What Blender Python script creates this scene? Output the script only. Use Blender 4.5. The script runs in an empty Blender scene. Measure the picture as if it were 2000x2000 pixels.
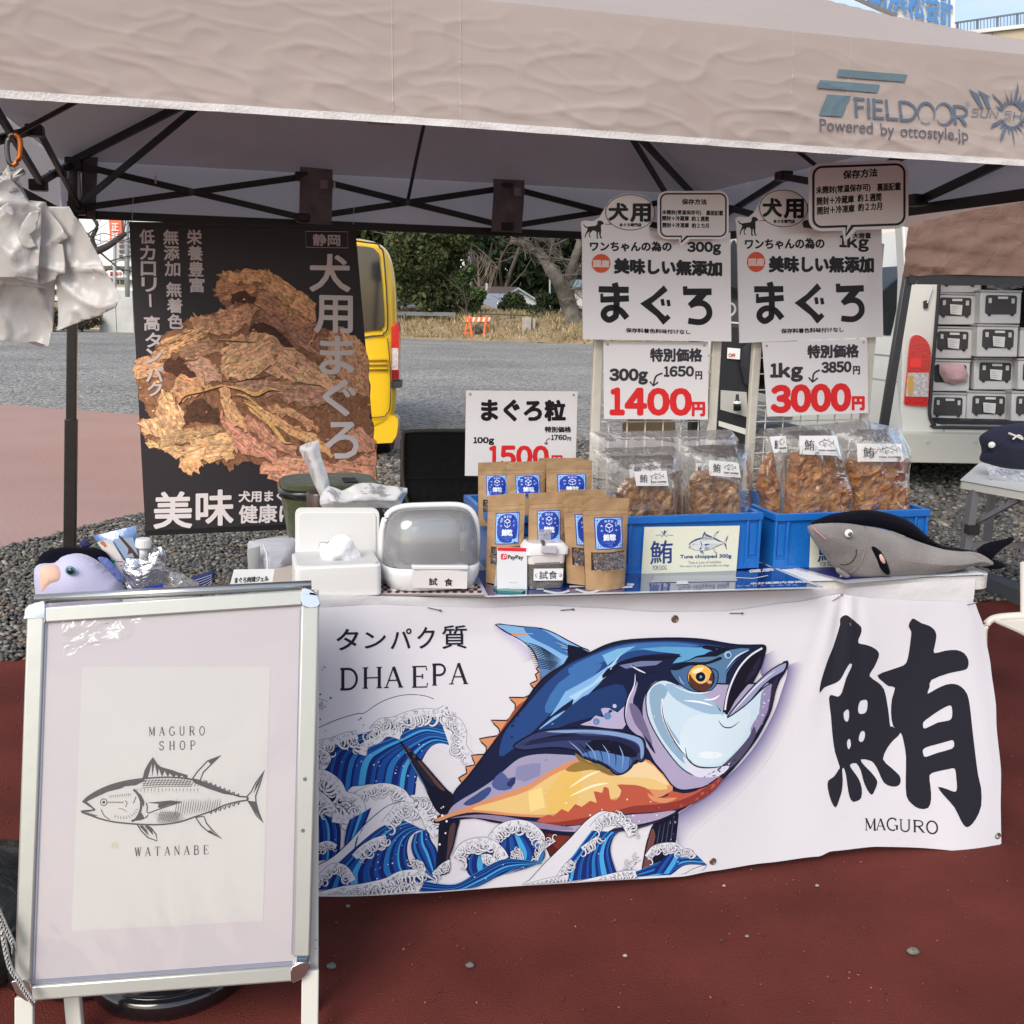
import bpy,bmesh,math,random
import numpy as np
from mathutils import Vector,Matrix,noise
from mathutils.geometry import tessellate_polygon
random.seed(7);np.random.seed(7)
SC=bpy.context.scene
COL=SC.collection
# ------------------------------------------------------------------ camera
HC=1.27;FL=2000.0
RHO=math.radians(1.26);PIT=math.radians(11.17)
_f=Vector((0,math.cos(PIT),-math.sin(PIT)));_r0=Vector((1,0,0));_u0=Vector((0,math.sin(PIT),math.cos(PIT)))
_R=_r0*math.cos(RHO)+_u0*math.sin(RHO);_U=_u0*math.cos(RHO)-_r0*math.sin(RHO)
CAMP=Vector((0,0,HC))
cam=bpy.data.cameras.new('camera');camo=bpy.data.objects.new('camera',cam);COL.objects.link(camo)
cam.sensor_width=36;cam.lens=36;cam.clip_start=0.05;cam.clip_end=2000
camo.matrix_world=Matrix(((_R.x,_U.x,-_f.x,0),(_R.y,_U.y,-_f.y,0),(_R.z,_U.z,-_f.z,HC),(0,0,0,1)))
SC.camera=camo
# ------------------------------------------------------------------ world, sun, exposure
SUN_EL=38.0;SUN_AZ=-152.0      # hazy sun over the viewer's left shoulder
W=bpy.data.worlds.new('World');SC.world=W;W.use_nodes=True
nt=W.node_tree;nt.nodes.clear()
wo=nt.nodes.new('ShaderNodeOutputWorld');bg=nt.nodes.new('ShaderNodeBackground')
sky=nt.nodes.new('ShaderNodeTexSky');sky.sky_type='NISHITA';sky.sun_disc=False
sky.sun_elevation=math.radians(SUN_EL);sky.sun_rotation=math.radians(SUN_AZ)
sky.air_density=1.0;sky.dust_density=1.6;sky.ozone_density=1.0
tc=nt.nodes.new('ShaderNodeTexCoord');mp=nt.nodes.new('ShaderNodeMapping');mp.inputs['Scale'].default_value=(1,1,3.2)
nz=nt.nodes.new('ShaderNodeTexNoise');nz.inputs['Scale'].default_value=2.6;nz.inputs['Detail'].default_value=6;nz.inputs['Distortion'].default_value=.4
cr=nt.nodes.new('ShaderNodeValToRGB');cr.color_ramp.elements[0].position=.44;cr.color_ramp.elements[1].position=.66
cr.color_ramp.elements[0].color=(0,0,0,1);cr.color_ramp.elements[1].color=(.85,.85,.85,1)
mx=nt.nodes.new('ShaderNodeMixRGB');mx.inputs[2].default_value=(5.9,5.75,5.75,1)
nt.links.new(tc.outputs['Generated'],mp.inputs['Vector']);nt.links.new(mp.outputs[0],nz.inputs['Vector'])
nt.links.new(nz.outputs['Fac'],cr.inputs[0]);nt.links.new(cr.outputs[0],mx.inputs[0])
nt.links.new(sky.outputs[0],mx.inputs[1]);nt.links.new(mx.outputs[0],bg.inputs[0]);bg.inputs[1].default_value=0.15
nt.links.new(bg.outputs[0],wo.inputs[0])
sl=bpy.data.lights.new('sun','SUN');sl.energy=2.1;sl.angle=math.radians(34);sl.color=(1,.93,.84)
so=bpy.data.objects.new('sun',sl);COL.objects.link(so)
_el=math.radians(SUN_EL);_az=math.radians(SUN_AZ)
_sd=Vector((math.sin(_az)*math.cos(_el),math.cos(_az)*math.cos(_el),math.sin(_el)))
so.rotation_euler=_sd.to_track_quat('Z','Y').to_euler()
SC.view_settings.view_transform='Standard';SC.view_settings.look='None';SC.view_settings.gamma=1
SC.view_settings.use_curve_mapping=False;SC.view_settings.exposure=0.42
# ------------------------------------------------------------------ pixel <-> place
def ray(x,y):return _f+_R*((x-1000)/FL)-_U*((y-1000)/FL)
def onz(x,y,z=0.0):
    d=ray(x,y);return CAMP+d*((z-HC)/d.z)
def atY(x,y,Y):
    d=ray(x,y);return CAMP+d*(Y/d.y)
def att(x,y,t):return CAMP+ray(x,y)*t
ORI=onz(620,1185,.70);ORI.z=0
A15=math.radians(15)
UU=Vector((math.cos(A15),math.sin(A15),0));VV=Vector((-math.sin(A15),math.cos(A15),0));ZZ=Vector((0,0,1))
def T(u,v,z):return ORI+UU*u+VV*v+ZZ*z
def uvz(p):
    q=p-ORI;return q.dot(UU),q.dot(VV),p.z
def onplane(x,y,P,N):
    d=ray(x,y);return CAMP+d*((P-CAMP).dot(N)/d.dot(N))
def onv(x,y,v):return onplane(x,y,T(0,v,0),VV)
TT0=.711;TSL=-.012
def tabz(u):return TT0+TSL*u
_tn=(ZZ-UU*TSL).normalized();_tp=T(0,0,TT0)
def ontab(x,y):return onplane(x,y,_tp,_tn)
def VPL(v,yaw=0.0,x=None,y=None):
    """converter pixel -> point of an upright plane at depth v, turned by yaw about the point seen at (x, y); lift comes towards the viewer"""
    N=(Matrix.Rotation(yaw,3,'Z') @ VV)
    P=onv(x,y,v) if x is not None else T(0,v,0)
    def conv(px,py,lift=0.0):return onplane(px,py,P,N)-N*lift
    conv.N=N
    return conv
# ------------------------------------------------------------------ colour, materials
def s2l(c):c /= 255.0;return c/12.92 if c <= .04045 else ((c+.055)/1.055)**2.4
def c3(r,g,b):return (s2l(r),s2l(g),s2l(b),1)
MATS={}
def M(name,col,rough=.5,metal=0.0,var=0.0,vs=6.0,bump=0.0,bs=60.0,coat=0.0,spec=.5,transm=0.0,col2=None,detail=4.0,dist=0.0,sheen=0.0,stretch=None,ramp=None,emit=0):
    if name in MATS:return MATS[name]
    m=bpy.data.materials.new(name);m.use_nodes=True;n=m.node_tree.nodes;L=m.node_tree.links
    b=n['Principled BSDF'];col=tuple(col[:3])+(1,)
    b.inputs['Base Color'].default_value=col;b.inputs['Roughness'].default_value=rough;b.inputs['Metallic'].default_value=metal
    b.inputs['Coat Weight'].default_value=coat;b.inputs['Coat Roughness'].default_value=.12
    b.inputs['Specular IOR Level'].default_value=spec;b.inputs['Transmission Weight'].default_value=transm
    b.inputs['Sheen Weight'].default_value=sheen
    t=n.new('ShaderNodeTexCoord');mpn=n.new('ShaderNodeMapping');L.new(t.outputs['Object'],mpn.inputs[0])
    if stretch:mpn.inputs['Scale'].default_value=stretch
    if var > 0 or col2:
        z=n.new('ShaderNodeTexNoise');z.inputs['Scale'].default_value=vs;z.inputs['Detail'].default_value=detail;z.inputs['Distortion'].default_value=dist
        L.new(mpn.outputs[0],z.inputs['Vector'])
        r=n.new('ShaderNodeValToRGB');L.new(z.outputs['Fac'],r.inputs[0])
        lo,hi=ramp or (.3,.7)
        r.color_ramp.elements[0].position=lo;r.color_ramp.elements[1].position=hi
        if col2:a,d=col,tuple(col2[:3])+(1,)
        else:a=tuple(x*(1-var) for x in col[:3])+(1,);d=tuple(min(1,x*(1+var)) for x in col[:3])+(1,)
        r.color_ramp.elements[0].color=a;r.color_ramp.elements[1].color=d
        L.new(r.outputs[0],b.inputs['Base Color'])
    if bump > 0:
        z2=n.new('ShaderNodeTexNoise');z2.inputs['Scale'].default_value=bs;z2.inputs['Detail'].default_value=5;z2.inputs['Distortion'].default_value=dist
        L.new(mpn.outputs[0],z2.inputs['Vector'])
        bn=n.new('ShaderNodeBump');bn.inputs['Strength'].default_value=min(1,bump);bn.inputs['Distance'].default_value=.02 if bump <= 1 else .02*bump
        L.new(z2.outputs['Fac'],bn.inputs['Height']);L.new(bn.outputs[0],b.inputs['Normal'])
    MATS[name]=m
    return m
def ink(name,rough=.55,coat=0.0,bump=0.0,bs=40,spec=.4,sheen=0):
    m=M(name,(1,1,1),rough,coat=coat,bump=bump,bs=bs,spec=spec,sheen=sheen)
    n=m.node_tree.nodes;a=n.new('ShaderNodeAttribute');a.attribute_name='ink'
    m.node_tree.links.new(a.outputs['Color'],n['Principled BSDF'].inputs['Base Color'])
    return m
def film(name,tint=(1,1,1),alpha=.25,rough=.08,bump=.6,bs=25,haze=.06):
    """thin clear plastic: see-through with glossy creases and a milky share"""
    m=bpy.data.materials.new(name);m.use_nodes=True;n=m.node_tree.nodes;L=m.node_tree.links;n.clear()
    o=n.new('ShaderNodeOutputMaterial');tr=n.new('ShaderNodeBsdfTransparent');tr.inputs[0].default_value=tuple(tint)+(1,)
    g=n.new('ShaderNodeBsdfGlossy');g.inputs['Roughness'].default_value=rough
    d=n.new('ShaderNodeBsdfDiffuse');d.inputs[0].default_value=(.85,.85,.85,1)
    z=n.new('ShaderNodeTexNoise');z.inputs['Scale'].default_value=bs;z.inputs['Detail'].default_value=3;z.inputs['Distortion'].default_value=1.2
    t=n.new('ShaderNodeTexCoord');L.new(t.outputs['Object'],z.inputs['Vector'])
    bn=n.new('ShaderNodeBump');bn.inputs['Strength'].default_value=bump;bn.inputs['Distance'].default_value=.02
    L.new(z.outputs['Fac'],bn.inputs['Height']);L.new(bn.outputs[0],g.inputs['Normal'])
    lw=n.new('ShaderNodeFresnel');lw.inputs[0].default_value=1.5;L.new(bn.outputs[0],lw.inputs['Normal'])
    ad=n.new('ShaderNodeMath');ad.operation='ADD';ad.inputs[1].default_value=alpha;ad.use_clamp=True;L.new(lw.outputs[0],ad.inputs[0])
    mu=n.new('ShaderNodeMath');mu.operation='MULTIPLY';mu.inputs[1].default_value=.6;L.new(ad.outputs[0],mu.inputs[0]);ad=mu
    m1=n.new('ShaderNodeMixShader');m1.inputs[0].default_value=haze;L.new(tr.outputs[0],m1.inputs[1]);L.new(d.outputs[0],m1.inputs[2])
    m2=n.new('ShaderNodeMixShader');L.new(ad.outputs[0],m2.inputs[0]);L.new(m1.outputs[0],m2.inputs[1]);L.new(g.outputs[0],m2.inputs[2])
    L.new(m2.outputs[0],o.inputs[0]);return m
# ------------------------------------------------------------------ objects
def tag(o,label=None,cat=None,group=None,kind=None):
    if label:o['label']=label
    if cat:o['category']=cat
    if group:o['group']=group
    if kind:o['kind']=kind
    return o
def thing(name,label,cat,loc,group=None):
    o=bpy.data.objects.new(name,None);COL.objects.link(o);o.location=loc;o.empty_display_size=.1
    return tag(o,label,cat,group)
def wloc(o):
    p=Vector(o.location)
    while o.parent:o=o.parent;p += Vector(o.location)
    return p
def mesh(name,V,F,mat,parent=None,cols=None,smooth=False,bevel=0,seg=2,org=None):
    me=bpy.data.meshes.new(name)
    base=wloc(parent) if parent else Vector((0,0,0))
    loc=Vector((0,0,0))
    if parent is None and org is not None:loc=Vector(org)
    A=np.array([tuple(v) for v in V],dtype=np.float64)-np.array(tuple(base+loc))
    me.from_pydata(A.tolist(),[],F)
    if cols is not None:
        at=me.color_attributes.new('ink','FLOAT_COLOR','POINT')
        at.data.foreach_set('color',np.array(cols,dtype=np.float32).ravel())
    if smooth:me.polygons.foreach_set('use_smooth',[True]*len(me.polygons))
    me.materials.append(mat);me.update()
    o=bpy.data.objects.new(name,me);COL.objects.link(o);o.location=loc
    if parent:o.parent=parent
    if bevel:
        b=o.modifiers.new('bevel','BEVEL');b.width=bevel;b.segments=seg;b.limit_method='ANGLE';b.angle_limit=math.radians(40);b.harden_normals=False
        for p in me.polygons:p.use_smooth=True
        try:me.set_sharp_from_angle(angle=math.radians(35))
        except Exception:pass
    return o
class MB:
    def __init__(s):s.V=[];s.F=[];s.C=[]
    def add(s,V,F,col=None):
        n=len(s.V);s.V += [Vector(v) for v in V];s.F += [tuple(i+n for i in f) for f in F]
        if col is not None:s.C += [col]*len(V)
        return s
    def box(s,p,ax,ay,az,col=None):
        """corner p and three edge vectors"""
        p=Vector(p);v=[p,p+ax,p+ax+ay,p+ay];v += [q+az for q in v]
        return s.add(v,[(0,3,2,1),(4,5,6,7),(0,1,5,4),(1,2,6,5),(2,3,7,6),(3,0,4,7)],col)
    def cbox(s,c,sx,sy,sz,X=Vector((1,0,0)),Y=Vector((0,1,0)),Z=Vector((0,0,1)),col=None):
        return s.box(Vector(c)-X*sx/2-Y*sy/2-Z*sz/2,X*sx,Y*sy,Z*sz,col)
    def bar(s,a,b,w,h,up=Vector((0,0,1)),col=None):
        a=Vector(a);b=Vector(b);d=b-a;sd=d.cross(up)
        if sd.length < 1e-6:sd=d.cross(Vector((1,0,0)))
        sd.normalize();u2=sd.cross(d).normalized()
        return s.box(a-sd*w/2-u2*h/2,d,sd*w,u2*h,col)
    def tube(s,pts,r,n=8,caps=True,col=None):
        pts=[Vector(p) for p in pts];rs=r if isinstance(r,(list,tuple)) else [r]*len(pts)
        V=[];F=[];ref=Vector((0.31,.17,.93))
        for i,p in enumerate(pts):
            d=(pts[min(i+1,len(pts)-1)]-pts[max(i-1,0)]).normalized()
            a=d.cross(ref)
            if a.length < .15:a=d.cross(Vector((1,0,0)))
            a.normalize();b=d.cross(a)
            for k in range(n):
                t=2*math.pi*k/n;V.append(p+(a*math.cos(t)+b*math.sin(t))*rs[i])
        for i in range(len(pts)-1):
            for k in range(n):
                F.append((i*n+k,i*n+(k+1) % n,(i+1)*n+(k+1) % n,(i+1)*n+k))
        if caps:F.append(tuple(range(n-1,-1,-1)));F.append(tuple((len(pts)-1)*n+k for k in range(n)))
        return s.add(V,F,col)
    def ring(s,c,r,tube,N,n=24,m=6):
        N=Vector(N).normalized();a=N.orthogonal().normalized();b=N.cross(a)
        V=[];F=[]
        for i in range(n):
            t=2*math.pi*i/n;e=a*math.cos(t)+b*math.sin(t)
            for j in range(m):
                q=2*math.pi*j/m;V.append(Vector(c)+e*(r+tube*math.cos(q))+N*tube*math.sin(q))
        for i in range(n):
            for j in range(m):F.append((i*m+j,((i+1) % n)*m+j,((i+1) % n)*m+(j+1) % m,i*m+(j+1) % m))
        return s.add(V,F)
    def disc(s,c,r,N,n=20,h=.001):
        N=Vector(N).normalized();a=N.orthogonal().normalized();b=N.cross(a)
        t=[2*math.pi*i/n for i in range(n)]
        V=[Vector(c)+(a*math.cos(q)+b*math.sin(q))*r for q in t]+[Vector(c)+N*h+(a*math.cos(q)+b*math.sin(q))*r for q in t]
        return s.add(V,[tuple(range(n-1,-1,-1)),tuple(range(n,2*n))]+[(i,(i+1) % n,n+(i+1) % n,n+i) for i in range(n)])
    def prism(s,P,off,col=None):
        """front polygon P (3-D, may be concave) pushed by off"""
        P=[Vector(p) for p in P];n=len(P);V=P+[p+Vector(off) for p in P]
        tr=tessellate_polygon([P])
        F=[tuple(t) for t in tr]+[tuple(i+n for i in reversed(t)) for t in tr]+[(i,(i+1) % n,n+(i+1) % n,n+i) for i in range(n)]
        return s.add(V,F,col)
    def grid(s,f,nu,nv,closed_u=False):
        V=[f(i/nu,j/nv) for j in range(nv+1) for i in range(nu+(0 if closed_u else 1))]
        w=nu if closed_u else nu+1
        F=[(j*w+i,j*w+(i+1) % w,(j+1)*w+(i+1) % w,(j+1)*w+i) for j in range(nv) for i in range(nu)]
        return s.add(V,F)
    def loft(s,rings,caps=True):
        n=len(rings[0]);V=[p for r in rings for p in r];F=[]
        for i in range(len(rings)-1):
            for k in range(n):F.append((i*n+k,i*n+(k+1) % n,(i+1)*n+(k+1) % n,(i+1)*n+k))
        if caps:F.append(tuple(range(n-1,-1,-1)));F.append(tuple((len(rings)-1)*n+k for k in range(n)))
        return s.add(V,F)
    def ball(s,c,rx,ry,rz,X=Vector((1,0,0)),Y=Vector((0,1,0)),Z=Vector((0,0,1)),nu=14,nv=9,fn=None):
        def f(a,b):
            t=2*math.pi*a;p=math.pi*b
            q=Vector((math.sin(p)*math.cos(t),math.sin(p)*math.sin(t),math.cos(p)))
            k=fn(q) if fn else 1
            return Vector(c)+X*q.x*rx*k+Y*q.y*ry*k+Z*q.z*rz*k
        return s.grid(f,nu,nv,True)
    def build(s,name,mat,parent=None,**k):
        return mesh(name,s.V,s.F,mat,parent,cols=s.C if s.C else None,**k)
def copy_tree(o,parent=None):
    c=o.copy();COL.objects.link(c);c.parent=parent
    for ch in [x for x in COL.objects if x.parent == o]:copy_tree(ch,c)
    return c
def fix_normals(o):
    bm=bmesh.new();bm.from_mesh(o.data);bmesh.ops.recalc_face_normals(bm,faces=bm.faces);bm.to_mesh(o.data);bm.free();return o
# ------------------------------------------------------------------ flat print (lettering and pictures) as thin ink on real surfaces
def spline(P,closed=True,k=4):
    P=[np.array(p,float) for p in P];n=len(P);out=[]
    rng=range(n) if closed else range(n-1)
    for i in rng:
        p0=P[(i-1) % n] if closed or i > 0 else P[i];p1=P[i];p2=P[(i+1) % n];p3=P[(i+2) % n] if closed or i+2 < n else P[i+1]
        for j in range(k):
            t=j/k;out.append(tuple(.5*((2*p1)+(-p0+p2)*t+(2*p0-5*p1+4*p2-p3)*t*t+(-p0+3*p1-3*p2+p3)*t**3)))
    if not closed:out.append(tuple(P[-1]))
    return out
_tc={}
def glyphs(s):
    if s in _tc:return _tc[s]
    cu=bpy.data.curves.new('t','FONT');cu.body=s;cu.resolution_u=3
    ob=bpy.data.objects.new('t',cu);COL.objects.link(ob)
    dg=bpy.context.evaluated_depsgraph_get();me=bpy.data.meshes.new_from_object(ob.evaluated_get(dg))
    V=np.array([tuple(v.co)[:2] for v in me.vertices]) if len(me.vertices) else np.zeros((1,2));F=[tuple(p.vertices) for p in me.polygons]
    bpy.data.objects.remove(ob);bpy.data.curves.remove(cu);bpy.data.meshes.remove(me)
    mn=V.min(0);mxx=V.max(0);V=(V-mn)/np.maximum(mxx-mn,1e-6);_tc[s]=(V,F);return _tc[s]
# thin upright serif capitals drawn as strokes in a unit box: (points, width)
_k,_h,_s=.105,.045,.035
def _arc(cx,cy,rx,ry,a0,a1,n=12):return [(cx+rx*math.cos(math.radians(a0+(a1-a0)*i/n)),cy+ry*math.sin(math.radians(a0+(a1-a0)*i/n))) for i in range(n+1)]
def _sf(x,y,w=.26):return ([(x-w/2,y),(x+w/2,y)],_s)
SER={
 'I':[([(.5,0),(.5,1)],_k),_sf(.5,0),_sf(.5,1)],
 'H':[([(.18,0),(.18,1)],_k),([(.82,0),(.82,1)],_k),([(.18,.5),(.82,.5)],_h),_sf(.18,0),_sf(.18,1),_sf(.82,0),_sf(.82,1)],
 'A':[([(.12,0),(.5,1)],_h),([(.88,0),(.5,1)],_k),([(.25,.34),(.75,.34)],_h),_sf(.12,0),_sf(.88,0)],
 'D':[([(.18,0),(.18,1)],_k),([(.05,0),(.45,0)]+_arc(.45,.5,.45,.5,-90,90)+[(.05,1)],_k*.75)],
 'E':[([(.2,0),(.2,1)],_k),([(.07,0),(.85,0),(.88,.2)],_h),([(.07,1),(.82,1),(.84,.82)],_h),([(.2,.52),(.62,.52)],_h),([(.62,.4),(.62,.64)],_h)],
 'P':[([(.2,0),(.2,1)],_k),([(.07,1),(.5,1)]+_arc(.5,.74,.36,.26,90,-90)+[(.2,.48)],_k*.7),_sf(.2,0,.3)],
 'R':[([(.2,0),(.2,1)],_k),([(.07,1),(.5,1)]+_arc(.5,.75,.32,.25,90,-90)+[(.2,.5)],_k*.7),([(.5,.5),(.88,0)],_k),_sf(.2,0),_sf(.92,0,.16)],
 'B':[([(.2,0),(.2,1)],_k),([(.07,1),(.5,1)]+_arc(.5,.77,.28,.23,90,-90)+[(.2,.54)],_k*.7),([(.5,.54)]+_arc(.5,.27,.36,.27,90,-90)+[(.07,0)],_k*.7)],
 'M':[([(.12,0),(.12,1)],_h),([(.12,1),(.5,.12)],_k),([(.5,.12),(.88,1)],_h),([(.88,1),(.88,0)],_k),_sf(.12,0),_sf(.08,1,.16),_sf(.88,0),_sf(.92,1,.16)],
 'N':[([(.15,0),(.15,1)],_h),([(.15,1),(.85,0)],_k),([(.85,0),(.85,1)],_h),_sf(.15,0),_sf(.1,1,.2),_sf(.85,1)],
 'G':[(_arc(.52,.5,.42,.5,50,300),_k*.8),([(.88,.06),(.88,.42)],_k),_sf(.8,.42,.32),([(.8,.98),(.8,.76)],_h)],
 'U':[([(.18,1),(.18,.35)]+_arc(.5,.32,.32,.32,180,360)+[(.82,1)],_k*.75),_sf(.18,1),_sf(.82,1)],
 'O':[(_arc(.5,.5,.4,.5,0,360,20),_k*.8)],
 'S':[([(.8,.75),(.78,.98)],_h),(spline([(.8,.82),(.5,1),(.2,.8),(.3,.58),(.7,.42),(.82,.2),(.5,0),(.18,.16)],False,4),_k*.8),([(.18,.02),(.18,.26)],_h)],
 'W':[([(.05,1),(.28,0)],_k),([(.28,0),(.5,1)],_h),([(.5,1),(.72,0)],_k),([(.72,0),(.95,1)],_h),_sf(.05,1,.2),_sf(.5,1,.2),_sf(.95,1,.16)],
 'T':[([(.5,0),(.5,1)],_k),([(.08,.8),(.1,1),(.9,1),(.92,.8)],_h),_sf(.5,0)],
}
class Art:
    def __init__(s,conv,base=.0006,step=.00008):s.c=conv;s.b=base;s.st=step;s.n=0;s.V=[];s.F=[];s.C=[];s.raw=[];s.it=[]
    def tri(s,P2,F,col,lay=None):
        if lay is None:s.n += 1;lay=s.n
        n=len(s.raw);s.it.append((lay,n,n+len(P2),len(s.F),len(s.F)+len(F)));s.raw += [(p[0],p[1],lay) for p in P2];s.F += [tuple(i+n for i in f) for f in F]
        s.C += [col]*len(P2) if not isinstance(col,list) else col
    def poly(s,P,col,holes=None,sm=0):
        if sm:P=spline(P,True,sm);holes=[spline(h,True,sm) for h in holes] if holes else None
        loops=[[Vector((p[0],p[1],0)) for p in P]]+([[Vector((p[0],p[1],0)) for p in h] for h in holes] if holes else [])
        allp=[p for l in loops for p in l]
        s.tri(allp,tessellate_polygon(loops),col)
    def stroke(s,P,w,col,sm=0,taper=0,closed=False,lay=None):
        """w width; taper 1 = thin at the far end, 2 = thin at both ends"""
        if sm:P=spline(P,closed,sm)
        P=np.array([(p[0],p[1]) for p in P],float)
        if closed:P=np.vstack([P,P[:1]])
        n=len(P)
        if n < 2:return
        d=np.zeros_like(P);d[1:-1]=P[2:]-P[:-2];d[0]=P[1]-P[0];d[-1]=P[-1]-P[-2]
        if closed:d[0]=d[-1]=P[1]-P[-2]
        L=np.linalg.norm(d,axis=1)[:,None];L[L == 0]=1;d /= L;nn=np.stack([-d[:,1],d[:,0]],1)
        t=np.linspace(0,1,n)
        ww=np.full(n,w/2.0)
        if taper == 1:ww=w/2*(1-t)**.7+.02*w
        if taper == 2:ww=w/2*np.sin(np.pi*np.clip(t,.02,.98))**.7
        A=P+nn*ww[:,None];B=P-nn*ww[:,None]
        s.tri([tuple(x) for x in A]+[tuple(x) for x in B],[(i,i+1,n+i+1,n+i) for i in range(n-1)],col,lay)
    def circle(s,x,y,r,col,ry=None,n=18,a=0):
        ry=ry or r;ca,sa=math.cos(a),math.sin(a)
        P=[(x+r*math.cos(2*math.pi*i/n)*ca-ry*math.sin(2*math.pi*i/n)*sa,y+r*math.cos(2*math.pi*i/n)*sa+ry*math.sin(2*math.pi*i/n)*ca) for i in range(n)]
        s.n += 1;s.tri(P,[tuple(range(n))],col,s.n)
    def band(s,A,B,ca,cb):
        """strip between two lines with colours ca -> cb (printed soft tint)"""
        n=len(A);s.n += 1
        s.tri(list(A)+list(B),[(i,i+1,n+i+1,n+i) for i in range(n-1)],[ca]*n+[cb]*n,s.n)
    def text(s,t,Lp,Rp,h,col,bold=0.0,lean=0.0):
        V,F=glyphs(t);Lp=np.array(Lp,float);Rp=np.array(Rp,float);d=Rp-Lp;up=np.array([lean,-1.0])*h
        P=Lp+V[:,:1]*d+V[:,1:2]*up
        s.n += 1;lay=s.n
        offs=[(0,0)]+([(bold*math.cos(a),bold*math.sin(a)) for a in np.arange(8)*math.pi/4+.39] if bold else [])
        if bold > 2.2:offs += [(bold*.5*math.cos(a),bold*.5*math.sin(a)) for a in np.arange(6)*math.pi/3]
        for i,o in enumerate(offs):s.tri([tuple(x) for x in P+np.array(o)],F,col,lay+i*.12)
        s.n += 1
    def digits(s,t,Lp,Rp,h,col,bold):
        wt=[{'1':.62,'g':.95,'k':.95}.get(c,1) for c in t];g=.17;tot=sum(wt)+g*(len(t)-1);x=0;Lp=np.array(Lp,float);d=(np.array(Rp,float)-Lp)/tot;hg='g' in t
        for c,w in zip(t,wt):
            y0,hh=((0,.80) if c == 'g' else (-.25*h,.78 if c == 'k' else .75)) if hg else (0,1)
            A,B=Lp+d*x,Lp+d*(x+w);s.text(chr(ord(c)+0xFEE0),(A[0],A[1]+y0),(B[0],B[1]+y0),h*hh,col,bold);x += w+g
    def vtext(s,t,top,bot,w,h,col,bold=0.0):
        """characters stacked downwards from top to bot (centres)"""
        n=len(t)
        for i,ch in enumerate(t):
            if ch == ' ':continue
            f=i/(n-1) if n > 1 else 0
            x=top[0]+(bot[0]-top[0])*f;y=top[1]+(bot[1]-top[1])*f
            if ch == 'ー':s.poly([(x-w*.07,y-h*.45),(x+w*.07,y-h*.45),(x+w*.09,y+h*.45),(x-w*.05,y+h*.45)],col);continue
            s.text(ch,(x-w/2,y+h/2),(x+w/2,y+h/2+w*.03),h,col,bold)
    def serif(s,t,Lp,Rp,h,col,gap=.3,wf=1.0):
        n=len(t);Lp=np.array(Lp,float);Rp=np.array(Rp,float);d=Rp-Lp
        tot=n+(n-1)*gap
        for i,ch in enumerate(t):
            if ch == ' ':continue
            o=Lp+d*(i*(1+gap)/tot);e=d/tot
            for P,w in SER[ch]:
                Q=[tuple(o+e*p[0]+np.array([0,-h])*p[1]) for p in P]
                s.stroke(Q,w*h*wf,col)
    def pack(s):
        """lay each mark just above the marks it overlaps, so the print stays paper thin"""
        A=np.array(s.raw);mn=A[:,:2].min(0);ex=(A[:,:2].max(0)-mn).max()/220+1e-9;Q=((A[:,:2]-mn)/ex).astype(int);gr=np.zeros((Q[:,0].max()+2,Q[:,1].max()+2));top=0
        for lay,i0,i1,f0,f1 in sorted(s.it,key=lambda t:t[0]):
            bx=[]
            for f in s.F[f0:f1]:q=Q[list(f)];bx.append((*q.min(0),*(q.max(0)+1)))
            m=max([gr[x0:x1,y0:y1].max() for x0,y0,x1,y1 in bx] or [0])+1
            for x0,y0,x1,y1 in bx:gr[x0:x1,y0:y1]=m
            A[i0:i1,2]=m;top=max(top,m)
        s.raw=[tuple(r) for r in A];s.top=top
    def build(s,name,parent,mat,post=None,cut=None):
        V=[];s.pack();s.st=min(2.2e-5,.0022/s.top) if post is None else min(1e-4,.006/s.top)
        if post is None:
            V=[s.c(x,y,s.b+l*s.st) for x,y,l in s.raw]
            return mesh(name,V,s.F,mat,parent,cols=s.C)
        # print on a waving cloth: cut along a grid and bend each piece with the cloth
        V=[s.c(x,y,s.b+l*s.st) for x,y,l in s.raw]
        me=bpy.data.meshes.new('tmp');me.from_pydata([tuple(v) for v in V],[],s.F)
        at=me.color_attributes.new('ink','FLOAT_COLOR','POINT');at.data.foreach_set('color',np.array(s.C,dtype=np.float32).ravel())
        bm=bmesh.new();bm.from_mesh(me)
        A=np.array([tuple(v) for v in V]);mn=A.min(0);mxx=A.max(0)
        for ax in (0,1):
            g=cut*math.ceil(mn[ax]/cut)
            while g < mxx[ax]:
                co=[0,0,0];co[ax]=g;no=[0,0,0];no[ax]=1
                bmesh.ops.bisect_plane(bm,geom=bm.verts[:]+bm.edges[:]+bm.faces[:],plane_co=co,plane_no=no,dist=1e-6);g += cut
        base=wloc(parent)
        for v in bm.verts:v.co=post(*v.co)-base
        bm.to_mesh(me);bm.free();me.name=name;me.materials.append(mat)
        o=bpy.data.objects.new(name,me);COL.objects.link(o);o.parent=parent;return o
BLK=c3(28,26,30);WHT=(.8,.8,.8,1)
INK=ink('printed_ink',.6);INKG=ink('laminated_ink',.4,coat=.12,bump=.1,bs=8,spec=.25);INKC=ink('cloth_ink',.75,spec=.2,bump=.04,bs=25)
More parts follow.
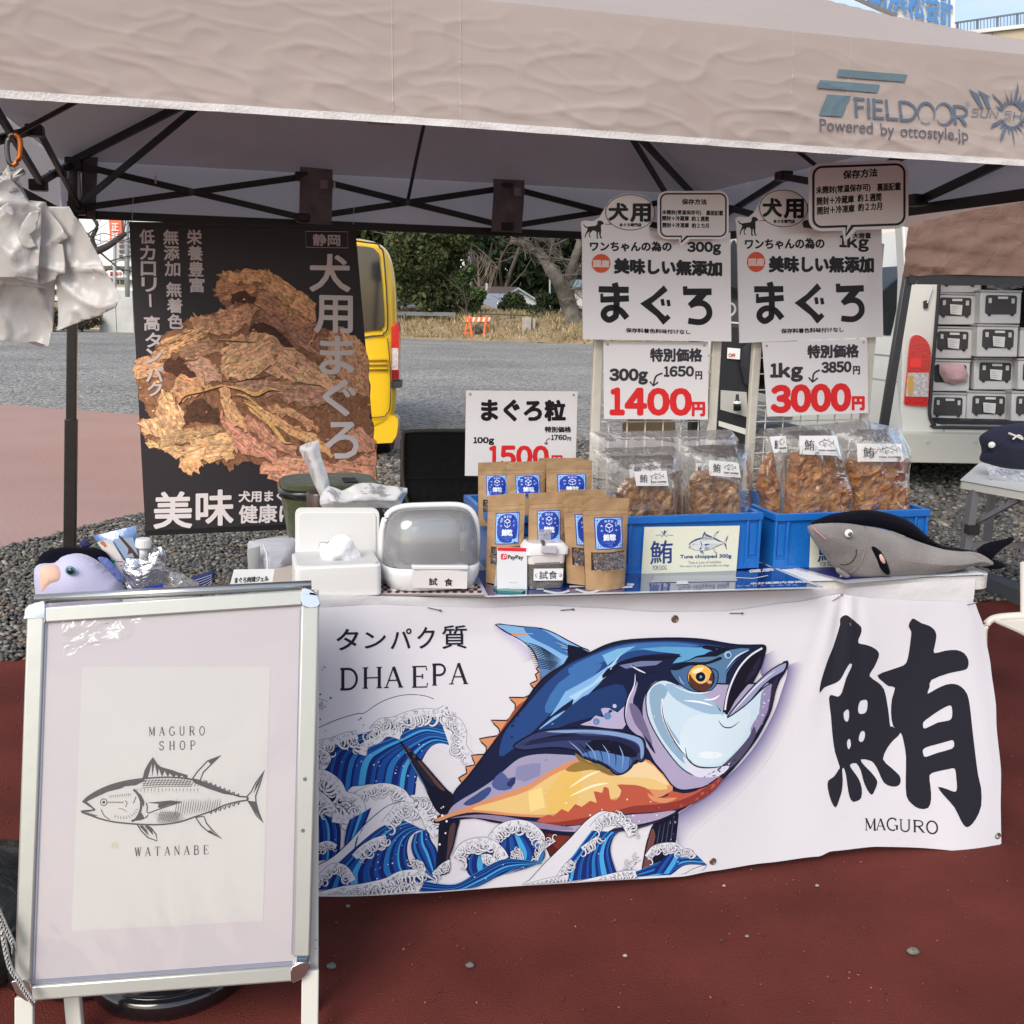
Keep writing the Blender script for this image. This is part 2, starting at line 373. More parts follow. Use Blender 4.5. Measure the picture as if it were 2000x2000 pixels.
# ================================================================== SETTING: ground
def sheet(name,pts,z,mat,div=0):
    o=mesh(name,[Vector((p[0],p[1],z)) for p in pts],[tuple(range(len(pts)))],mat,org=(0,0,z));tag(o,kind='structure');return o
def gravel_mat(name,ca,cb,scale,bump,rough=.85):
    m=bpy.data.materials.new(name);m.use_nodes=True;n=m.node_tree.nodes;L=m.node_tree.links;b=n['Principled BSDF']
    t=n.new('ShaderNodeTexCoord')
    v=n.new('ShaderNodeTexVoronoi');v.inputs['Scale'].default_value=scale;L.new(t.outputs['Object'],v.inputs['Vector'])
    z=n.new('ShaderNodeTexNoise');z.inputs['Scale'].default_value=.35;z.inputs['Detail'].default_value=8;L.new(t.outputs['Object'],z.inputs['Vector'])
    r=n.new('ShaderNodeValToRGB');r.color_ramp.elements[0].position=.1;r.color_ramp.elements[1].position=.9
    r.color_ramp.elements[0].color=ca;r.color_ramp.elements[1].color=cb
    sp=n.new('ShaderNodeSeparateColor');L.new(v.outputs['Color'],sp.inputs[0]);L.new(sp.outputs[0],r.inputs[0])
    mxn=n.new('ShaderNodeMixRGB');mxn.blend_type='MULTIPLY';mxn.inputs[0].default_value=1
    r2=n.new('ShaderNodeValToRGB');r2.color_ramp.elements[0].position=.35;r2.color_ramp.elements[1].position=.65;r2.color_ramp.elements[0].color=(.8,.8,.8,1);r2.color_ramp.elements[1].color=(1.08,1.08,1.08,1)
    L.new(z.outputs['Fac'],r2.inputs[0]);L.new(r.outputs[0],mxn.inputs[1]);L.new(r2.outputs[0],mxn.inputs[2]);L.new(mxn.outputs[0],b.inputs['Base Color'])
    bn=n.new('ShaderNodeBump');bn.inputs['Strength'].default_value=bump;bn.inputs['Distance'].default_value=.03;L.new(v.outputs['Distance'],bn.inputs['Height']);bn.invert=True
    L.new(bn.outputs[0],b.inputs['Normal']);b.inputs['Roughness'].default_value=rough;return m
m_lot=gravel_mat('grey_gravel',(.13,.125,.115,1),(.42,.41,.38,1),26,.8)
m_under=M('earth_dark',(.035,.034,.032),.9,var=.4,vs=30,bump=1,bs=90)
m_red=M('red_pavement_paint',(.076,.019,.015),.85,col2=(.158,.037,.029),vs=2.4,bump=.35,bs=240,detail=14,ramp=(.25,.7),spec=.1)
m_pink=M('pale_red_pavement',(.35,.20,.165),.7,col2=(.40,.25,.215),vs=.5,bump=.3,bs=30,detail=9,ramp=(.3,.7),stretch=(1,1.3,1))  # far paving, coloured paler and pinker than the near red pavement
m_far=M('field_earth',(.16,.12,.065),.95,var=.3,vs=.2)
sheet('ground',[(-900,-60),(900,-60),(900,1500),(-900,1500)],-2.6,m_far)
sheet('gravel_lot',[(-70,4),(70,4),(70,41.5),(14,37.5),(-2,42.6),(-12,44.5),(-70,44.5)],0,m_lot)
L2a=onz(0,1075);L2b=onz(775,885)
apex=Vector((-.62,10.1,0))
q0=apex+(L2a-apex)*1.75
sheet('pink_pavement',[(apex.x,apex.y),(-6.28,12.5),(-30,22.6),(-30,1.5),(q0.x-.3,q0.y),(q0.x,q0.y)],.004,m_pink)
nearA=T(-4.0,1.86,0);nearB=T(9,1.86,0)
sheet('pebble_bed_soil',[(q0.x,q0.y),(nearA.x,nearA.y),(nearB.x,nearB.y),(10.5,10.6),(apex.x,apex.y)],.008,m_under)
a_=T(-12,1.87,0);b_=T(14,1.87,0);c_=T(14,-9,0);d_=T(-12,-9,0)
sheet('red_pavement',[(d_.x,d_.y),(c_.x,c_.y),(b_.x,b_.y),(a_.x,a_.y)],.012,m_red)
# red chips and grit lying on the pavement
def icos():
    t=(1+5**.5)/2
    V=np.array([(-1,t,0),(1,t,0),(-1,-t,0),(1,-t,0),(0,-1,t),(0,1,t),(0,-1,-t),(0,1,-t),(t,0,-1),(t,0,1),(-t,0,-1),(-t,0,1)],float);V /= np.linalg.norm(V[0])
    F=np.array([(0,11,5),(0,5,1),(0,1,7),(0,7,10),(0,10,11),(1,5,9),(5,11,4),(11,10,2),(10,7,6),(7,1,8),(3,9,4),(3,4,2),(3,2,6),(3,6,8),(3,8,9),(4,9,5),(2,4,11),(6,2,10),(8,6,7),(9,8,1)])
    return V,F
IV,IF=icos()
def ico2():
    V=[tuple(v) for v in IV];mid={};F=[]
    def m(a,b):
        k=(min(a,b),max(a,b))
        if k not in mid:
            p=np.array(V[a])+np.array(V[b]);p /= np.linalg.norm(p);V.append(tuple(p));mid[k]=len(V)-1
        return mid[k]
    for a,b,c in IF:x,y,z=m(a,b),m(b,c),m(c,a);F += [(a,x,z),(b,y,x),(c,z,y),(x,y,z)]
    return np.array(V),np.array(F)
IV2,IF2=ico2()
def rotm(n):
    q=np.random.normal(size=(n,4));q /= np.linalg.norm(q,axis=1)[:,None];w,x,y,z=q.T
    return np.stack([np.stack([1-2*(y*y+z*z),2*(x*y-z*w),2*(x*z+y*w)],1),np.stack([2*(x*y+z*w),1-2*(x*x+z*z),2*(y*z-x*w)],1),np.stack([2*(x*z-y*w),2*(y*z+x*w),1-2*(x*x+y*y)],1)],1)
def bigmesh(name,V,F,mat,cols=None,smooth=True,label=None,kind='stuff',parent=None,cat=None):
    me=bpy.data.meshes.new(name);V=np.asarray(V,np.float32);F=np.asarray(F,np.int32);k=F.shape[1]
    if parent:V=V-np.array(tuple(wloc(parent)),np.float32)
    me.vertices.add(len(V));me.vertices.foreach_set('co',V.ravel());me.loops.add(F.size);me.loops.foreach_set('vertex_index',F.ravel())
    me.polygons.add(len(F));me.polygons.foreach_set('loop_start',np.arange(0,F.size,k,dtype=np.int32));me.update(calc_edges=True)
    if cols is not None:at=me.color_attributes.new('ink','FLOAT_COLOR','POINT');at.data.foreach_set('color',np.asarray(cols,np.float32).ravel())
    if smooth:me.polygons.foreach_set('use_smooth',[True]*len(F))
    me.materials.append(mat);o=bpy.data.objects.new(name,me);COL.objects.link(o)
    if parent:o.parent=parent
    if kind:o['kind']=kind
    if label:o['label']=label
    if cat:o['category']=cat
    return o
PAL=np.array([(.080,.076,.07),(.115,.11,.10),(.05,.048,.045),(.155,.145,.125),(.085,.09,.075),(.125,.10,.075),(.23,.215,.185),(.07,.072,.075),(.16,.125,.09),(.036,.035,.035)])
def pebbles(P,size,hi,name,label,lift=.35):
    n=len(P);V0,F0=(IV2,IF2) if hi else (IV,IF)
    sc=np.random.uniform(.6,1.25,(n,1))*size*np.stack([np.random.uniform(.8,1.25,n),np.random.uniform(.7,1.0,n),np.random.uniform(.45,.7,n)],1)
    a=np.random.uniform(0,2*np.pi,n);tl=np.random.normal(0,.3,n);ca,sa=np.cos(a),np.sin(a)
    V=V0[None]*sc[:,None]
    V *= (1+.14*np.sin(3*V0[None,:,0]+np.random.uniform(0,6,(n,1))))[:,:,None]
    x,y,z=V[...,0],V[...,1],V[...,2]
    z2=z*np.cos(tl)[:,None]+x*np.sin(tl)[:,None];x=x*np.cos(tl)[:,None]-z*np.sin(tl)[:,None]
    X=x*ca[:,None]-y*sa[:,None]+P[:,0:1];Y=x*sa[:,None]+y*ca[:,None]+P[:,1:2]
    Z=z2+P[:,2:3]+sc[:,2:3]*lift
    V=np.stack([X,Y,Z],2).reshape(-1,3);F=(F0[None]+(np.arange(n)*len(V0))[:,None,None]).reshape(-1,3)
    c=(PAL if size > .004 else PAL*np.array([1.1,.35,.28]))[np.random.randint(0,len(PAL),n)]*np.random.uniform(.8,1.6,(n,1));c=np.repeat(np.hstack([c,np.ones((n,1))]),len(V0),0)
    return bigmesh(name,V,F,m_peb,c,True,label,'stuff')
m_peb=ink('pebble_stone',.55,bump=.2,bs=160)
def inside(P,poly):
    x,y=P[:,0],P[:,1];r=np.zeros(len(P),bool);n=len(poly)
    for i in range(n):
        x1,y1=poly[i];x2,y2=poly[(i+1) % n]
        c=((y1 > y) != (y2 > y)) & (x < (x2-x1)*(y-y1)/(y2-y1+1e-12)+x1);r ^= c
    return r
PB=[(q0.x,q0.y),tuple(T(-3.2,1.86,0))[:2],tuple(T(6.5,1.86,0))[:2],(8.5,10.2),(apex.x,apex.y)]
def jgrid(x0,x1,y0,y1,s):
    gx,gy=np.meshgrid(np.arange(x0,x1,s),np.arange(y0,y1,s));P=np.stack([gx.ravel(),gy.ravel()],1)
    return P+np.random.uniform(-.5,.5,P.shape)*s
G=jgrid(-4.2,6.5,2.0,6.2,.0178);G=G[inside(G,PB)]
G=G[(G[:,0] < G[:,1]*.56+.3) & (G[:,0] > -G[:,1]*.56-.3)]
G=G[(np.abs(G[:,0]-G[:,1]*.02) < 99)]
P3=np.hstack([G,np.random.uniform(.008,.02,(len(G),1))])
pebbles(P3,.0130,False,'pebbles','bed of smooth dark river pebbles behind the stall')
G=jgrid(-4,8.5,6.2,10.4,.036);G=G[inside(G,PB)];G=G[(np.abs(G[:,0]) < G[:,1]*.56+.3)]
pebbles(np.hstack([G,np.random.uniform(.008,.02,(len(G),1))]),.026,False,'far_pebbles','bed of grey pebbles reaching back under the vans')
# grit strewn on the pavement
G=np.random.uniform(0,1,(2600,2));Pp=np.array([tuple(T(-1.6+3.9*a,-.6+2.4*b,.014)) for a,b in G])
o_=pebbles(Pp,.0026,False,'pavement_grit','red grit and crumbs scattered over the red pavement',.2)
for (x,y,s,c) in ((1783,1862,.013,(.16,.15,.12)),(1221,1868,.005,(.36,.32,.27)),(1414,1731,.004,(.4,.33,.27)),(648,1890,.010,(.12,.14,.12)),(918,1888,.009,(.13,.12,.12)),(680,1771,.005,(.26,.25,.23)),(1459,1830,.005,(.2,.18,.17)),(1410,1838,.005,(.06,.03,.03)),(1596,1731,.005,(.3,.25,.2))):
    p=onz(x,y,.014);b=MB();b.ball(p+ZZ*s*.4,s,s*.7,s*.55,nu=10,nv=7,fn=lambda q:1+.1*math.sin(5*q.x+3*q.y));o=b.build('stone',M('stone_%d_%d' % (x,y),c,.6,var=.3,vs=120),None,smooth=True,org=p)
    tag(o,{1783:'olive grey pebble, largest stone lying on the red pavement',1221:'tiny off-white stone chip lying on red pavement below the tuna banner',1414:'tiny pale stone close under the banner hem below its right grommet',648:'grey green pebble on red pavement beside the sign board leg',918:'half buried grey stone on red pavement, right of the sign board',680:'small pale grey stone just below the left end of the banner',1459:'small grey stone on bare red pavement under the right half of the banner',1410:'dark crumb of stone beside the small grey stone on the pavement',1596:'small tan stone chip under the banner near the big black character'}[x],'stone','loose stones on the red pavement')
# dry grass bank
def bankz(x,y,y0):return max(0.0,min(1.0,(y-y0)/3.0))
def edgeY(x):return 37.5+(14-x)*.36 if x < 14 else 37.5+(x-14)*.05
b=MB();b.grid(lambda s,t:(lambda x:Vector((x,edgeY(x)-.8+t*7.5,(-.03+1.15*math.sin(min(1,t*2.0)*math.pi/2)-max(0,t-.55)*2.2)+.12*noise.noise(Vector((x*.6,t*5,0))))))(-75+150*s),150,14)
o=b.build('grass_bank',M('dry_grass_ground',(.22,.16,.09),.95,col2=(.34,.26,.16),vs=1.6,bump=1,bs=9,detail=8),smooth=True);tag(o,kind='structure')
n=16000;xs=np.random.uniform(-18,14,n);tt=np.random.uniform(0.02,.62,n);V=[];C=[]
ys=np.array([edgeY(x) for x in xs])-.8+tt*7.5;zs=1.15*np.sin(np.minimum(1,tt*2)*np.pi/2)-np.maximum(0,tt-.55)*2.2
hh=np.random.uniform(.08,.3,n);an=np.random.uniform(0,2*np.pi,n);le=np.random.normal(0,.12,(n,2))
base=np.stack([xs,ys,zs-.05],1);w=np.stack([np.cos(an)*.03,np.sin(an)*.03,np.zeros(n)],1);top=base+np.stack([le[:,0],le[:,1],hh],1)
V=np.stack([base-w,base+w,top],1).reshape(-1,3);F=np.arange(3*n).reshape(-1,3)
cc=np.array([(.40,.30,.16),(.30,.22,.11),(.5,.39,.24),(.2,.16,.08),(.24,.24,.12)])[np.random.randint(0,5,n)];cc=np.repeat(np.hstack([cc,np.ones((n,1))]),3,0)
m_leaf=ink('leaf_ink',.7,spec=.2)
bigmesh('dry_grass',V,F,m_leaf,cc,False,'dry yellow grass covering the bank at the far edge of the lot','stuff')
# ------------------------------------------------------------------ trees
def leaves(clumps,n,size,pal,parent,name='crown',seed=0,flat=.5):
    """leaf-sized faces spread over clumps (centre, radii)"""
    rs=np.random.RandomState(seed);Pn=[];col=[]
    wts=np.array([c[1][0]*c[1][1]*c[1][2] for c in clumps])**.75;wts /= wts.sum()
    for (c,r),wgt in zip(clumps,wts):
        k=int(n*wgt)+1;d=rs.normal(size=(k,3));d /= np.linalg.norm(d,axis=1)[:,None];rad=rs.uniform(.45,1.05,(k,1))**.6
        Pn.append(np.array(c)+d*rad*np.array(r));sh=rs.uniform(.75,1.25)
        col.append(np.array(pal)[rs.randint(0,len(pal),k)]*sh*rs.uniform(.8,1.2,(k,1)))
    P=np.vstack(Pn);cl=np.vstack(col);k=len(P)
    u=rs.normal(size=(k,3));u /= np.linalg.norm(u,axis=1)[:,None];v=rs.normal(size=(k,3));v -= (v*u).sum(1)[:,None]*u;v /= np.linalg.norm(v,axis=1)[:,None]
    s=rs.uniform(.5,1.3,(k,1))*size
    V=np.stack([P-u*s,P+v*s*flat,P+u*s,P-v*s*flat],1).reshape(-1,3);F=np.arange(4*k).reshape(-1,4)
    return bigmesh(name,V,F,m_leaf,np.repeat(np.hstack([cl,np.ones((k,1))]),4,0),False,None,None,parent)
m_bark=M('bark',(.12,.095,.075),.9,var=.35,vs=6,bump=.8,bs=12,stretch=(3,3,.6))
m_barkl=M('pale_bark',(.12,.105,.09),.9,var=.45,vs=3,bump=.8,bs=9)
def branch(b,p,d,L,r,depth,rs,twig=.55,n=3,droop=0.0):
    q=[p];dd=Vector(d).normalized()
    for i in range(4):
        dd=(dd+Vector((rs.normal()*.16,rs.normal()*.16,rs.normal()*.12-droop))).normalized();q.append(q[-1]+dd*L/4)
    b.tube(q,[r*(1-.13*i) for i in range(5)],5 if depth > 1 else 4,False)
    if depth == 0:return
    for i in range(n):
        j=1+int(rs.uniform(0,3.99));nd=(dd+Vector((rs.normal(),rs.normal()*.6,rs.normal()*.6+.15))*.75).normalized()
        branch(b,q[j],nd,L*rs.uniform(.5,.8),r*twig,depth-1,rs,twig,n,droop)
GRN=[(.042,.066,.024),(.066,.09,.03),(.03,.046,.018),(.09,.10,.035),(.075,.07,.028)]
DRK=[(.02,.035,.018),(.03,.05,.022),(.015,.026,.015),(.05,.065,.025)]
def tree(name,label,cx,top,bot,wpx,Y,pal,n,size,seed,group=None,trunkr=.12,zground=None,nc=16):
    """cx, top, bot and width in picture pixels at distance Y"""
    P0=atY(cx,bot,Y);P1=atY(cx,top,Y);z0=P0.z if zground is None else zground;H=P1.z-z0;wd=wpx/2000*Y
    t=thing(name,label,'tree',(P0.x,Y,z0),group);rs=np.random.RandomState(seed)
    b=MB();base=Vector((P0.x,Y,z0))
    for k in range(4 if H > 3 else 2):
        branch(b,base+Vector((rs.normal()*trunkr,rs.normal()*trunkr,0)),Vector((rs.normal()*.25,rs.normal()*.15,1)),H*.75,trunkr,2,rs,.5,3)
    b.build('trunk',m_bark,t,smooth=True)
    cl=[]
    for i in range(nc):
        h=rs.uniform(.14,.95);ww=math.sin(min(1,.25+h*.9)*math.pi)*.55+.45 if True else 1
        r=wd*rs.uniform(.16,.3);cl.append(((P0.x+rs.uniform(-.5,.5)*wd*.8*ww,Y+rs.uniform(-.4,.4)*wd*.7,z0+h*H),(r,r,r*.75)))
    leaves(cl,n,size,pal,t,seed=seed)
    return t
# forest and single trees behind the lot
tree('broadleaf_tree','large dense evergreen tree behind the yellow van at the edge of the lot',835,405,618,185,46,GRN,26000,.12,3,'evergreen trees along the bank',.14,nc=34)
tree('broadleaf_tree','evergreen tree mostly hidden by the hanging photo poster and yellow van',700,380,618,170,49,GRN,7000,.2,5,'evergreen trees along the bank',.14,nc=22)
tree('young_evergreen','narrow bright green young tree behind the orange barricade',910,520,622,62,45,[(.045,.085,.025),(.07,.11,.03),(.04,.06,.025)],5600,.09,11,None,.05)
tree('leafy_shrub','dark leafy shrub in front of the white gabled house',1003,578,628,62,47.5,DRK+GRN[:2],2600,.12,13,'shrubs by the houses',.04)
tree('leafy_shrub','dark leafy shrub at the foot of the bare cherry tree',1062,578,648,60,45,DRK+GRN[:1],3200,.11,14,'shrubs by the houses',.04)
tree('leafy_shrub','low green shrub right of the bare cherry trunk',1128,600,640,40,46,GRN,1400,.11,15,'shrubs by the houses',.03)
for i,(cx,top,w,Y) in enumerate(((985,380,190,86),(1080,395,170,92),(1180,360,200,95),(905,370,150,98),(1300,380,230,100),(760,380,210,104))):
    tree('forest_conifer',['dark conifer filling the gap above the gabled house','dark conifer behind the crown of the bare cherry tree','dark conifer behind the left price sign','dark conifer showing between the evergreen and the pale bare tree','dark conifer hidden behind the two tall signs','dark conifer behind the large evergreen at the van'][i],cx,top,640,w,Y,DRK,6000,.42,30+i,'dark conifers of the far wood',.3,zground=-2.5,nc=26)
# olive sunlit boughs
# bare cherry tree
t=thing('cherry_tree','big bare cherry tree with mottled trunk and spreading limbs by the houses','tree',atY(1118,640,43));rs=np.random.RandomState(8)
b=MB()
def px(x,y,Y=43.0):return atY(x,y,Y)
for P,r0,r1 in (([(1122,645),(1112,600),(1098,560),(1078,530),(1058,500),(1030,480),(1000,470)],.42,.12),([(1108,590),(1108,560),(1118,520),(1130,480),(1140,440)],.26,.12),([(1062,505),(1050,480),(1046,450)],.12,.07),([(1040,487),(1066,490),(1100,505)],.1,.05),([(1112,560),(1130,530),(1150,512)],.12,.06)):
    Q=[px(x,y,43+.4*math.sin(i*1.7)) for i,(x,y) in enumerate(P)];Q=[Vector(q) for q in spline([tuple(q) for q in Q],False,4)];k=len(Q)
    b.tube(Q,[r0+(r1-r0)*i/(k-1) for i in range(k)],8)
    for i in range(3,k,2):
        branch(b,Q[i],Vector((rs.normal(),rs.normal()*.5,rs.uniform(.1,1))),rs.uniform(1.0,2.2),.045,2,rs,.55,3)
b.build('trunk',m_barkl,t,smooth=True)
# pale bare poplar
t=thing('bare_sapling','slim pale leafless tree with upswept twigs left of the gabled house','tree',atY(936,612,47));b=MB();rs=np.random.RandomState(9)
b.tube([atY(936,612,47),atY(935,560,47),atY(933,500,47)],[.09,.06,.02],6)
for i in range(34):
    f=rs.uniform(.05,.95);p=atY(936-3*f,612-105*f,47);s=rs.choice([-1,1]);L=1.6*(1-f)+.4;b.tube([p,p+Vector((s*L*.25,rs.normal()*.2,L*.45)),p+Vector((s*L*.42,rs.normal()*.3,L))],[.022,.014,.006],4,False)
    q=p+Vector((s*L*.25,0,L*.45));b.tube([q,q+Vector((s*L*.1-.1,0,L*.5))],[.012,.005],3,False)
b.build('trunk',M('sapling_bark',(.36,.28,.22),.9),t)
# ------------------------------------------------------------------ houses beyond the bank
def gable_house(name,label,x0,x1,yeave,yridge,Y,depth,wallc,roofc,zb=-2.5,gable_front=True,win=()):
    A=atY(x0,yeave,Y);B=atY(x1,yeave,Y);R=atY((x0+x1)/2,yridge,Y);ze=(A.z+B.z)/2;zr=R.z
    t=thing(name,label,'house',((A.x+B.x)/2,Y,zb));wm=M(name+'_wall',wallc,.8,var=.08,vs=2);rm=M(name+'_roof',roofc,.6,var=.15,vs=3,bump=.6,bs=14,stretch=(.3,4,4))
    b=MB()
    if gable_front:b.prism([Vector((A.x,Y,zb)),Vector((B.x,Y,zb)),Vector((B.x,Y,ze)),Vector(((A.x+B.x)/2,Y,zr)),Vector((A.x,Y,ze))],Vector((0,depth,0)))
    else:b.box(Vector((A.x,Y,zb)),Vector((B.x-A.x,0,0)),Vector((0,depth,0)),Vector((0,0,ze-zb)))
    b.build('wall',wm,t);xm=(A.x+B.x)/2;b=MB();o=.35;th=.12
    if gable_front:
        for s,xe in ((-1,A.x),(1,B.x)):
            sl_=(zr-ze)/(abs(xe-xm));b.prism([Vector((xm,Y-o,zr+.02)),Vector((xe+s*o,Y-o,ze-sl_*o+.02)),Vector((xe+s*o,Y-o,ze-sl_*o+.02+th)),Vector((xm,Y-o,zr+.02+th))],Vector((0,depth+2*o,0)))
    else:
        ym=Y+depth/2
        for s,ye in ((-1,Y),(1,Y+depth)):
            sl_=(zr-ze)/(depth/2);P=[Vector((A.x-o,ym,zr+.02)),Vector((A.x-o,ye+s*o,ze-sl_*o+.02)),Vector((A.x-o,ye+s*o,ze-sl_*o+.02+th)),Vector((A.x-o,ym,zr+.02+th))]
            b.prism(P,Vector((B.x-A.x+2*o,0,0)))
    b.build('roof',rm,t)
    for (wx0,wy0,wx1,wy1) in win:
        p=atY(wx0,wy1,Y);q=atY(wx1,wy0,Y);b=MB();b.box(Vector((p.x,Y-.05,p.z)),Vector((q.x-p.x,0,0)),Vector((0,.08,0)),Vector((0,0,q.z-p.z)))
        f=b.build('window',M('far_glass',(.06,.07,.08),.15),t)
    return t
gable_house('gabled_house','white house with a low grey gable roof behind the shrubs',972,1052,590,566,66,9,(.55,.56,.58),(.30,.32,.34),win=((1004,580,1018,586),))
gable_house('low_house','house with broad blue grey metal roof left of the gable house',938,1004,611,577,58,5,(.50,.42,.34),(.22,.25,.28),gable_front=False)
gable_house('brown_roof_house','house with dark brown tiled roof behind the pale bare tree',944,1004,577,562,74,6,(.3,.27,.25),(.10,.07,.065),gable_front=False)
gable_house('tan_house','long tan building seen under the large evergreen',752,872,606,590,60,6,(.55,.40,.26),(.12,.12,.13),gable_front=False,win=((790,612,800,618),))
gable_house('roadside_house','pale house with teal roof at the right of the cherry tree',1104,1168,562,548,62,6,(.55,.55,.52),(.16,.26,.27),gable_front=False,win=((1112,567,1122,582),(1112,596,1130,606)))
t=thing('shed','beige garden shed with sloping dark roof below the blue grey roof','shed',atY(975,640,52));A=atY(940,596,52);b=MB()
b.prism([atY(938,650,52),atY(996,650,52),atY(996,612,52),atY(938,590,52)],Vector((0,3,0)));b.build('wall',M('shed_wall',(.58,.46,.36),.8,var=.1,vs=3),t)
b=MB();b.prism([atY(958,628,50.5),atY(962,618,50.5),atY(1000,634,50.5),atY(1000,639,50.5),atY(958,639,50.5)],Vector((0,1.6,0)));b.build('roof',M('shed_roof',(.10,.10,.115),.6),t)
t=thing('satellite_dish','round white satellite dish on the blue grey roof','dish',atY(975,595,56));b=MB();b.ball(atY(975,594,56),.13,.05,.14,nu=12,nv=7);b.build('dish',M('dish_white',(.8,.8,.8),.4),t,smooth=True);b=MB();b.tube([atY(975,594,56.05),atY(976,602,57)],.02,5);b.build('bracket',M('dish_metal',(.3,.3,.3),.5),t)
for i,(x,y0,y1,Y,lb) in enumerate(((918,470,545,70,'thin grey utility pole rising behind the young evergreen'),(951,553,585,64,'short white chimney pole behind the brown tiled roof'),(1074,480,570,60,'slim grey pole standing among the cherry branches'))):
    o=MB().tube([atY(x,y1+60,Y),atY(x,y0,Y)],.09 if i < 2 else .05,8).build('utility_pole',M('pole_grey',(.42,.43,.43),.6),None,org=atY(x,y1+60,Y));tag(o,lb,'pole','poles behind the lot')
# concrete blocks and rail at the bank
for i,(x0,x1,y0,y1) in enumerate(((1019,1038,620,650),(1040,1046,622,650))):
    A=atY(x0,y1,42.5);B=atY(x1,y0,42.5);o=MB().box(A,Vector((B.x-A.x,0,0)),Vector((0,.5,0)),Vector((0,0,B.z-A.z))).build('concrete_post',M('old_concrete',(.34,.31,.27),.85,var=.2,vs=4),None,org=A)
    tag(o,['wide weathered concrete block at the foot of the bank shrubs','narrow concrete post beside the weathered block'][i],'post')
t=thing('pipe_fence','low dark pipe rail fence running between the barricade and cherry tree','fence',atY(940,630,44));b=MB();b.tube([atY(935,613,44),atY(1060,617,43.5)],.03,6);b.build('rail',M('fence_dark',(.07,.06,.05),.7),t)
for x in (938,998,1004,1058):MB().tube([atY(x,612,43.9),atY(x,642,43.9)],.03,6).build('post',M('fence_dark',(.07,.06,.05)),t)
t=thing('guard_rail','grey rail in shade under the large evergreen tree','rail',atY(820,620,45.2));b=MB();p=atY(770,612,45.2);q=atY(890,614,44.4);b.bar(p,q,.05,.16);b.build('rail',M('rail_grey',(.14,.15,.16),.6),t)
for x in (790,830,870):MB().tube([atY(x,612,45),atY(x,628,45)],.04,6).build('post',M('rail_grey',(.14,.15,.16)),t)
# orange barricade
t=thing('barricade','orange folding barricade standing on gravel before the dry grass','barricade',atY(933,662,43));m_or=M('orange_plastic',(.85,.16,.03),.5)
for (a,b1,c,nm) in (((915,617),(906,663),43,'leg'),((914,617),(923,662),42.7,'leg'),((950,617),(943,663),42.7,'leg'),((951,617),(959,663),43,'leg')):
    MB().bar(atY(a[0],a[1],c),atY(b1[0],b1[1],c),.07,.05,Vector((0,1,0))).build(nm,m_or,t)
MB().bar(atY(904,650,43),atY(960,650,43),.05,.06).build('crossbar',m_or,t)
pl=MB();a,b1=atY(909,624,42.9),atY(957,624,42.9);pl.bar(a,b1,.04,.2);pl=pl.build('plank',m_or,t)
for i in range(5):
    x=912+i*10;s=MB();s.prism([atY(x,628,42.86),atY(x+4,628,42.86),atY(x+6,620,42.86),atY(x+2,620,42.86)],Vector((0,.02,0)));s.build('stripe',M('stripe_white',(.8,.75,.7),.5),pl)
t=thing('sandbag','dark weight bag hanging at the middle of the orange barricade','bag',atY(935,655,42.9));b=MB();b.ball(atY(935,648,42.9),.17,.12,.16,nu=10,nv=7);b.ball(atY(936,657,42.9),.08,.08,.14,nu=8,nv=6);b.build('bag',M('dark_bag',(.03,.035,.04),.6),t,smooth=True)
# ------------------------------------------------------------------ left background between bags and poster
t=thing('apartment_building','cream office block with rows of windows and a banner, far left','building',atY(210,600,70));cw=M('cream_wall',(.62,.58,.48),.7,var=.06,vs=1)
MB().box(atY(60,640,70),Vector((7.2,0,0)),Vector((0,8,0)),Vector((0,0,atY(150,512,70).z-atY(60,640,70).z))).build('wall',cw,t)
P=atY(60,516,69.4);MB().box(P,Vector((7.6,0,0)),Vector((0,9,0)),Vector((0,0,.35))).build('roof_slab',M('roof_white',(.72,.72,.70),.6),t)
for y in (525,546,567,588):
    for x in range(96,266,22):
        a=atY(x,y+9,69.95);c=atY(x+13,y,69.95);w=MB().box(a,Vector((c.x-a.x,0,0)),Vector((0,.1,0)),Vector((0,0,c.z-a.z))).build('window',M('far_glass',(.06,.07,.08)),t)
        MB().bar(Vector(((a.x+c.x)/2,69.93,a.z)),Vector(((a.x+c.x)/2,69.93,c.z)),.05,.05,Vector((0,1,0))).build('mullion',M('roof_white',(.7,.7,.7)),w)
for y in (537,559,581):P=atY(60,y+5,69.5);MB().box(P,Vector((7.4,0,0)),Vector((0,.4,0)),Vector((0,0,.22))).build('balcony_ledge',M('roof_white',(.7,.7,.7)),t)
a=Art(lambda x,y,l:atY(x,y,69.2-l));a.poly([(200,528),(240,528),(240,542),(200,542)],(.8,.8,.8,1));a.text('募集中',(215,540),(238,540),9,c3(150,40,40),.5);a.build('banner',t,INK)
t=thing('tower_block','tall grey block with balconies behind the steel pole','building',atY(235,600,90));P=atY(230,640,90)
MB().box(P,Vector((3.0,0,0)),Vector((0,8,0)),Vector((0,0,atY(232,462,90).z-P.z))).build('wall',M('block_grey',(.5,.5,.5),.7),t)
for y in range(468,560,10):
    a=atY(233,y+6,89.9);c=atY(252,y,89.9);MB().box(a,Vector((c.x-a.x,0,0)),Vector((0,.1,0)),Vector((0,0,c.z-a.z))).build('window',M('far_glass',(.06,.07,.08)),t)
t=thing('vertical_sign','tall orange red roadside sign with white characters','sign',atY(223,600,60));P=atY(215,472,60);q=atY(234,380,60)
MB().box(P,Vector((q.x-P.x,0,0)),Vector((0,.4,0)),Vector((0,0,q.z-P.z))).build('panel',M('sign_red',(.75,.17,.07),.5),t)
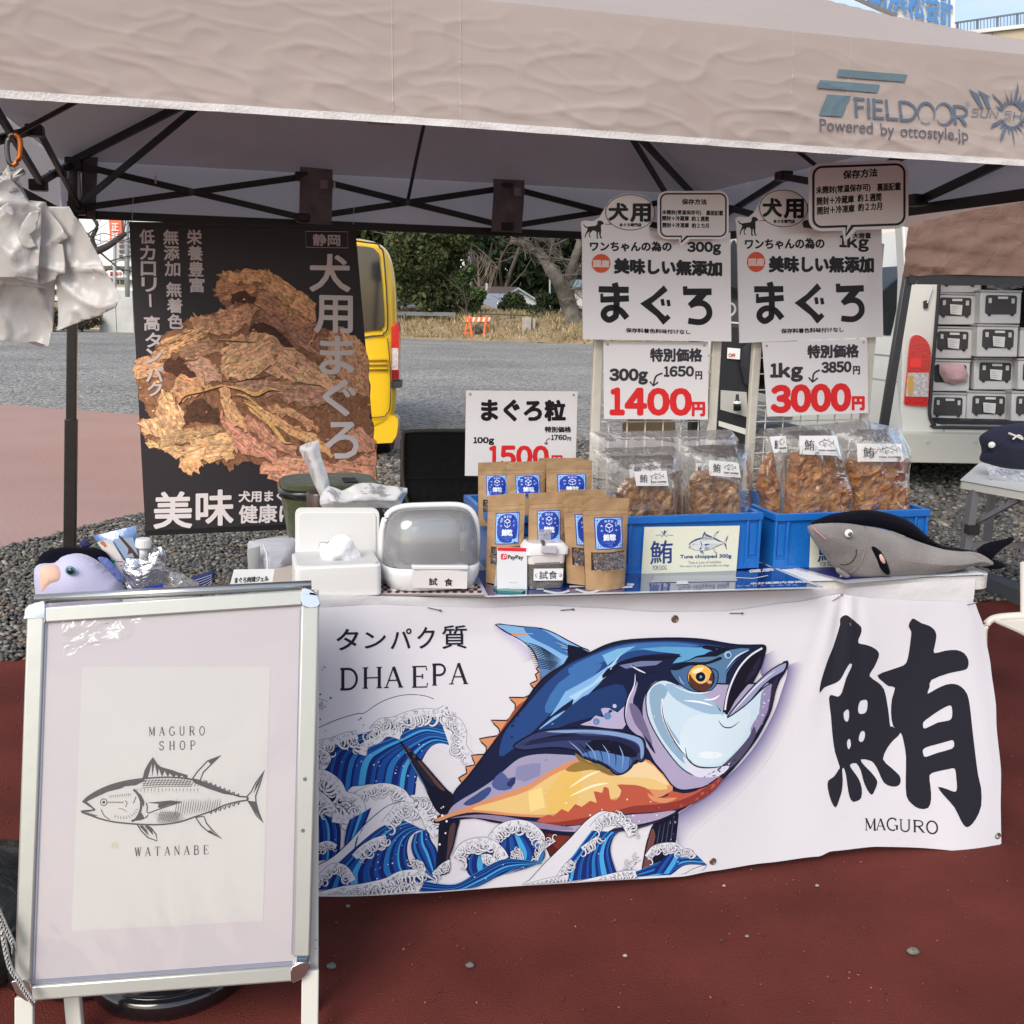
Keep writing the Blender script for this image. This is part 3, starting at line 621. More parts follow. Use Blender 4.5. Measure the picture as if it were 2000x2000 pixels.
a=Art(lambda x,y,l:atY(x,y,59.9-l));a.vtext('正話',(224.5,443),(224.5,461),13,14,(.8,.8,.8,1),.4);a.build('lettering',t,INK)
MB().tube([atY(224,610,60.2),atY(224,470,60.2)],.1,8).build('post',M('pole_grey',(.4,.4,.4)),t)
t=thing('steel_pole','thick galvanised steel pole standing left of the poster','pole',atY(246,575,40));MB().tube([atY(249,580,40),atY(245,300,40)],.09,12).build('shaft',M('galvanised',(.55,.57,.58),.4,metal=.6),t,smooth=True)
for y in (500,470,540):MB().tube([atY(247-.01*(575-y),y+2,40),atY(247-.01*(575-y),y-2,40)],.11,12).build('collar',M('galvanised',(.5,.5,.5)),t)
t=thing('concrete_wall','pale concrete wall panels behind the lot, left of the poster','wall',atY(220,640,43));A=atY(194,643,43);B=atY(330,643,43);zt=atY(220,567,43).z
for i in range(4):
    x0=A.x+(B.x-A.x)*i/4;MB().box(Vector((x0+.01,43,-.1)),Vector(((B.x-A.x)/4-.02,0,0)),Vector((0,.25,0)),Vector((0,0,zt+.1))).build('panel',M('concrete',(.5,.5,.48),.85,var=.12,vs=2),t,bevel=.01)
t=thing('bare_tree','bare tree with dark crooked limbs crossing behind the bag bundle','tree',atY(170,620,30));b=MB();rs=np.random.RandomState(4)
for P,r0,r1 in (([(150,640),(155,560),(165,500),(190,490),(215,478),(245,455)],.16,.07),([(188,490),(180,465),(190,440),(176,420)],.08,.04),([(190,488),(215,510),(240,530)],.03,.015),([(160,520),(130,470),(120,420)],.09,.05)):
    Q=[Vector(q) for q in spline([tuple(atY(x,y,30)) for x,y in P],False,4)];k=len(Q);b.tube(Q,[r0+(r1-r0)*i/(k-1) for i in range(k)],7)
    for i in range(4,k,3):branch(b,Q[i],Vector((rs.normal(),rs.normal()*.3,rs.normal()*.4+.5)),rs.uniform(.6,1.3),.02,2,rs,.6,2)
b.build('trunk',M('bark_dark',(.05,.04,.04),.9),t,smooth=True)
for i,(cx,w) in enumerate(((165,60),(120,80),(60,90),(300,70),(430,120))):tree('bank_bush',['brown dry bush at the foot of the concrete wall','scrubby bush behind the white carrier bags','scrubby bush at the far left edge of the lot','scrubby bush behind the upper poster','scrubby bush hidden by the middle of the poster'][i],cx,612,645,w,42.4,[(.10,.08,.05),(.16,.12,.07),(.06,.06,.03)],1400,.09,60+i,'dry bushes behind the lot',.03,zground=.2)
# ------------------------------------------------------------------ buildings seen over the canopy, top right
t=thing('office_building','tall building with big white rooftop sign of raised blue characters','building',atY(1720,300,38));Y0=38
A=atY(1480,700,Y0);B=atY(1862,0,Y0);z1=atY(1700,-330,Y0).z
MB().box(Vector((A.x,Y0+.6,-1)),Vector((B.x-A.x-.6,0,0)),Vector((0,12,0)),Vector((0,0,atY(1700,60,Y0).z))).build('wall',M('office_wall',(.66,.62,.52),.7),t)
s=MB().prism([atY(1500,-330,Y0),atY(1868,-330,Y0),atY(1864,120,Y0),atY(1747,30,Y0),atY(1500,-88,Y0)],Vector((0,.3,0))).build('sign_board',M('sign_white',(.85,.85,.83),.5),t)
def rsd(ch,x0,x1,yb,h):
    a=Art(lambda X,Y,l:atY(X,Y,Y0-.25-l));a.text(ch,(x0,yb),(x1,yb+4),h,c3(75,130,190),.9)
    a.build('character',s,INK)
    a=Art(lambda X,Y,l:atY(X+1.5,Y+2.5,Y0-.12-l));a.text(ch,(x0,yb),(x1,yb+4),h,c3(150,170,190),.9);a.build('character_side',s,INK)
rsd('湖',1690,1730,10,54);rsd('浜',1733,1771,22,58);rsd('松',1773,1805,34,62);rsd('会',1807,1834,42,64);rsd('計',1836,1860,49,68)
b=MB()
for i in range(9):b.bar(atY(1500+24*i,-95+9*i,Y0+.1),atY(1524+24*i,-60+9*i,Y0+2.4),.15,.15)
b.build('sign_truss',M('truss_brown',(.2,.15,.1),.7),t)
MB().bar(atY(1640,-16,Y0-.4),atY(1752,31,Y0-.4),.05,.12).build('sign_edge_cable',M('cable_dark',(.15,.15,.15)),t)
t=thing('beige_building','beige panelled building with a grey roof railing, upper right corner','building',atY(1950,300,42));Y1=42
P=[atY(1870,66,Y1),atY(2700,-30,Y1)];n_=12;cwb=M('beige_panel',(.50,.425,.30),.7,var=.04,vs=.6)
MB().prism([atY(1870,71,Y1),atY(2700,-26,Y1),atY(2700,900,Y1),atY(1870,640,Y1)],Vector((.5,10,0))).build('wall',M('beige_core',(.6,.5,.3)),t)
for i in range(n_):
    f0=i/n_;f1=(i+1)/n_-.002;L_=lambda f,dy:atY(1870+830*f,66-96*f+dy,Y1-.06)
    MB().prism([L_(f0,6),L_(f1,6),L_(f1,300),L_(f0,300)],Vector((0,.05,0))).build('wall_panel',cwb,t)
MB().prism([atY(1868,62,Y1-.2),atY(2700,-34,Y1-.2),atY(2700,-26,Y1-.2),atY(1868,69,Y1-.2)],Vector((0,.6,0))).build('coping',M('coping_white',(.75,.75,.72),.6),t)
rl=MB();g=M('rail_blue_grey',(.16,.2,.25),.5,metal=.3)
rl.bar(atY(1850,47,Y1),atY(2700,-78,Y1),.06,.06);rl.build('railing_rail',g,t)
for i in range(90):
    x=1870+i*6.5;y0=44-(x-1870)*.147;MB().bar(atY(x,y0,Y1),atY(x,63-(x-1870)*.115,Y1),.1 if i % 6 == 0 else .022,.02,Vector((0,1,0))).build('railing_post' if i % 6 == 0 else 'railing_bar',g,t)
# ================================================================== shaped sheets
def seglen(p,a,b):
    ax,ay=a;bx,by=b;dx,dy=bx-ax,by-ay;L=dx*dx+dy*dy
    t=0 if L == 0 else max(0,min(1,((p[0]-ax)*dx+(p[1]-ay)*dy)/L));return math.hypot(p[0]-ax-t*dx,p[1]-ay-t*dy)
def sheet2d(name,pts,conv,cut,f,mat,parent=None,back=None,solid=0.0,smooth=True,world=False,sub=0,dcol=None):
    """outline pts (pixels, or 3-D points when world) on an upright plane, cut to a fine mesh and relieved by f(a, b, dist) towards the viewer"""
    N=conv.N;X=N.cross(ZZ);P3=[Vector(p) for p in pts] if world else [conv(p[0],p[1]) for p in pts]
    O=P3[0]-X*P3[0].dot(X)-ZZ*P3[0].z;q=[(p.dot(X),p.z) for p in P3]
    bm=bmesh.new();vs=[bm.verts.new((a,b_,0)) for a,b_ in q]
    tr=tessellate_polygon([[Vector((a,b_,0)) for a,b_ in q]])
    for t in tr:
        try:bm.faces.new([vs[i] for i in t])
        except Exception:pass
    for ax in (0,1):
        lo=min(c[ax] for c in q);hi=max(c[ax] for c in q);g=lo+cut
        while g < hi:
            co=[0,0,0];co[ax]=g;no=[0,0,0];no[ax]=1
            bmesh.ops.bisect_plane(bm,geom=bm.verts[:]+bm.edges[:]+bm.faces[:],plane_co=co,plane_no=no,dist=1e-6);g += cut
    n=len(q);V=[];F=[];bm.verts.index_update();C=[]
    for v in bm.verts:
        a,b_=v.co.x,v.co.y;d=min(seglen((a,b_),q[i],q[(i+1) % n]) for i in range(n));V.append((a,b_,d))
    F=[tuple(v.index for v in fc.verts) for fc in bm.faces];bm.free()
    W3=[O+X*a+ZZ*b_-N*f(a,b_,d) for a,b_,d in V]
    cols=[dcol(a,b_,d) for a,b_,d in V] if dcol else None
    if back:
        k=len(W3);W3 += [O+X*a+ZZ*b_+N*back(a,b_,d) for a,b_,d in V];F += [tuple(i+k for i in reversed(fc)) for fc in F]
        if cols:cols=cols*2
    o=mesh(name,W3,F,mat,parent,cols=cols,smooth=smooth,org=None if parent else W3[0])
    if solid:s=o.modifiers.new('solid','SOLIDIFY');s.thickness=solid;s.offset=0
    return o
def nz3(a,b,c=0):return noise.noise(Vector((a,b,c)))
def ridge(a,b,c=0):return 1-abs(noise.noise(Vector((a,b,c))))*2
def rrect(x0,y0,x1,y1,r,n=4):
    P=[]
    for cx,cy,a in ((x1-r,y0+r,-90),(x1-r,y1-r,0),(x0+r,y1-r,90),(x0+r,y0+r,180)):
        for i in range(n+1):t=math.radians(a+90*i/n);P.append((cx+r*math.cos(t),cy+r*math.sin(t)))
    return P
def warp(P,q):
    """map unit-square points into the pixel quad q = TL, TR, BR, BL"""
    o=[]
    for s,t in P:
        x=q[0][0]*(1-s)*(1-t)+q[1][0]*s*(1-t)+q[2][0]*s*t+q[3][0]*(1-s)*t;y=q[0][1]*(1-s)*(1-t)+q[1][1]*s*(1-t)+q[2][1]*s*t+q[3][1]*(1-s)*t;o.append((x,y))
    return o
def slab(name,pts,conv,th,mat,parent,bevel=0,front=0.0):
    P=[conv(p[0],p[1],front) for p in pts];o=MB().prism(P,conv.N*th).build(name,mat,parent,bevel=bevel) ;return fix_normals(o)
# ================================================================== canopy tent
UL,UR,VF,VB=-.78,1.89,-.05,2.50;ZE,ZP=1.80,2.37;VZ=1.583
tent=thing('canopy_tent','beige pop-up canopy over the stall with black folding frame and printed front','canopy tent',T(.55,1.2,0))
m_can=M('canopy_cloth',(.49,.415,.375),.6,col2=(.53,.455,.415),vs=3,bump=.08,bs=420,dist=0.0,detail=6,sheen=.1,spec=.25)
m_lin=M('canopy_lining',(.60,.59,.62),.55,var=.08,vs=2,bump=.3,bs=5,dist=1.5)

def glow(m,k,col):
    n=m.node_tree.nodes;L=m.node_tree.links;o=[q for q in n if q.type == 'OUTPUT_MATERIAL'][0];t=n.new('ShaderNodeBsdfTranslucent');t.inputs[0].default_value=col;x=n.new('ShaderNodeMixShader');x.inputs[0].default_value=k
    L.new(n['Principled BSDF'].outputs[0],x.inputs[1]);L.new(t.outputs[0],x.inputs[2]);L.new(x.outputs[0],o.inputs[0])
glow(m_can,.28,(.62,.58,.58,1));glow(m_lin,.22,(.80,.80,.86,1))
m_blk=M('black_steel',(.012,.012,.014),.38,metal=0,spec=.6);m_hem=M('hem_white',(.62,.60,.59),.6,bump=.2,bs=200)
def roofz(a,b):
    f=min(min(a,1-a)*2,min(b,1-b)*2);return ZE+(ZP-ZE)*(f**1.04)-.012*math.sin(math.pi*min(1,f))*(abs(abs(a-.5)-abs(b-.5)) < .9)
def roofp(a,b,dz=0.0):
    w=.008*nz3(a*6,b*6,3)+.004*ridge(a*9+b*3,b*14,1);e=min(a,1-a,b,1-b);w *= min(1,e*20)
    return T(UL+(UR-UL)*a,VF+(VB-VF)*b,roofz(a,b)+w+dz)
b=MB();b.grid(lambda s,t:roofp(s,t),110,110);b.build('canopy_top',m_can,tent,smooth=True)
b=MB();b.grid(lambda s,t:roofp(s*.996+.002,t*.996+.002,-.005),60,60);b.build('lining',m_lin,tent,smooth=True)
def vd(u,z):
    k=min(1,max(0,(ZE-z)/.05));bt=max(0,1-(z-VZ)/.09)
    r=ridge(u*2.1+z*3.2,z*9-u*1.1,2)**3
    return k*(.005*nz3(u*.9,z*2,5)+.0003*r+.0016*max(0,ridge(u*4.3-z*7,z*13+u*3,9))**6+.0013*max(0,ridge(u*9+z*16,z*22-u*4,19))**6+.0016*nz3(u*18,z*38,2)*(.4+bt)+.004*bt*ridge(u*9+z*8,z*16,12)**3)+.012*bt*math.sin(u*4.3+1)*.5
vz=lambda u,z:T(u,VF-vd(u,z)-(ZE-z)*.03,z)
b=MB();b.grid(lambda s,t:vz(UL+(UR-UL)*s,ZE+(VZ-ZE)*t),440,60);val=b.build('valance',m_can,tent,smooth=True)
b=MB();b.grid(lambda s,t:vz(UL+(UR-UL)*s,VZ+.0125-.0125*t)-VV*.0022,330,3);h=b.build('hem',m_hem,tent,smooth=True)
for nm,x0 in (('seam',765),('seam',897),('seam',1544),('seam',1655)):
    u0=uvz(onv(x0,150,VF))[0];b=MB();b.grid(lambda s,t:vz(u0-.0009+.0018*s,ZE+(VZ+.02-ZE)*t)-VV*.0012,1,40);b.build('seam',M('seam_thread',(.5,.43,.39),.7),tent)
def vsec(p0,p1,n=60,seed=0):
    b=MB();d=(p1-p0);nn=d.cross(ZZ).normalized()
    def g(s,t):return p0+d*s+ZZ*((VZ-ZE)*t)+nn*(.008*nz3(s*7,t*3,seed)*t+.003*nz3(s*30,t*8,seed+2))
    b.grid(g,n,8);return b
vsec(T(UL,VF,ZE),T(UL,VB,ZE),seed=1).build('valance',m_lin,tent,smooth=True)
vsec(T(UR,VB,ZE),T(UR,VF,ZE),seed=2).build('valance',m_lin,tent,smooth=True)
vsec(T(UL,VB,ZE),T(UR,VB,ZE),seed=3).build('valance',m_lin,tent,smooth=True)
for p,q in ((T(UL+.006,VF+.03,VZ+.014),T(UL+.006,VB-.006,VZ+.014)),(T(UL,VB-.01,VZ+.014),T(UR,VB-.01,VZ+.014)),(T(UR-.006,VB,VZ+.014),T(UR-.006,VF+.03,VZ+.014))):
    MB().bar(p,q,.006,.032).build('black_hem',m_blk,tent)
PU=[-.715,.14,.985,1.83];PV=[.03,.84,1.65,2.43]
def scissor(A,B,n=3):
    d=B-A;sd=d.cross(ZZ).normalized()*.012
    for k in range(n):
        p=A+d*(k/n);q=A+d*((k+1)/n);c=.05/n
        hi,lo=1.775,1.615
        for (za,zb,s) in ((hi,lo,1),(lo,hi,-1)):
            MB().bar(Vector((p.x,p.y,za))+sd*s,Vector((q.x,q.y,zb))+sd*s,.012,.024).build('truss_bar',m_blk,tent)
        m=(p+q)/2;MB().tube([Vector((m.x,m.y,1.695))-sd*2.4,Vector((m.x,m.y,1.695))+sd*2.4],.011,8).build('pivot',M('pivot_steel',(.1,.1,.1),.3,metal=.6),tent)
    for k in range(1,n):
        p=A+d*(k/n)
        for z in (hi,lo):MB().cbox(Vector((p.x,p.y,z)),.055,.05,.034,d.normalized(),sd.normalized()).build('joint',m_blk,tent,bevel=.005)
C4=[T(PU[0],PV[0],0),T(PU[3],PV[0],0),T(PU[3],PV[3],0),T(PU[0],PV[3],0)]
for i in range(4):scissor(C4[i],C4[(i+1) % 4])
pk=T(.555,1.225,2.27)
m_leg=M('black_leg_powder',(.016,.013,.012),.42,var=.2,vs=30)
for i,c in enumerate(C4):
    sp0=Vector((c.x,c.y,1.79));sp1=Vector((c.x,c.y,.004))+UU*(-.12 if i in (0,3) else .12);MB().bar(sp0,sp1,.036,.036,VV).build('leg',m_leg,tent,bevel=.003);MB().bar(sp0.lerp(sp1,.55),sp1,.045,.045,VV).build('lower_leg',m_leg,tent,bevel=.003)
    for z in (1.775,1.615):MB().cbox(Vector((c.x,c.y,z)),.062,.062,.05,UU,VV).build('bracket',m_blk,tent,bevel=.006)
    MB().cbox(Vector((sp1.x,sp1.y,.012)),.09,.09,.01,UU,VV).build('foot',m_blk,tent)
    if i in (2,3):MB().cbox(Vector((c.x,c.y,1.70)),.036,.036,.11,UU,VV).build('sticker',M('leg_sticker',(.35,.33,.36),.5),tent)
    top=Vector((c.x,c.y,1.79));MB().bar(top,top.lerp(pk,.5),.014,.026).build('roof_strut',m_blk,tent);MB().bar(top.lerp(pk,.5),pk,.014,.024).build('roof_strut',m_blk,tent)
    MB().bar(Vector((c.x,c.y,1.62)),top.lerp(pk,.42)-ZZ*.01,.012,.022).build('strut_brace',m_blk,tent)
for (u,v) in ((.56,PV[3]),(.56,PV[0]),(PU[0],1.24),(PU[3],1.24)):
    p=T(u,v,1.70);m=p.lerp(pk,.45)+ZZ*.06;MB().tube([Vector(q) for q in spline([tuple(p),tuple(m),tuple(pk)],False,8)],.007,6).build('roof_rod',m_blk,tent)
MB().cbox(pk,.09,.09,.07).build('hub',m_blk,tent,bevel=.01)
m_tab=M('fabric_tab_dark',(.17,.155,.165),.5,var=.3,vs=14)
def tab(pts,v):
    sheet2d('fabric_tab',pts,VPL(v),.03,lambda a,b_,d:.008*nz3(a*14,b_*9,4)+.006*math.sin(b_*30),m_tab,tent)
tab([(586,325),(650,331),(648,440),(584,436)],2.405);tab([(964,349),(1025,352),(1020,455),(960,452)],2.405)
tab([(160,290),(192,283),(190,345),(186,430),(160,420)],2.46);tab([(1520,312),(1556,306),(1578,318),(1572,398),(1545,372)],2.0)
# white velcro loops on the bars
for (x,y) in ((632,360),(1010,375)):MB().cbox(onv(x,y,2.40),.03,.02,.034,UU,VV).build('velcro_loop',M('velcro_grey',(.32,.30,.33),.7),tent)
for (x,y) in ((304,351),(653,363)):MB().cbox(onv(x,y,2.40),.006,.02,.028,UU,VV).build('tie',M('tie_white',(.7,.7,.7),.6),tent)
# printed logo on the valance
def zc(ox,oy,sc):return lambda P:[(ox+x/sc,oy+y/sc) for x,y in P]
K3=zc(1560,0,4.391)
def cu(x,y,l):
    p=onv(x,y,VF-.006);u,v,z=uvz(p);return Vector((u,z,l))
def postv(u,z,l):return vz(u,z)-VV*l
a=Art(cu,base=.0026,step=.00006);g1=c3(98,118,128);g2=c3(95,108,125)
a.poly(K3([(345,592),(930,640),(905,703),(325,657)]),g1);a.poly(K3([(180,685),(697,727),(670,796),(148,755)]),g1);a.poly(K3([(243,810),(442,825),(365,1000),(170,990)]),g1)
def Ks(P,w,sm=0,taper=0):a.stroke(K3(P),w/4.391,g2,sm,taper)
for P,w in (([(484,832),(492,1005)],26),([(466,845),(560,852)],22),([(490,915),(555,920)],20),([(592,842),(598,1012)],26),([(640,845),(644,1020)],26),([(625,860),(722,868)],22),([(640,935),(712,940)],20),([(640,1008),(728,1016)],22),([(750,852),(756,1025)],24),([(745,1016),(848,1025)],22)):Ks(P,w)
Ks([(866,865),(872,1032)],24);Ks([(860,872),(930,878),(985,915),(1000,965),(970,1015),(930,1030),(862,1028)],22,3)
Ks(_arc(1090,972,72,90,140,400,20),24,0,2);Ks(_arc(1242,978,74,92,-160,150,20),26,0,2);Ks(_arc(1090,972,72,90,60,130,8),8);Ks(_arc(1242,978,74,92,210,300,8),12)
Ks([(1335,900),(1338,1068)],24);Ks([(1325,908),(1400,912),(1440,940),(1440,975),(1400,1000),(1340,998)],22,3);Ks([(1380,1000),(1430,1076)],28)
Ks(_arc(1452,893,15,20,0,360,12),3);a.text('R',(1560+1446/4.391,902/4.391),(1560+1458/4.391,902/4.391),4,g2)
a.text('Powered',(1560+172/4.391,1118/4.391),(1560+632/4.391,1148/4.391),23,c3(95,95,108));a.text('by',(1560+697/4.391,1192/4.391),(1560+812/4.391,1200/4.391),31,c3(95,95,108));a.text('ottostyle.jp',(1560+868/4.391,1205/4.391),(1560+1445/4.391,1240/4.391),30,c3(95,95,108))
cx,cy=1830,985
for i in range(22):
    t=math.radians(i*360/22+8);L=170+ (60 if i % 2 else 0)+random.uniform(-15,25);da=.13
    if abs(math.sin(t)) < .22:continue
    P=[(cx+90*math.cos(t-da),cy+108*math.sin(t-da)),(cx+L*math.cos(t-.02)*.9,cy+L*1.2*math.sin(t-.02)),(cx+L*.8*math.cos(t+.02),cy+L*.85*math.sin(t+.03)),(cx+90*math.cos(t+da),cy+108*math.sin(t+da))]
    a.poly(K3(P),g2)
a.stroke(K3(_arc(cx,cy,88,106,205,335,16)),3.4,g2);a.stroke(K3(_arc(cx,cy,88,106,25,155,16)),3.4,g2)
a.poly(K3([(1463,760),(1565,820),(1545,822),(1590,925),(1560,925),(1505,830)]),g2);a.poly(K3([(1540,768),(1650,830),(1620,830),(1650,930),(1615,930),(1580,840)]),g2)
def LT(ch,x0,y0,w,h):
    D={'S':[(1,1),(.25,1),(.12,.62),(.9,.5),(.8,.02),(0,0)],'U':[(.15,1),(0,.1),(.3,0),(.75,0),(.95,1)],'N':[(0,0),(.12,1),(.85,0),(1,1)],'H':[(0,0),(.12,1)],'I':[(0,0),(.15,1)],'D':[(0,0),(.12,1),(.8,1),(1,.5),(.7,0),(0,0)],'E':[(1,1),(.12,1),(0,0),(.9,0)]}
    sk=.18;f=lambda P:K3([(x0+(p[0]+sk*p[1]*.5)*w,y0+(1-p[1])*h+(p[0]*w)*.08) for p in P])
    a.stroke(f(D[ch]),2.1,g2)
    if ch == 'H':a.stroke(f([(.9,0),(1.02,1)]),2.1,g2);a.stroke(f([(.06,.5),(.96,.5)]),2.1,g2)
    if ch == 'E':a.stroke(f([(.06,.5),(.9,.5)]),2.1,g2)
for ch,x in (('S',1480),('U',1560),('N',1640),('S',1755),('H',1840),('I',1925),('D',1960),('E',2050)):LT(ch,x,930+(x-1480)*.08,68,66)
a.build('printed_logo',tent,INKC,post=postv,cut=.008)
# ================================================================== yellow van (rear right corner in view)
YV=8.45
yv=thing('yellow_van','bright yellow compact van parked with its rear towards the stall, behind the poster','van',Vector((-1.8,YV+1.8,0)))
m_yel=M('yellow_paint',(.80,.50,.012),.28,coat=.8,var=.03,vs=.6);m_gl=M('tinted_glass',(.012,.014,.016),.06,spec=.8);m_tyre=M('tyre_rubber',(.02,.02,.02),.8,bump=.3,bs=60);m_pl=M('black_plastic',(.025,.026,.03),.5)
xr=atY(778,700,YV).x;half=.845;xc=xr-half
def ysec(y,sc=1.0,dz=0.0):
    prof=[(.80,.24),(.845,.40),(.848,.75),(.848,1.2),(.84,1.5),(.80,1.70),(.71,1.80),(.5,1.83),(0,1.84)]
    pts=[(x*sc,.24+(z-.24)*(1-(1-sc)*.6)+dz) for x,z in prof];pts=[(-x,z) for x,z in reversed(pts)][:-1]+list(reversed(pts)) if False else [(x,z) for x,z in pts]+[(-x,z) for x,z in reversed(pts[:-1])]
    return [Vector((xc+x-.135*(y-YV),y,z)) for x,z in pts]
b=MB();b.loft([ysec(YV+.0,.86),ysec(YV+.02,.93),ysec(YV+.07,.975),ysec(YV+.16,1),ysec(YV+1.5,1),ysec(YV+3.0,.99),ysec(YV+3.9,.93),ysec(YV+4.1,.85)]);o=b.build('body',m_yel,yv,smooth=True);fix_normals(o)
s=o.modifiers.new('s','SUBSURF');s.levels=s.render_levels=2
CY=lambda x,y,l=0.0:atY(x,y,YV-.012-l)
CY.N=Vector((0,1,0))
slab('rear_window',spline([(560,482),(640,478),(715,482),(735,490),(741,510),(750,620),(744,640),(728,645),(560,652)],True,4),CY,.05,m_gl,yv)
b=MB();P=spline([(550,474),(718,474),(742,484),(750,506),(757,628),(750,650),(728,656),(550,662)],True,4)
b.tube([CY(x,y,-.004) for x,y in P]+[CY(*P[0],-.004)],.007,5,False);b.build('window_seal',m_pl,yv)
b=MB();b.tube([CY(x,y,.0) for x,y in spline([(757,660),(762,720),(762,790),(755,808),(735,815),(600,818)],False,4)],.0045,5,False);b.build('door_gap',m_pl,yv)
for k in range(3):b=MB();b.tube([CY(600,704+k*9),CY(756,702+k*9)],.012,6);b.build('pressed_rib',m_yel,yv,smooth=True)
m_redl=M('red_lens',(.55,.01,.012),.12,coat=1,bump=.1,bs=50);m_clr=M('clear_lens',(.55,.52,.52),.1,coat=1,bump=.6,bs=70,var=.3,vs=40);m_dred=M('dark_red_lens',(.22,.008,.01),.12,coat=1)
CL=lambda x,y,l=0.0:atY(x,y,YV+.02-l)
CL.N=Vector((0,1,0))
tl=slab('tail_lamp',[(764,640),(776,628),(779,640),(779,742),(764,742)],CL,.14,m_redl,yv,bevel=.004)
slab('lens',[(765,680),(778,680),(778,722),(765,722)],CL,.1,m_clr,tl,front=.004);slab('lens',[(765,724),(778,724),(778,742),(765,742)],CL,.1,m_dred,tl,front=.004)
slab('side_moulding',[(764,744),(781,744),(781,758),(764,758)],CL,.2,m_pl,yv,front=.0)
slab('bumper',spline([(520,815),(700,815),(770,812),(776,840),(768,860),(740,866),(520,868)],True,3),CL,.18,m_yel,yv,bevel=.01)
for dx,dy in ((half-.13,.55),(-half+.13,.55),(half-.13,3.2),(-half+.13,3.2)):
    dx -= .135*dy;w=MB();w.tube([Vector((xc+dx-.09,YV+dy,.29)),Vector((xc+dx+.09,YV+dy,.29))],.29,28);o=w.build('wheel',m_tyre,yv,smooth=False,bevel=.02)
    MB().tube([Vector((xc+dx-.095,YV+dy,.29)),Vector((xc+dx+.095,YV+dy,.29))],.18,20).build('rim',M('steel_rim',(.4,.4,.4),.4,metal=.8),o)
    for k in range(5):MB().ring(Vector((xc+dx-.07+k*.035,YV+dy,.29)),.288,.004,(1,0,0),28,4).build('tread_rib',m_tyre,o)
slab('number_plate',[(560,735),(640,735),(640,775),(560,775)],CY,.01,M('plate_white',(.75,.75,.7),.4),yv,front=.01)
# dark inside of the side windows
for s in (1,-1):
    b=MB();b.box(Vector((xc+s*.79-.0675,YV+.5,1.15)),Vector((s*.012,0,0)),Vector((-.351,2.6,0)),Vector((-s*.06,0,.4)));b.build('side_window',m_gl,yv)
# ================================================================== white van (open rear with storage cases)
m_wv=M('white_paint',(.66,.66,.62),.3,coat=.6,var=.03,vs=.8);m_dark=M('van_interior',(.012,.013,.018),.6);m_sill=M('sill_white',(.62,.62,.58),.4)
WY=7.62
wv=thing('white_van','white high-roof van with open tailgate, stacked storage cases inside, behind the right price sign','van',Vector((3.6,WY+2.2,0)))
c0=atY(1762,870,WY);wx=c0.x;bdir=Vector((-.155,1,0)).normalized();rdir=Vector((1,0,0))
def side(s,z): # side skin, s along the length, tumblehome above the belt
    lean=0.0 if z < 1.1 else (z-1.1)**1.4*.16
    bul=.03*math.sin(min(1,max(0,(z-.3)/.9))*math.pi)
    return Vector((wx,WY,0))+bdir*s+rdir*(lean-bul)+ZZ*z
S_open0,S_open1=1.95,3.0
def skin(s0,s1,z0,z1,name,n1=10,n2=14,parent=wv,mat=None,off=0.0):
    b=MB();b.grid(lambda i,j:side(s0+(s1-s0)*i,z0+(z1-z0)*j)-rdir*off,n1,n2);return b.build(name,mat or m_wv,parent,smooth=True)
skin(0.0,S_open0,.28,1.93,'side_panel');skin(S_open1,4.6,.28,1.93,'side_panel');skin(S_open0,S_open1,.28,.42,'side_sill');skin(S_open0,S_open1,1.80,1.93,'roof_rail')
skin(.30,1.55,1.14,1.66,'side_window',mat=m_gl,off=.006);skin(3.2,4.1,1.14,1.66,'side_window',mat=m_gl,off=.006)
skin(.02,S_open0,.985,.995,'belt_line',mat=M('shadow_gap',(.25,.25,.24),.6),off=.004,n2=1);skin(.02,S_open0,.80,.806,'crease_line',mat=M('shadow_gap',(.25,.25,.24)),off=.004,n2=1)
b=MB();b.grid(lambda i,j:Vector((wx+.14+1.46*j,WY,0))+bdir*(4.6*i)+ZZ*(1.93+.07*math.sin(math.pi*j)),8,10);b.build('roof',m_wv,wv,smooth=True)
b=MB();b.grid(lambda i,j:Vector((wx+1.72-(0 if j < .5 else (j-.5)*.2),WY,0))+bdir*(4.6*i)+ZZ*(.28+1.65*j),8,10);b.build('side_panel',m_wv,wv,smooth=True)
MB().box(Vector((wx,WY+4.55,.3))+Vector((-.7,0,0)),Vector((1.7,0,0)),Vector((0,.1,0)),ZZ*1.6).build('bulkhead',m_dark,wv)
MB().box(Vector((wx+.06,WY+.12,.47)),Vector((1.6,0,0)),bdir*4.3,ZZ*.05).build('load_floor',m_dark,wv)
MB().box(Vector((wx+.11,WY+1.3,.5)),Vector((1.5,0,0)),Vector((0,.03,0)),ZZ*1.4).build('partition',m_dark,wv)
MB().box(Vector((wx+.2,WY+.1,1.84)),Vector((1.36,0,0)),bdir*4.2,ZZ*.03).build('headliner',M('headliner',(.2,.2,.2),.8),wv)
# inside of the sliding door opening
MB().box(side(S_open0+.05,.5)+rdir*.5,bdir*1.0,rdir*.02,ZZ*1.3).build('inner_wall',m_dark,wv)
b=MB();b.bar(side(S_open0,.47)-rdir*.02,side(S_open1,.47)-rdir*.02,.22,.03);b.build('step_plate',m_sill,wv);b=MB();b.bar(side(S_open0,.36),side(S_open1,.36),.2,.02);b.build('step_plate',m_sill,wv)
WC=lambda x,y,l=0.0:atY(x,y,WY-l)
WC.N=Vector((0,1,0))
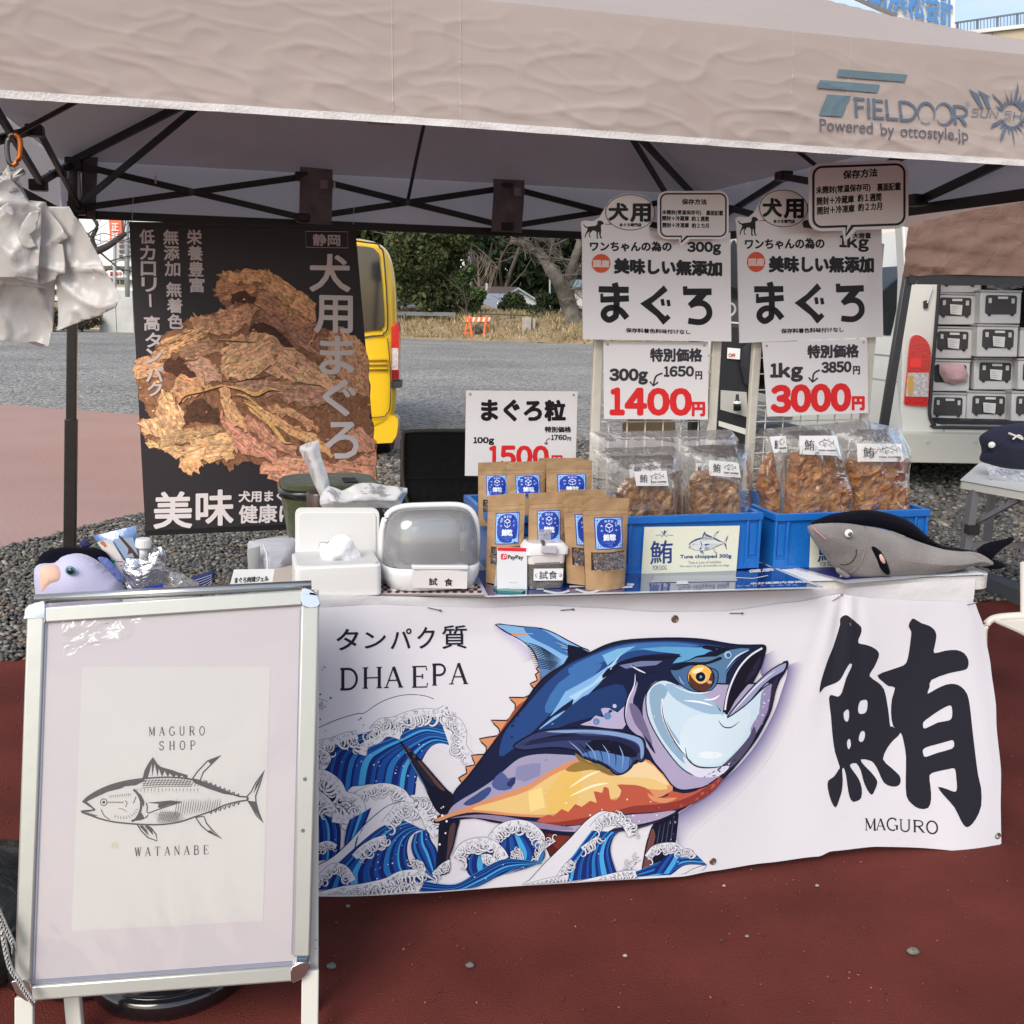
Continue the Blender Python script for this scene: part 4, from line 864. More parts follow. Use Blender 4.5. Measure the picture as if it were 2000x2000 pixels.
# rear frame: pillar, lower body, upper header
slab('rear_pillar',[(1762,430),(1850,425),(1842,470),(1836,545),(1829,640),(1822,760),(1818,810),(1824,826),(1845,832),(1845,872),(1762,872),(1760,800),(1764,650),(1768,540)],WC,.16,m_wv,wv,bevel=.012)
slab('rear_lower_panel',[(1845,832),(2190,836),(2190,880),(1845,872)],WC,.16,m_wv,wv);slab('rear_pillar',[(2160,420),(2220,425),(2225,880),(2190,880),(2175,600)],WC,.16,m_wv,wv)
slab('rear_header',[(1850,425),(2160,420),(2160,446),(1848,450)],WC,.14,m_wv,wv)
b=MB();P=[(1838,450),(1834,560),(1828,640),(1818,770),(1816,812),(1826,830),(1850,835),(2180,838)]
b.tube([WC(x,y,.012) for x,y in spline(P,False,4)],.013,8);b.build('door_seal',m_pl,wv,smooth=True)
MB().tube([WC(1822,560,.03),WC(1811,592,.03)],.006,8).build('gas_strut',M('strut_chrome',(.7,.7,.7),.2,metal=1),wv)
slab('latch',[(1805,588),(1813,586),(1813,602),(1805,602)],WC,.02,m_pl,wv,front=.02)
tl=slab('tail_lamp',spline([(1779,664),(1786,655),(1798,656),(1812,668),(1818,690),(1815,740),(1812,790),(1795,793),(1770,790),(1767,782),(1772,730),(1775,690)],True,3),WC,.05,m_redl,wv,front=.02)
slab('lens',[(1773,728),(1814,728),(1813,775),(1769,774)],WC,.04,m_clr,tl,front=.023);slab('reflector',[(1774,734),(1784,734),(1783,770),(1773,770)],WC,.03,M('amber_reflector',(.6,.35,.08),.3),tl,front=.026)
slab('lens',[(1778,700),(1800,700),(1799,718),(1777,718)],WC,.04,M('bright_red_lens',(.85,.02,.015),.15,coat=1),tl,front=.024)
WB=lambda x,y,l=0.0:atY(x,y,WY-.17-l)
WB.N=Vector((0,1,0))
slab('bumper',[(1690,850),(1745,846),(1925,850),(2230,860),(2230,912),(1925,906),(1745,903),(1690,898)],WB,.22,M('bumper_cream',(.58,.57,.50),.4,coat=.3),wv,bevel=.02)
for x in (1813,1906):MB().disc(WB(x,864,.002),.012,(0,-1,0),14,.004).build('bumper_plug',M('plug_cream',(.5,.49,.43),.5),wv)
for dx,s in ((.12,.75),(1.55,.75),(.12,3.6)):
    p=Vector((wx,WY,.31))+bdir*s+rdir*dx;MB().tube([p-rdir*.1,p+rdir*.1],.31,26).build('wheel',m_tyre,wv,bevel=.02)
MB().box(Vector((wx+.1,WY-.85,2.02)),Vector((1.45,0,0)),Vector((0,.95,.03)),ZZ*.05).build('tailgate',m_wv,wv,bevel=.01)
MB().box(Vector((wx+.25,WY-.65,2.012)),Vector((1.15,0,0)),Vector((0,.5,.015)),ZZ*.01).build('tailgate_glass',m_gl,wv)
# storage cases
m_cs=M('case_white',(.66,.66,.66),.4,var=.03,vs=5);m_cd=M('case_grey_door',(.05,.048,.048),.45,bump=.25,bs=40,stretch=(.1,.1,6));m_pap=M('paper_white',(.78,.78,.77),.6)
def case(x0,y0,x1,y1,Yc,label,note=True,door=True,parentgrp='storage cases stacked in the white van',sidew=0):
    c=lambda x,y,l=0.0:atY(x,y,Yc-l)
    c.N=Vector((0,1,0));t=thing('storage_case',label,'storage case',c((x0+x1)/2,y1),parentgrp)
    w,h=x1-x0,y1-y0;sk=.02*w
    q=[(x0,y0),(x1,y0+sk),(x1-3,y1+sk*.3),(x0-3,y1)]
    slab('shell',warp([(0,.06),(1,.06),(1,1),(0,1)],q),c,.38,m_cs,t,bevel=.008)
    slab('lid',warp([(-.01,0),(1.01,0),(1.01,.055),(-.01,.055)],q),c,.39,M('case_lid',(.5,.48,.47),.45),t,front=.008)
    if door:
        d=slab('door',warp(rrect(.13,.15,.89,.72,.07),q),c,.03,m_cd,t,front=.006)
        for s in (.24,.80):slab('latch',warp([(s-.035,.24),(s+.035,.24),(s+.035,.39),(s-.035,.39)],q),c,.01,m_cs,d,front=.014);slab('foot',warp([(s-.04,.71),(s+.04,.71),(s+.02,.77),(s-.02,.77)],q),c,.012,m_pl,d,front=.012)
        slab('name_strip',warp([(.43,.19),(.67,.19),(.67,.26),(.43,.26)],q),c,.004,m_pap,d,front=.012)
        if note:n_=slab('paper_note',warp([(.38,.36),(.68,.38),(.67,.70),(.40,.66)],q),c,.002,m_pap,t,front=.018)
        if note:
            a=Art(c,base=.0195); 
            for k in range(4):a.stroke(warp([(.42,.43+.06*k),(.42+.2*random.uniform(.5,1),.44+.06*k)],q),.7,c3(150,150,150))
            a.build('note_print',n_,INK)
    return t,c,q
cases=[((1830,520,1920,571),'top storage case, cut off by the brown valance, left column',0),((1826,571,1907,634),'storage case second from top in the left column with crumpled note',1),((1822,637,1901,700),'storage case third from top in the left column with slanted note',1),((1816,766,1889,829),'bottom storage case of the left column, no note on its door',0),
 ((1916,566,1996,632),'top storage case of the right column with plain dark door',0),((1910,633,1990,697),'second storage case of the right column with square note',1),((1904,698,1985,761),'third storage case of the right column with small note',1),((1890,763,1973,826),'bottom storage case of the right column with tilted note',1),
 ((1994,640,2070,697),'storage case cut by the photo edge, upper one beside the right column',0),((1990,700,2066,761),'storage case cut by the photo edge, middle one beside the right column',1),((1977,764,2050,826),'storage case cut by the photo edge, at the foot of the stack',0)]
for (r_,lb,nt_) in cases:case(*r_,7.95 if r_[0] < 1905 else 7.85,lb,bool(nt_))
t,c,q=case(1819,702,1896,764,7.95,'open storage case stuffed with pink cloth, left column',door=False)
slab('opening',warp(rrect(.1,.15,.9,.72,.07),q),c,.01,M('case_inside',(.03,.03,.035),.7),t,front=.004)
o=sheet2d('pink_cloth',[(1832,711),(1850,708),(1880,712),(1889,730),(1885,745),(1862,751),(1842,745),(1832,728)],c,.02,lambda a,b_,d:.02+min(.035,d*.9)+.008*nz3(a*30,b_*30),M('pink_cloth',(.62,.40,.42),.85,bump=.4,bs=30),None)
tag(o,'pink cloth bulging out of the open storage case','cloth')
o=sheet2d('plastic_wrap',[(1919,546),(1940,541),(1985,547),(1990,562),(1955,568),(1920,563)],c,.015,lambda a,b_,d:.05+min(.04,d)+.02*ridge(a*40,b_*60),M('grey_wrap',(.3,.31,.32),.15,coat=.8,bump=1,bs=50,var=.5,vs=30),None);tag(o,'crumpled clear plastic wrap lying on the top right storage case','plastic wrap')
# hanging tag, clothes and bottle in the van's side door
DP=lambda x,y,l=0.0:atY(x,y,9.3-l)
DP.N=Vector((0,1,0))
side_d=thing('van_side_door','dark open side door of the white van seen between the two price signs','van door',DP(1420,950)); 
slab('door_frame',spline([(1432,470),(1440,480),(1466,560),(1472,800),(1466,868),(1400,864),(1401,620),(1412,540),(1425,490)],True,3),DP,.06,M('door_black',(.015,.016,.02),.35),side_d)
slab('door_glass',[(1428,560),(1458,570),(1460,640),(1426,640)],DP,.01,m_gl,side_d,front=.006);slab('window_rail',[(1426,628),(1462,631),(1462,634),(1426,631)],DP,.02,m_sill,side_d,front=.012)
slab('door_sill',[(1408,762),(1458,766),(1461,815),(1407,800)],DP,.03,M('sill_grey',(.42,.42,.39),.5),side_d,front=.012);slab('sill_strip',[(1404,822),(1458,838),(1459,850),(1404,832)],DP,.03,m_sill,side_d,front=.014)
b=MB();b.ring(DP(1424,605,.01),.055,.012,(0,1,.1),24,6);b.build('handle_loop',M('loop_grey',(.4,.4,.4),.5),side_d,smooth=True)
o=slab('paper_tag',[(1421,679),(1446,681),(1445,702),(1420,700)],DP,.004,m_pap,None,front=.03);o['label']='small white tag with red print hanging in the dark van door';o['category']='tag'
a=Art(DP,base=.0345);a.text('OFF',(1423,697),(1436,698),7,c3(190,60,60),.3);a.build('tag_print',o,INK)
t=thing('bottle','small dark bottle with white cap standing on the white sill of the van door','bottle',DP(1440,800));MB().tube([DP(1440,802,.1),DP(1440,784,.1),DP(1440,781,.1),DP(1440,770,.1)],[.035,.035,.016,.014],12).build('body',m_gl,t,smooth=True);MB().tube([DP(1440,788,.1),DP(1440,783,.1)],.037,12).build('label_band',m_pap,t)
o=sheet2d('jacket',[(1446,680),(1462,665),(1472,720),(1466,760),(1452,750),(1444,715)],DP,.03,lambda a,b_,d:.05+min(.05,d),M('dark_cloth',(.02,.02,.026),.9,bump=.4,bs=20),None);tag(o,'dark jacket hanging at the edge of the van side door','jacket')
# tan parcel under the 1400 price sign
o=sheet2d('paper_bag',[(1216,828),(1228,818),(1300,816),(1318,824),(1322,870),(1214,872)],VPL(1.9),.03,lambda a,b_,d:min(.08,d*.8)+.01*nz3(a*20,b_*20),M('tan_cloth',(.38,.25,.13),.8,bump=.5,bs=20),None);tag(o,'tan cloth bag just visible below the 1400 yen price card','bag')
# ================================================================== neighbouring brown tent, table and fish toy
NP=5.3
NC=lambda x,y,l=0.0:atY(x,y,NP-l)
NC.N=Vector((0,1,0))
nb=thing('brown_tent','neighbouring small tent with wrinkled brown valance at the right edge','canopy tent',NC(2000,1000))
m_br=M('brown_cloth',(.145,.085,.062),.7,col2=(.18,.105,.08),vs=4,bump=.4,bs=9,dist=2)
def nbf(a,b_,d):return .02*nz3(a*2.5,b_*14,1)+.006*ridge(a*2+b_*5,b_*12,4)**2+.012*ridge(a*6-b_*9,b_*16,7)**3
sheet2d('valance',[(1773,444),(1800,432),(1900,410),(2000,394),(2300,372),(2300,545),(2000,540),(1850,536),(1762,541),(1764,520),(1768,480)],NC,.028,nbf,m_br,nb)
b=MB();b.add([NC(1773,444),NC(1900,410),NC(2300,372),NC(2300,300)+Vector((0,1.2,0)),NC(1860,395)+Vector((0,1.2,0))],[(0,1,4),(1,2,3,4)]);b.build('canopy_top',m_br,nb)
MB().bar(NC(1772,545,-.02),NC(2300,552,-.02),.04,.05).build('truss_bar',m_blk,nb)
MB().bar(NC(1773,540,-.03),atY(1714,905,NP-.02),.042,.042,Vector((0,1,0))).build('leg',m_blk,nb,bevel=.004)
MB().ring(NC(1784,547,.0),.022,.002,(0,1,0),14,5).build('hook_ring',M('hook_steel',(.08,.08,.08),.3,metal=.8),nb)
def onzT(x,y,z):return onz(x,y,z)
ntb=thing('folding_table','white neighbouring folding table with grey legs cut by the right edge','table',onz(1960,1120))
A=onz(1877,938,.60);B=onz(2010,962,.60);C_=onz(2000,915,.60);C2=onz(1905,913,.60);far=(C2-A)*1.4
MB().prism([A,B+(B-A)*5,B+(B-A)*5+far,A+far],Vector((0,0,-.03))).build('tabletop',M('table_white',(.66,.66,.62),.45),ntb,bevel=.005)
m_gm=M('grey_metal',(.3,.31,.33),.4,metal=.5);pA=A.lerp(B,.28)
MB().bar(pA-ZZ*.03+Vector((0,.04,0)),Vector((pA.x-.02,pA.y+.04,.0)),.03,.05,Vector((0,1,0))).build('leg',m_gm,ntb);MB().bar(pA+far*.9-ZZ*.03,Vector((pA.x+far.x*.9,pA.y+far.y*.9,0)),.03,.03,Vector((0,1,0))).build('leg',m_gm,ntb)
MB().bar(Vector((pA.x,pA.y+.04,.33)),Vector((pA.x+1.2,pA.y+.2,.30)),.02,.025).build('crossbar',m_gm,ntb);MB().bar(Vector((pA.x+.02,pA.y+.05,.42)),A.lerp(B,.95)+Vector((0,.05,-.04)),.02,.02).build('brace',m_gm,ntb)
MB().cbox(Vector((pA.x,pA.y+.02,.40)),.045,.05,.04).build('hinge',m_pl,ntb)
NT=lambda x,y,l=0.0:atY(x,y,A.y+.12-l)
NT.N=Vector((0,1,0))
fx=thing('dark_plush_fish','navy blue plush fish with open mouth lying on the neighbouring table','plush toy',NT(1960,935))
m_navy=M('navy_plush',(.012,.014,.035),.95,sheen=.08,bump=.3,bs=140)
sheet2d('body',spline([(1912,858),(1918,848),(1935,838),(1960,830),(2010,826),(2100,830),(2100,920),(2010,918),(1960,914),(1930,906),(1913,898),(1918,882)],True,3),NT,.02,lambda a,b_,d:math.sqrt(max(0,min(1,d/.11)))*.09,m_navy,fx,back=lambda a,b_,d:math.sqrt(max(0,min(1,d/.11)))*.07)
MB().ball(NT(1937,869,.055),.016,.01,.014,nu=10,nv=7).build('eye',m_pap,fx,smooth=True)
b=MB();b.tube([NT(x,y,.09) for x,y in spline([(1970,846),(1985,852),(1998,858),(1990,850),(1978,858)],False,4)],.004,5);b.build('cord',M('cord_cream',(.7,.67,.6),.7),fx)
o=sheet2d('clear_bag',[(1905,900),(1930,905),(1960,914),(2010,905),(2060,960),(2000,958),(1930,945),(1912,925)],NT,.02,lambda a,b_,d:.1+min(.05,d*.8)+.01*nz3(a*30,b_*30),film('film_navy',(.85,.88,1),.12,.12,1,30,.25),None);tag(o,'crumpled clear plastic bag under the navy plush fish','bag')
t=thing('white_chair','white tubular chair frame at the right edge beside the banner','chair',onz(1990,1260));P=[(1922,1290),(1921,1235),(1930,1215),(1950,1206),(2000,1202),(2060,1200)]
MB().tube([Vector(p) for p in spline([tuple(att(x,y,3.0)) for x,y in P],False,4)],.011,8).build('frame',M('tube_cream',(.72,.69,.62),.35),t,smooth=True)
MB().tube([att(1945,1212,3.0),att(2010,1240,2.9)],.008,8).build('seat_rail',M('tube_cream',(.7,.7,.6)),t);MB().prism([att(1950,1211,2.99),att(2060,1205,3.0),att(2060,1260,2.85),att(2005,1237,2.9)],ZZ*-.01).build('seat',M('tube_cream',(.7,.7,.6)),t)
MB().tube([att(1998,1100,3.1),att(1999,1202,3.0)],.009,8).build('leg',M('tube_cream',(.7,.7,.6)),t)
o=MB().bar(onz(1900,1128,.04),onz(2060,1190,.04),.09,.08).build('kerb_bar',M('kerb_grey',(.075,.08,.09),.7),None,org=onz(1960,1150));tag(o,'dark grey kerb bar between pebbles and red pavement, behind the table end','kerb')
# ================================================================== THE STALL: table, cloths
m_tw=M('table_plastic',(.68,.67,.63),.45,bump=.15,bs=120);m_st=M('leg_steel',(.35,.36,.37),.35,metal=.7)
U0,U1,TD=-.08,1.552,.60
tb=thing('folding_table','long white folding table carrying the tuna goods, mostly hidden by banner and cloth','table',T(.5,.3,0))
P2=rrect(U0,0.004,U1,TD,.045,6);b=MB();b.prism([T(u,v,tabz(u)-.0015) for u,v in P2],ZZ*-.034);fix_normals(b.build('tabletop',m_tw,tb,bevel=.006))
for u in (U0+.15,U1-.22):
    for v in (.2,.5):MB().tube([T(u,v,tabz(u)-.04),T(u,v,.012)],.014,10).build('leg',m_st,tb,smooth=True)
    MB().tube([T(u,.2,.25),T(u,.5,.25)],.011,8).build('crossbar',m_st,tb,smooth=True);MB().tube([T(u,.3,.25),T(.5,.3,.68)],.009,8).build('brace',m_st,tb,smooth=True)
def CT(x,y,l=0.0):return ontab(x,y)+ZZ*l
def TP(x,y,l=0.0):p=ontab(x,y);return p+ZZ*l
m_clo=M('white_cloth',(.74,.74,.76),.85,bump=.12,bs=40,sheen=.15)
def topline(x):return 1160+(1168-1160)*(x-600)/350 if x < 950 else (1168+(1151-1168)*(x-950)/650 if x < 1600 else 1151-(x-1600)*.075)
SEAM=[(560,1189),(621,1187),(737,1181),(828,1184),(942,1188),(1050,1182),(1160,1187),(1278,1195),(1409,1194),(1550,1176),(1640,1160),(1705,1168),(1800,1173),(1904,1176)]
def lerpl(P,x):
    for i in range(len(P)-1):
        if P[i][0] <= x <= P[i+1][0]:
            t=(x-P[i][0])/(P[i+1][0]-P[i][0]);t2=t*t*(3-2*t)*.5+t*.5;return P[i][1]+(P[i+1][1]-P[i][1])*t2
    return P[0][1] if x < P[0][0] else P[-1][1]
cl=thing('white_tablecloth','white cloth over the table whose short front edge shows above the banner','tablecloth',T(.5,0,.7))
def apron(s,t):
    x=240+s*(1903-240);y0=topline(x) if x > 600 else 1160+(600-x)*.02;y1=lerpl(SEAM,x)+9
    p=onv(x,y0+(y1-y0)*t,0);dip=.004*math.sin(x*.05)*t+.006*math.exp(-((x-1640)/14)**2)*(1-t)
    return p-VV*(.003*(1-t)-.007*t*t+dip*(1-t))
b=MB();b.grid(apron,240,6);b.build('apron',m_clo,cl,smooth=True)
b=MB();b.grid(lambda s,t:(lambda u,v:T(u,v,tabz(u)+.0022+.0012*nz3(u*30,v*30)))(U0+.03+(1.52-U0-.03)*s,-.002+t*.57),60,16);b.build('cloth_top',m_clo,cl,smooth=True)
# blue printed sheets
m_blu=M('laminated_blue',(.01,.03,.17),.12,coat=1,bump=.12,bs=5,var=.25,vs=3);m_edge=M('clear_edge',(.6,.65,.72),.15,coat=1)
sh=thing('blue_printed_sheet','glossy dark blue laminated sheet with white lettering under jars and left crates','sheet',TP(1250,1130))
Q1=[(925,1118),(950,1169),(1606,1151),(1500,1106),(1440,1094)]
MB().prism([TP(x,y,.0040) for x,y in Q1],ZZ*-.001).build('sheet',m_blu,sh)
b=MB();P=[TP(x,y,.0046) for x,y in [(1497,1106),(1606,1151),(950,1169),(925,1118)]]
for i in range(3):b.bar(P[i],P[i+1],.007,.0012)
b.build('clear_border',m_edge,sh)
a=Art(TP,base=.0048);wp=(.62,.64,.68,1)
for P,w in (([(1048,1153),(1062,1153)],6),([(1062,1158),(1090,1163),(1112,1158)],4),([(1112,1150),(1145,1149)],3),([(1124,1155),(1150,1162),(1175,1155)],4),([(1196,1152),(1235,1150)],4),([(1224,1145),(1238,1146)],4)):a.stroke(P,w,wp,3)
a.text('LOVE',(1395,1139),(1440,1138),4,wp);a.text('水分塩類内容調整',(1465,1146),(1580,1142),4,wp,.3);a.text('ビタミン ミネラル',(1440,1150),(1560,1148),2.4,wp)
a.stroke([(1420,1131),(1470,1134),(1500,1128)],1.4,wp);a.text('健康',(1462,1123),(1512,1119),6,wp,.4)
a.poly([(1270,1142),(1440,1139),(1432,1127),(1278,1129)],(.35,.38,.42,1));a.poly([(1320,1146),(1345,1145),(1342,1138),(1322,1139)],(.55,.6,.65,1))
a.build('print',sh,INKG)
sh=thing('blue_printed_sheet','glossy blue and white laminated sheet under the grey plush fish and right crate','sheet',TP(1750,1120))
Q2=[(1515,1103),(1652,1142),(1893,1122),(1878,1104),(1850,1092),(1640,1088)]
MB().prism([TP(x,y,.0040) for x,y in Q2],ZZ*-.001).build('sheet',M('laminated_pale',(.55,.57,.64),.15,coat=1),sh)
a=Art(TP,base=.0046);nv=c3(30,35,110)
a.poly([(1560,1112),(1648,1136),(1885,1119),(1868,1105),(1840,1096),(1780,1098),(1700,1110)],nv);a.text('栄養補助食品のお知らせ',(1640,1131),(1850,1117),13,(.68,.68,.74,1),.8);a.poly([(1500+70,1113),(1600,1120),(1640,1118),(1600,1108)],nv)
a.build('print',sh,INKG)
# checked place mat at the left
mt=thing('checked_mat','red and white checked mat with grey edge under tissue box and tasting dome','mat',TP(760,1150))
MB().prism([TP(x,y,.0038) for x,y in [(520,1164),(945,1168),(925,1100),(540,1105)]],ZZ*-.001).build('mat',M('mat_cream',(.55,.5,.45),.8),mt)
a=Art(TP,base=.004)
for i in range(44):
    for j in range(4):
        if (i+j) % 2:continue
        x=596+i*8;y=1162-j*4.4;a.poly([(x,y),(x+8,y),(x+8.6,y-4.4),(x+.6,y-4.4)],c3(95,30,35))
a.stroke([(560,1164.5),(948,1167)],3.4,c3(120,120,128));a.build('check_print',mt,INK)
# ------------------------------------------------------------------ tissue box
VT=.006;CV=VPL(VT);m_wp=M('white_plastic',(.74,.74,.72),.35,bump=.05,bs=200);m_tis=M('tissue_paper',(.72,.72,.74),.9,bump=.4,bs=40)
tz=thing('tissue_box','white plastic tissue box with its lid propped open beside the sign board','tissue box',onv(660,1166,VT))
p0=onv(577,1165,VT);p1=onv(746,1166,VT);uu0,_,z0=uvz(p0);uu1,_,_=uvz(p1);z0=tabz((uu0+uu1)/2)+.004;zt_=uvz(onv(577,1106,VT))[2]
b=MB();R=rrect(uu0,VT,uu1,VT+.13,.012,4);fix_normals(b.loft([[T(u,v,z0) for u,v in R],[T(u,v,zt_-.004) for u,v in R]]).build('box',m_wp,tz,bevel=.003))
b=MB();R2=rrect(uu0+.006,VT+.006,uu1-.006,VT+.124,.01,4);fix_normals(b.loft([[T(u,v,zt_-.004) for u,v in R2],[T(u,v,zt_-.001) for u,v in R2]]).build('top_tray',M('tray_shade',(.60,.60,.60),.5),tz))
CV2=VPL(VT+.125);R3=rrect(577,993,741,1100,13,5);o=slab('lid',R3,CV2,.012,m_wp,tz,bevel=.003);slab('lid_panel',rrect(584,1001,734,1100,9,5),CV2,.003,M('lid_inner',(.70,.70,.69),.4),tz,front=.0025,bevel=.001)
o=sheet2d('tissue',[(622,1068),(626,1058),(640,1060),(652,1046),(672,1042),(686,1050),(695,1068),(714,1096),(700,1104),(665,1105),(630,1104),(626,1090)],VPL(VT+.06),.008,lambda a,b_,d:min(.03,d*1.1)+.008*ridge(a*30,b_*36,2),m_tis,tz,back=lambda a,b_,d:min(.02,d))
# ------------------------------------------------------------------ tasting dome
VD=.008;dm=thing('tasting_case','white rounded food case with clear grey flip-up dome marked for tasting','food case',onv(850,1160,VD));m_wg=M('glossy_white',(.76,.77,.78),.18,coat=.7)
ul,_,_=uvz(onv(752,1130,VD));ur,_,_=uvz(onv(950,1130,VD));uc=(ul+ur)/2;hw=(ur-ul)/2;zb=tabz(uc)+.006;zr_=uvz(onv(850,1112,VD))[2];ztop=uvz(onv(850,990,VD+.08))[2];dv=.17
def sq(t,n=3.2):c,s=math.cos(t),math.sin(t);return (math.copysign(abs(c)**(2/n),c),math.copysign(abs(s)**(2/n),s))
def ringd(k,z,off=0.0,dz=0.0):return [T(uc+(hw*k+off)*sq(2*math.pi*i/48)[0],VD+dv/2+(dv/2*k+off)*sq(2*math.pi*i/48)[1],z+dz*sq(2*math.pi*i/48)[1]) for i in range(48)]
b=MB();b.loft([ringd(.84,zb),ringd(.90,zb+.004),ringd(.965,zb+.02),ringd(1.0,zr_-.012),ringd(.99,zr_),ringd(.955,zr_+.001),ringd(.93,zr_-.02),ringd(.8,zb+.015)]);fix_normals(b.build('base',m_wg,dm,smooth=True))
for s in (-.75,.75):MB().disc(T(uc+hw*s,VD+.04,zb-.006),.01,(0,0,1),12,.008).build('foot',m_wg,dm)
m_dome=film('dome_grey_plastic',(.62,.65,.67),.10,.05,.05,8,.22)
def domep(s,t,k=1.0):
    th=2*math.pi*s;ph=t*math.pi/2;cx,cy=sq(th);r=math.cos(ph)**.36 if t < 1 else 0
    return T(uc+hw*.95*cx*r*k,VD+dv/2+dv/2*.95*cy*r*k,zr_+.002+(ztop-zr_)*math.sin(ph)**.62*k)
b=MB();b.grid(lambda s,t:domep(s,t),48,14,True);b.build('dome',m_dome,dm,smooth=True)
P=[domep(.5+.5*i/24,.0) for i in range(25)]
arch=[T(uc+hw*.975*math.copysign(abs(math.cos(a_))**.42,math.cos(a_)),VD+dv*.42,zr_+(ztop-zr_+.006)*abs(math.sin(a_))**.42) for a_ in np.linspace(math.pi,0,33)]
b=MB();b.tube(arch,.006,8);b.build('rim_arch',m_wg,dm,smooth=True)
b=MB();R=ringd(.72,zr_-.014);b.loft([R,[p+ZZ*.012 for p in ringd(.70,zr_-.014)]]);b.build('inner_tray',M('tray_grey',(.50,.52,.53),.3,coat=.4),dm,smooth=True)
b=MB();b.loft([[T(uc+hw*.62*c,VD+dv/2+dv*.33*s,zr_+.004) for c,s in [sq(2*math.pi*i/32) for i in range(32)]],[T(uc+hw*.58*c,VD+dv/2+dv*.3*s,zr_+.075) for c,s in [sq(2*math.pi*i/32) for i in range(32)]],[T(uc+hw*.5*c,VD+dv/2+dv*.26*s,zr_+.085) for c,s in [sq(2*math.pi*i/32) for i in range(32)]]]);b.build('inner_box',M('inner_grey',(.42,.45,.46),.25,coat=.5),dm,smooth=True)
DC=VPL(VD-.003)
slab('handle_lip',[(804,1105),(916,1105),(915,1113),(806,1113)],DC,.012,m_wg,dm,bevel=.002);slab('paper_label',[(805,1116),(913,1117),(912,1150),(806,1148)],DC,.004,M('label_pinkish',(.70,.67,.66),.5),dm)
a=Art(DC,base=.0005);a.text('試',(838,1143),(854,1143),14,BLK,.4);a.text('食',(868,1144),(884,1144),14,BLK,.4);a.build('label_print',dm,INK)
# ------------------------------------------------------------------ payment card stand (the square code is left out)
K6=lambda P:[(920+x/6.0375,880+y/6.0375) for x,y in P]
VP_=-.006;cp=thing('payment_card','white payment card with red top edge standing on its little green-footed base','card stand',ontab(1000,1158));CP=VPL(VP_+.02,.05,1000,1120)
slab('card',K6([(312,1140),(663,1150),(663,1693),(310,1678)]),CP,.003,M('card_white',(.78,.79,.81),.3,coat=.4),cp,bevel=.0008)
slab('backing',K6([(320,1200),(655,1200),(650,1690),(268,1655)]),VPL(.045),.002,M('clear_back',(.5,.55,.56),.3),cp)
a=Art(CP,base=.0004);rd=c3(225,35,55)
a.poly(K6([(312,1140),(663,1150),(663,1192),(312,1180)]),rd);a.poly(K6(rrect(352,1218,420,1284,12)),rd)
a.stroke(K6([(376,1275),(384,1236),(400,1232),(408,1244),(398,1258),(382,1260)]),1.4,WHT,2);a.text('PayPay',K6([(434,1292)])[0],K6([(614,1296)])[0],60/6.04,BLK,.35)
for k,(x0,x1) in enumerate(((352,620),)): 
    for i in range(26):a.stroke(K6([(x0+i*10.4,1632+(i % 3)),(x0+i*10.4+6.5,1633)]),1.1,c3(120,130,160))
a.stroke(K6([(445,1556),(545,1560)]),.6,c3(150,150,160));a.build('card_print',cp,INK)
MB().prism([TP(x,y,.008) for x,y in K6([(262,1655),(312,1695),(600,1712),(640,1690)])],ZZ*-.004).build('green_foot',M('teal_plastic',(.01,.16,.13),.3,coat=.5),cp)
# ------------------------------------------------------------------ sample jar
VJ=.012;jr=thing('sample_jar','square clear jar with white flip lid and paper label for tasting','jar',ontab(1066,1148)); 
def juz(x,y):u,v,z=uvz(onv(x,y,VJ));return u,z
(ja,jz1),(jb,jz0)=juz(1033,1100),juz(1103,1150);jz0=tabz((ja+jb)/2)+.005;jc=(ja+jb)/2;jw=(jb-ja)/2
def rr(k,z,n=6,r=.012,off=0):P=rrect(jc-jw*k-off,VJ-off,jc+jw*k+off,VJ+2*jw*k+off,r,4);return [T(u,v,z) for u,v in P]
b=MB();b.loft([rr(.93,jz0,r=.01),rr(1,jz0+.006),rr(1,jz1)],True);o=b.build('body',film('jar_plastic',(.8,.78,.74),.12,.05,.1,10,.10),jr,smooth=False)
b=MB();b.loft([rr(.9,jz0+.004,off=-.002),rr(.94,jz0+.004+(jz1-jz0)*.93,off=-.001)]);fix_normals(b.build('treats',M('ground_treats',(.13,.095,.065),.85,col2=(.24,.19,.14),vs=160,bump=1,bs=220),jr))
zl0=juz(1060,1104)[1];zl1=juz(1060,1084)[1];zl2=juz(1060,1060)[1]
b=MB();b.loft([rr(1.02,zl0),rr(1.04,zl1)]);fix_normals(b.build('collar',M('collar_pale',(.66,.62,.61),.35,coat=.5),jr,bevel=.003))
b=MB();b.loft([rr(1.18,zl1-.001,off=.001),rr(1.2,zl1+.012,off=.001),rr(.95,zl2-.002)]);fix_normals(b.build('lid',m_wg,jr,bevel=.003))
lk=slab('latch',K6([(838,1130),(1010,1130),(1015,1215),(835,1205)]),VPL(VJ-.012),.01,M('latch_grey',(.5,.48,.52),.2,coat=.6),jr,bevel=.001)
slab('flip_cap',K6([(790,930),(945,935),(938,1090),(800,1085)]),VPL(VJ+.03),.004,film('cap_clear',(.8,.82,.9),.2,.08,.4,30,.25),jr);slab('button',K6([(838,1066),(872,1066),(870,1118),(840,1118)]),VPL(VJ-.004),.012,M('amber_button',(.12,.08,.05),.3),jr)
lb=slab('paper_label',K6([(742,1395),(1088,1392),(1080,1530),(738,1535)]),VPL(VJ-.0035),.0015,M('label_paper',(.76,.77,.78),.5),jr)
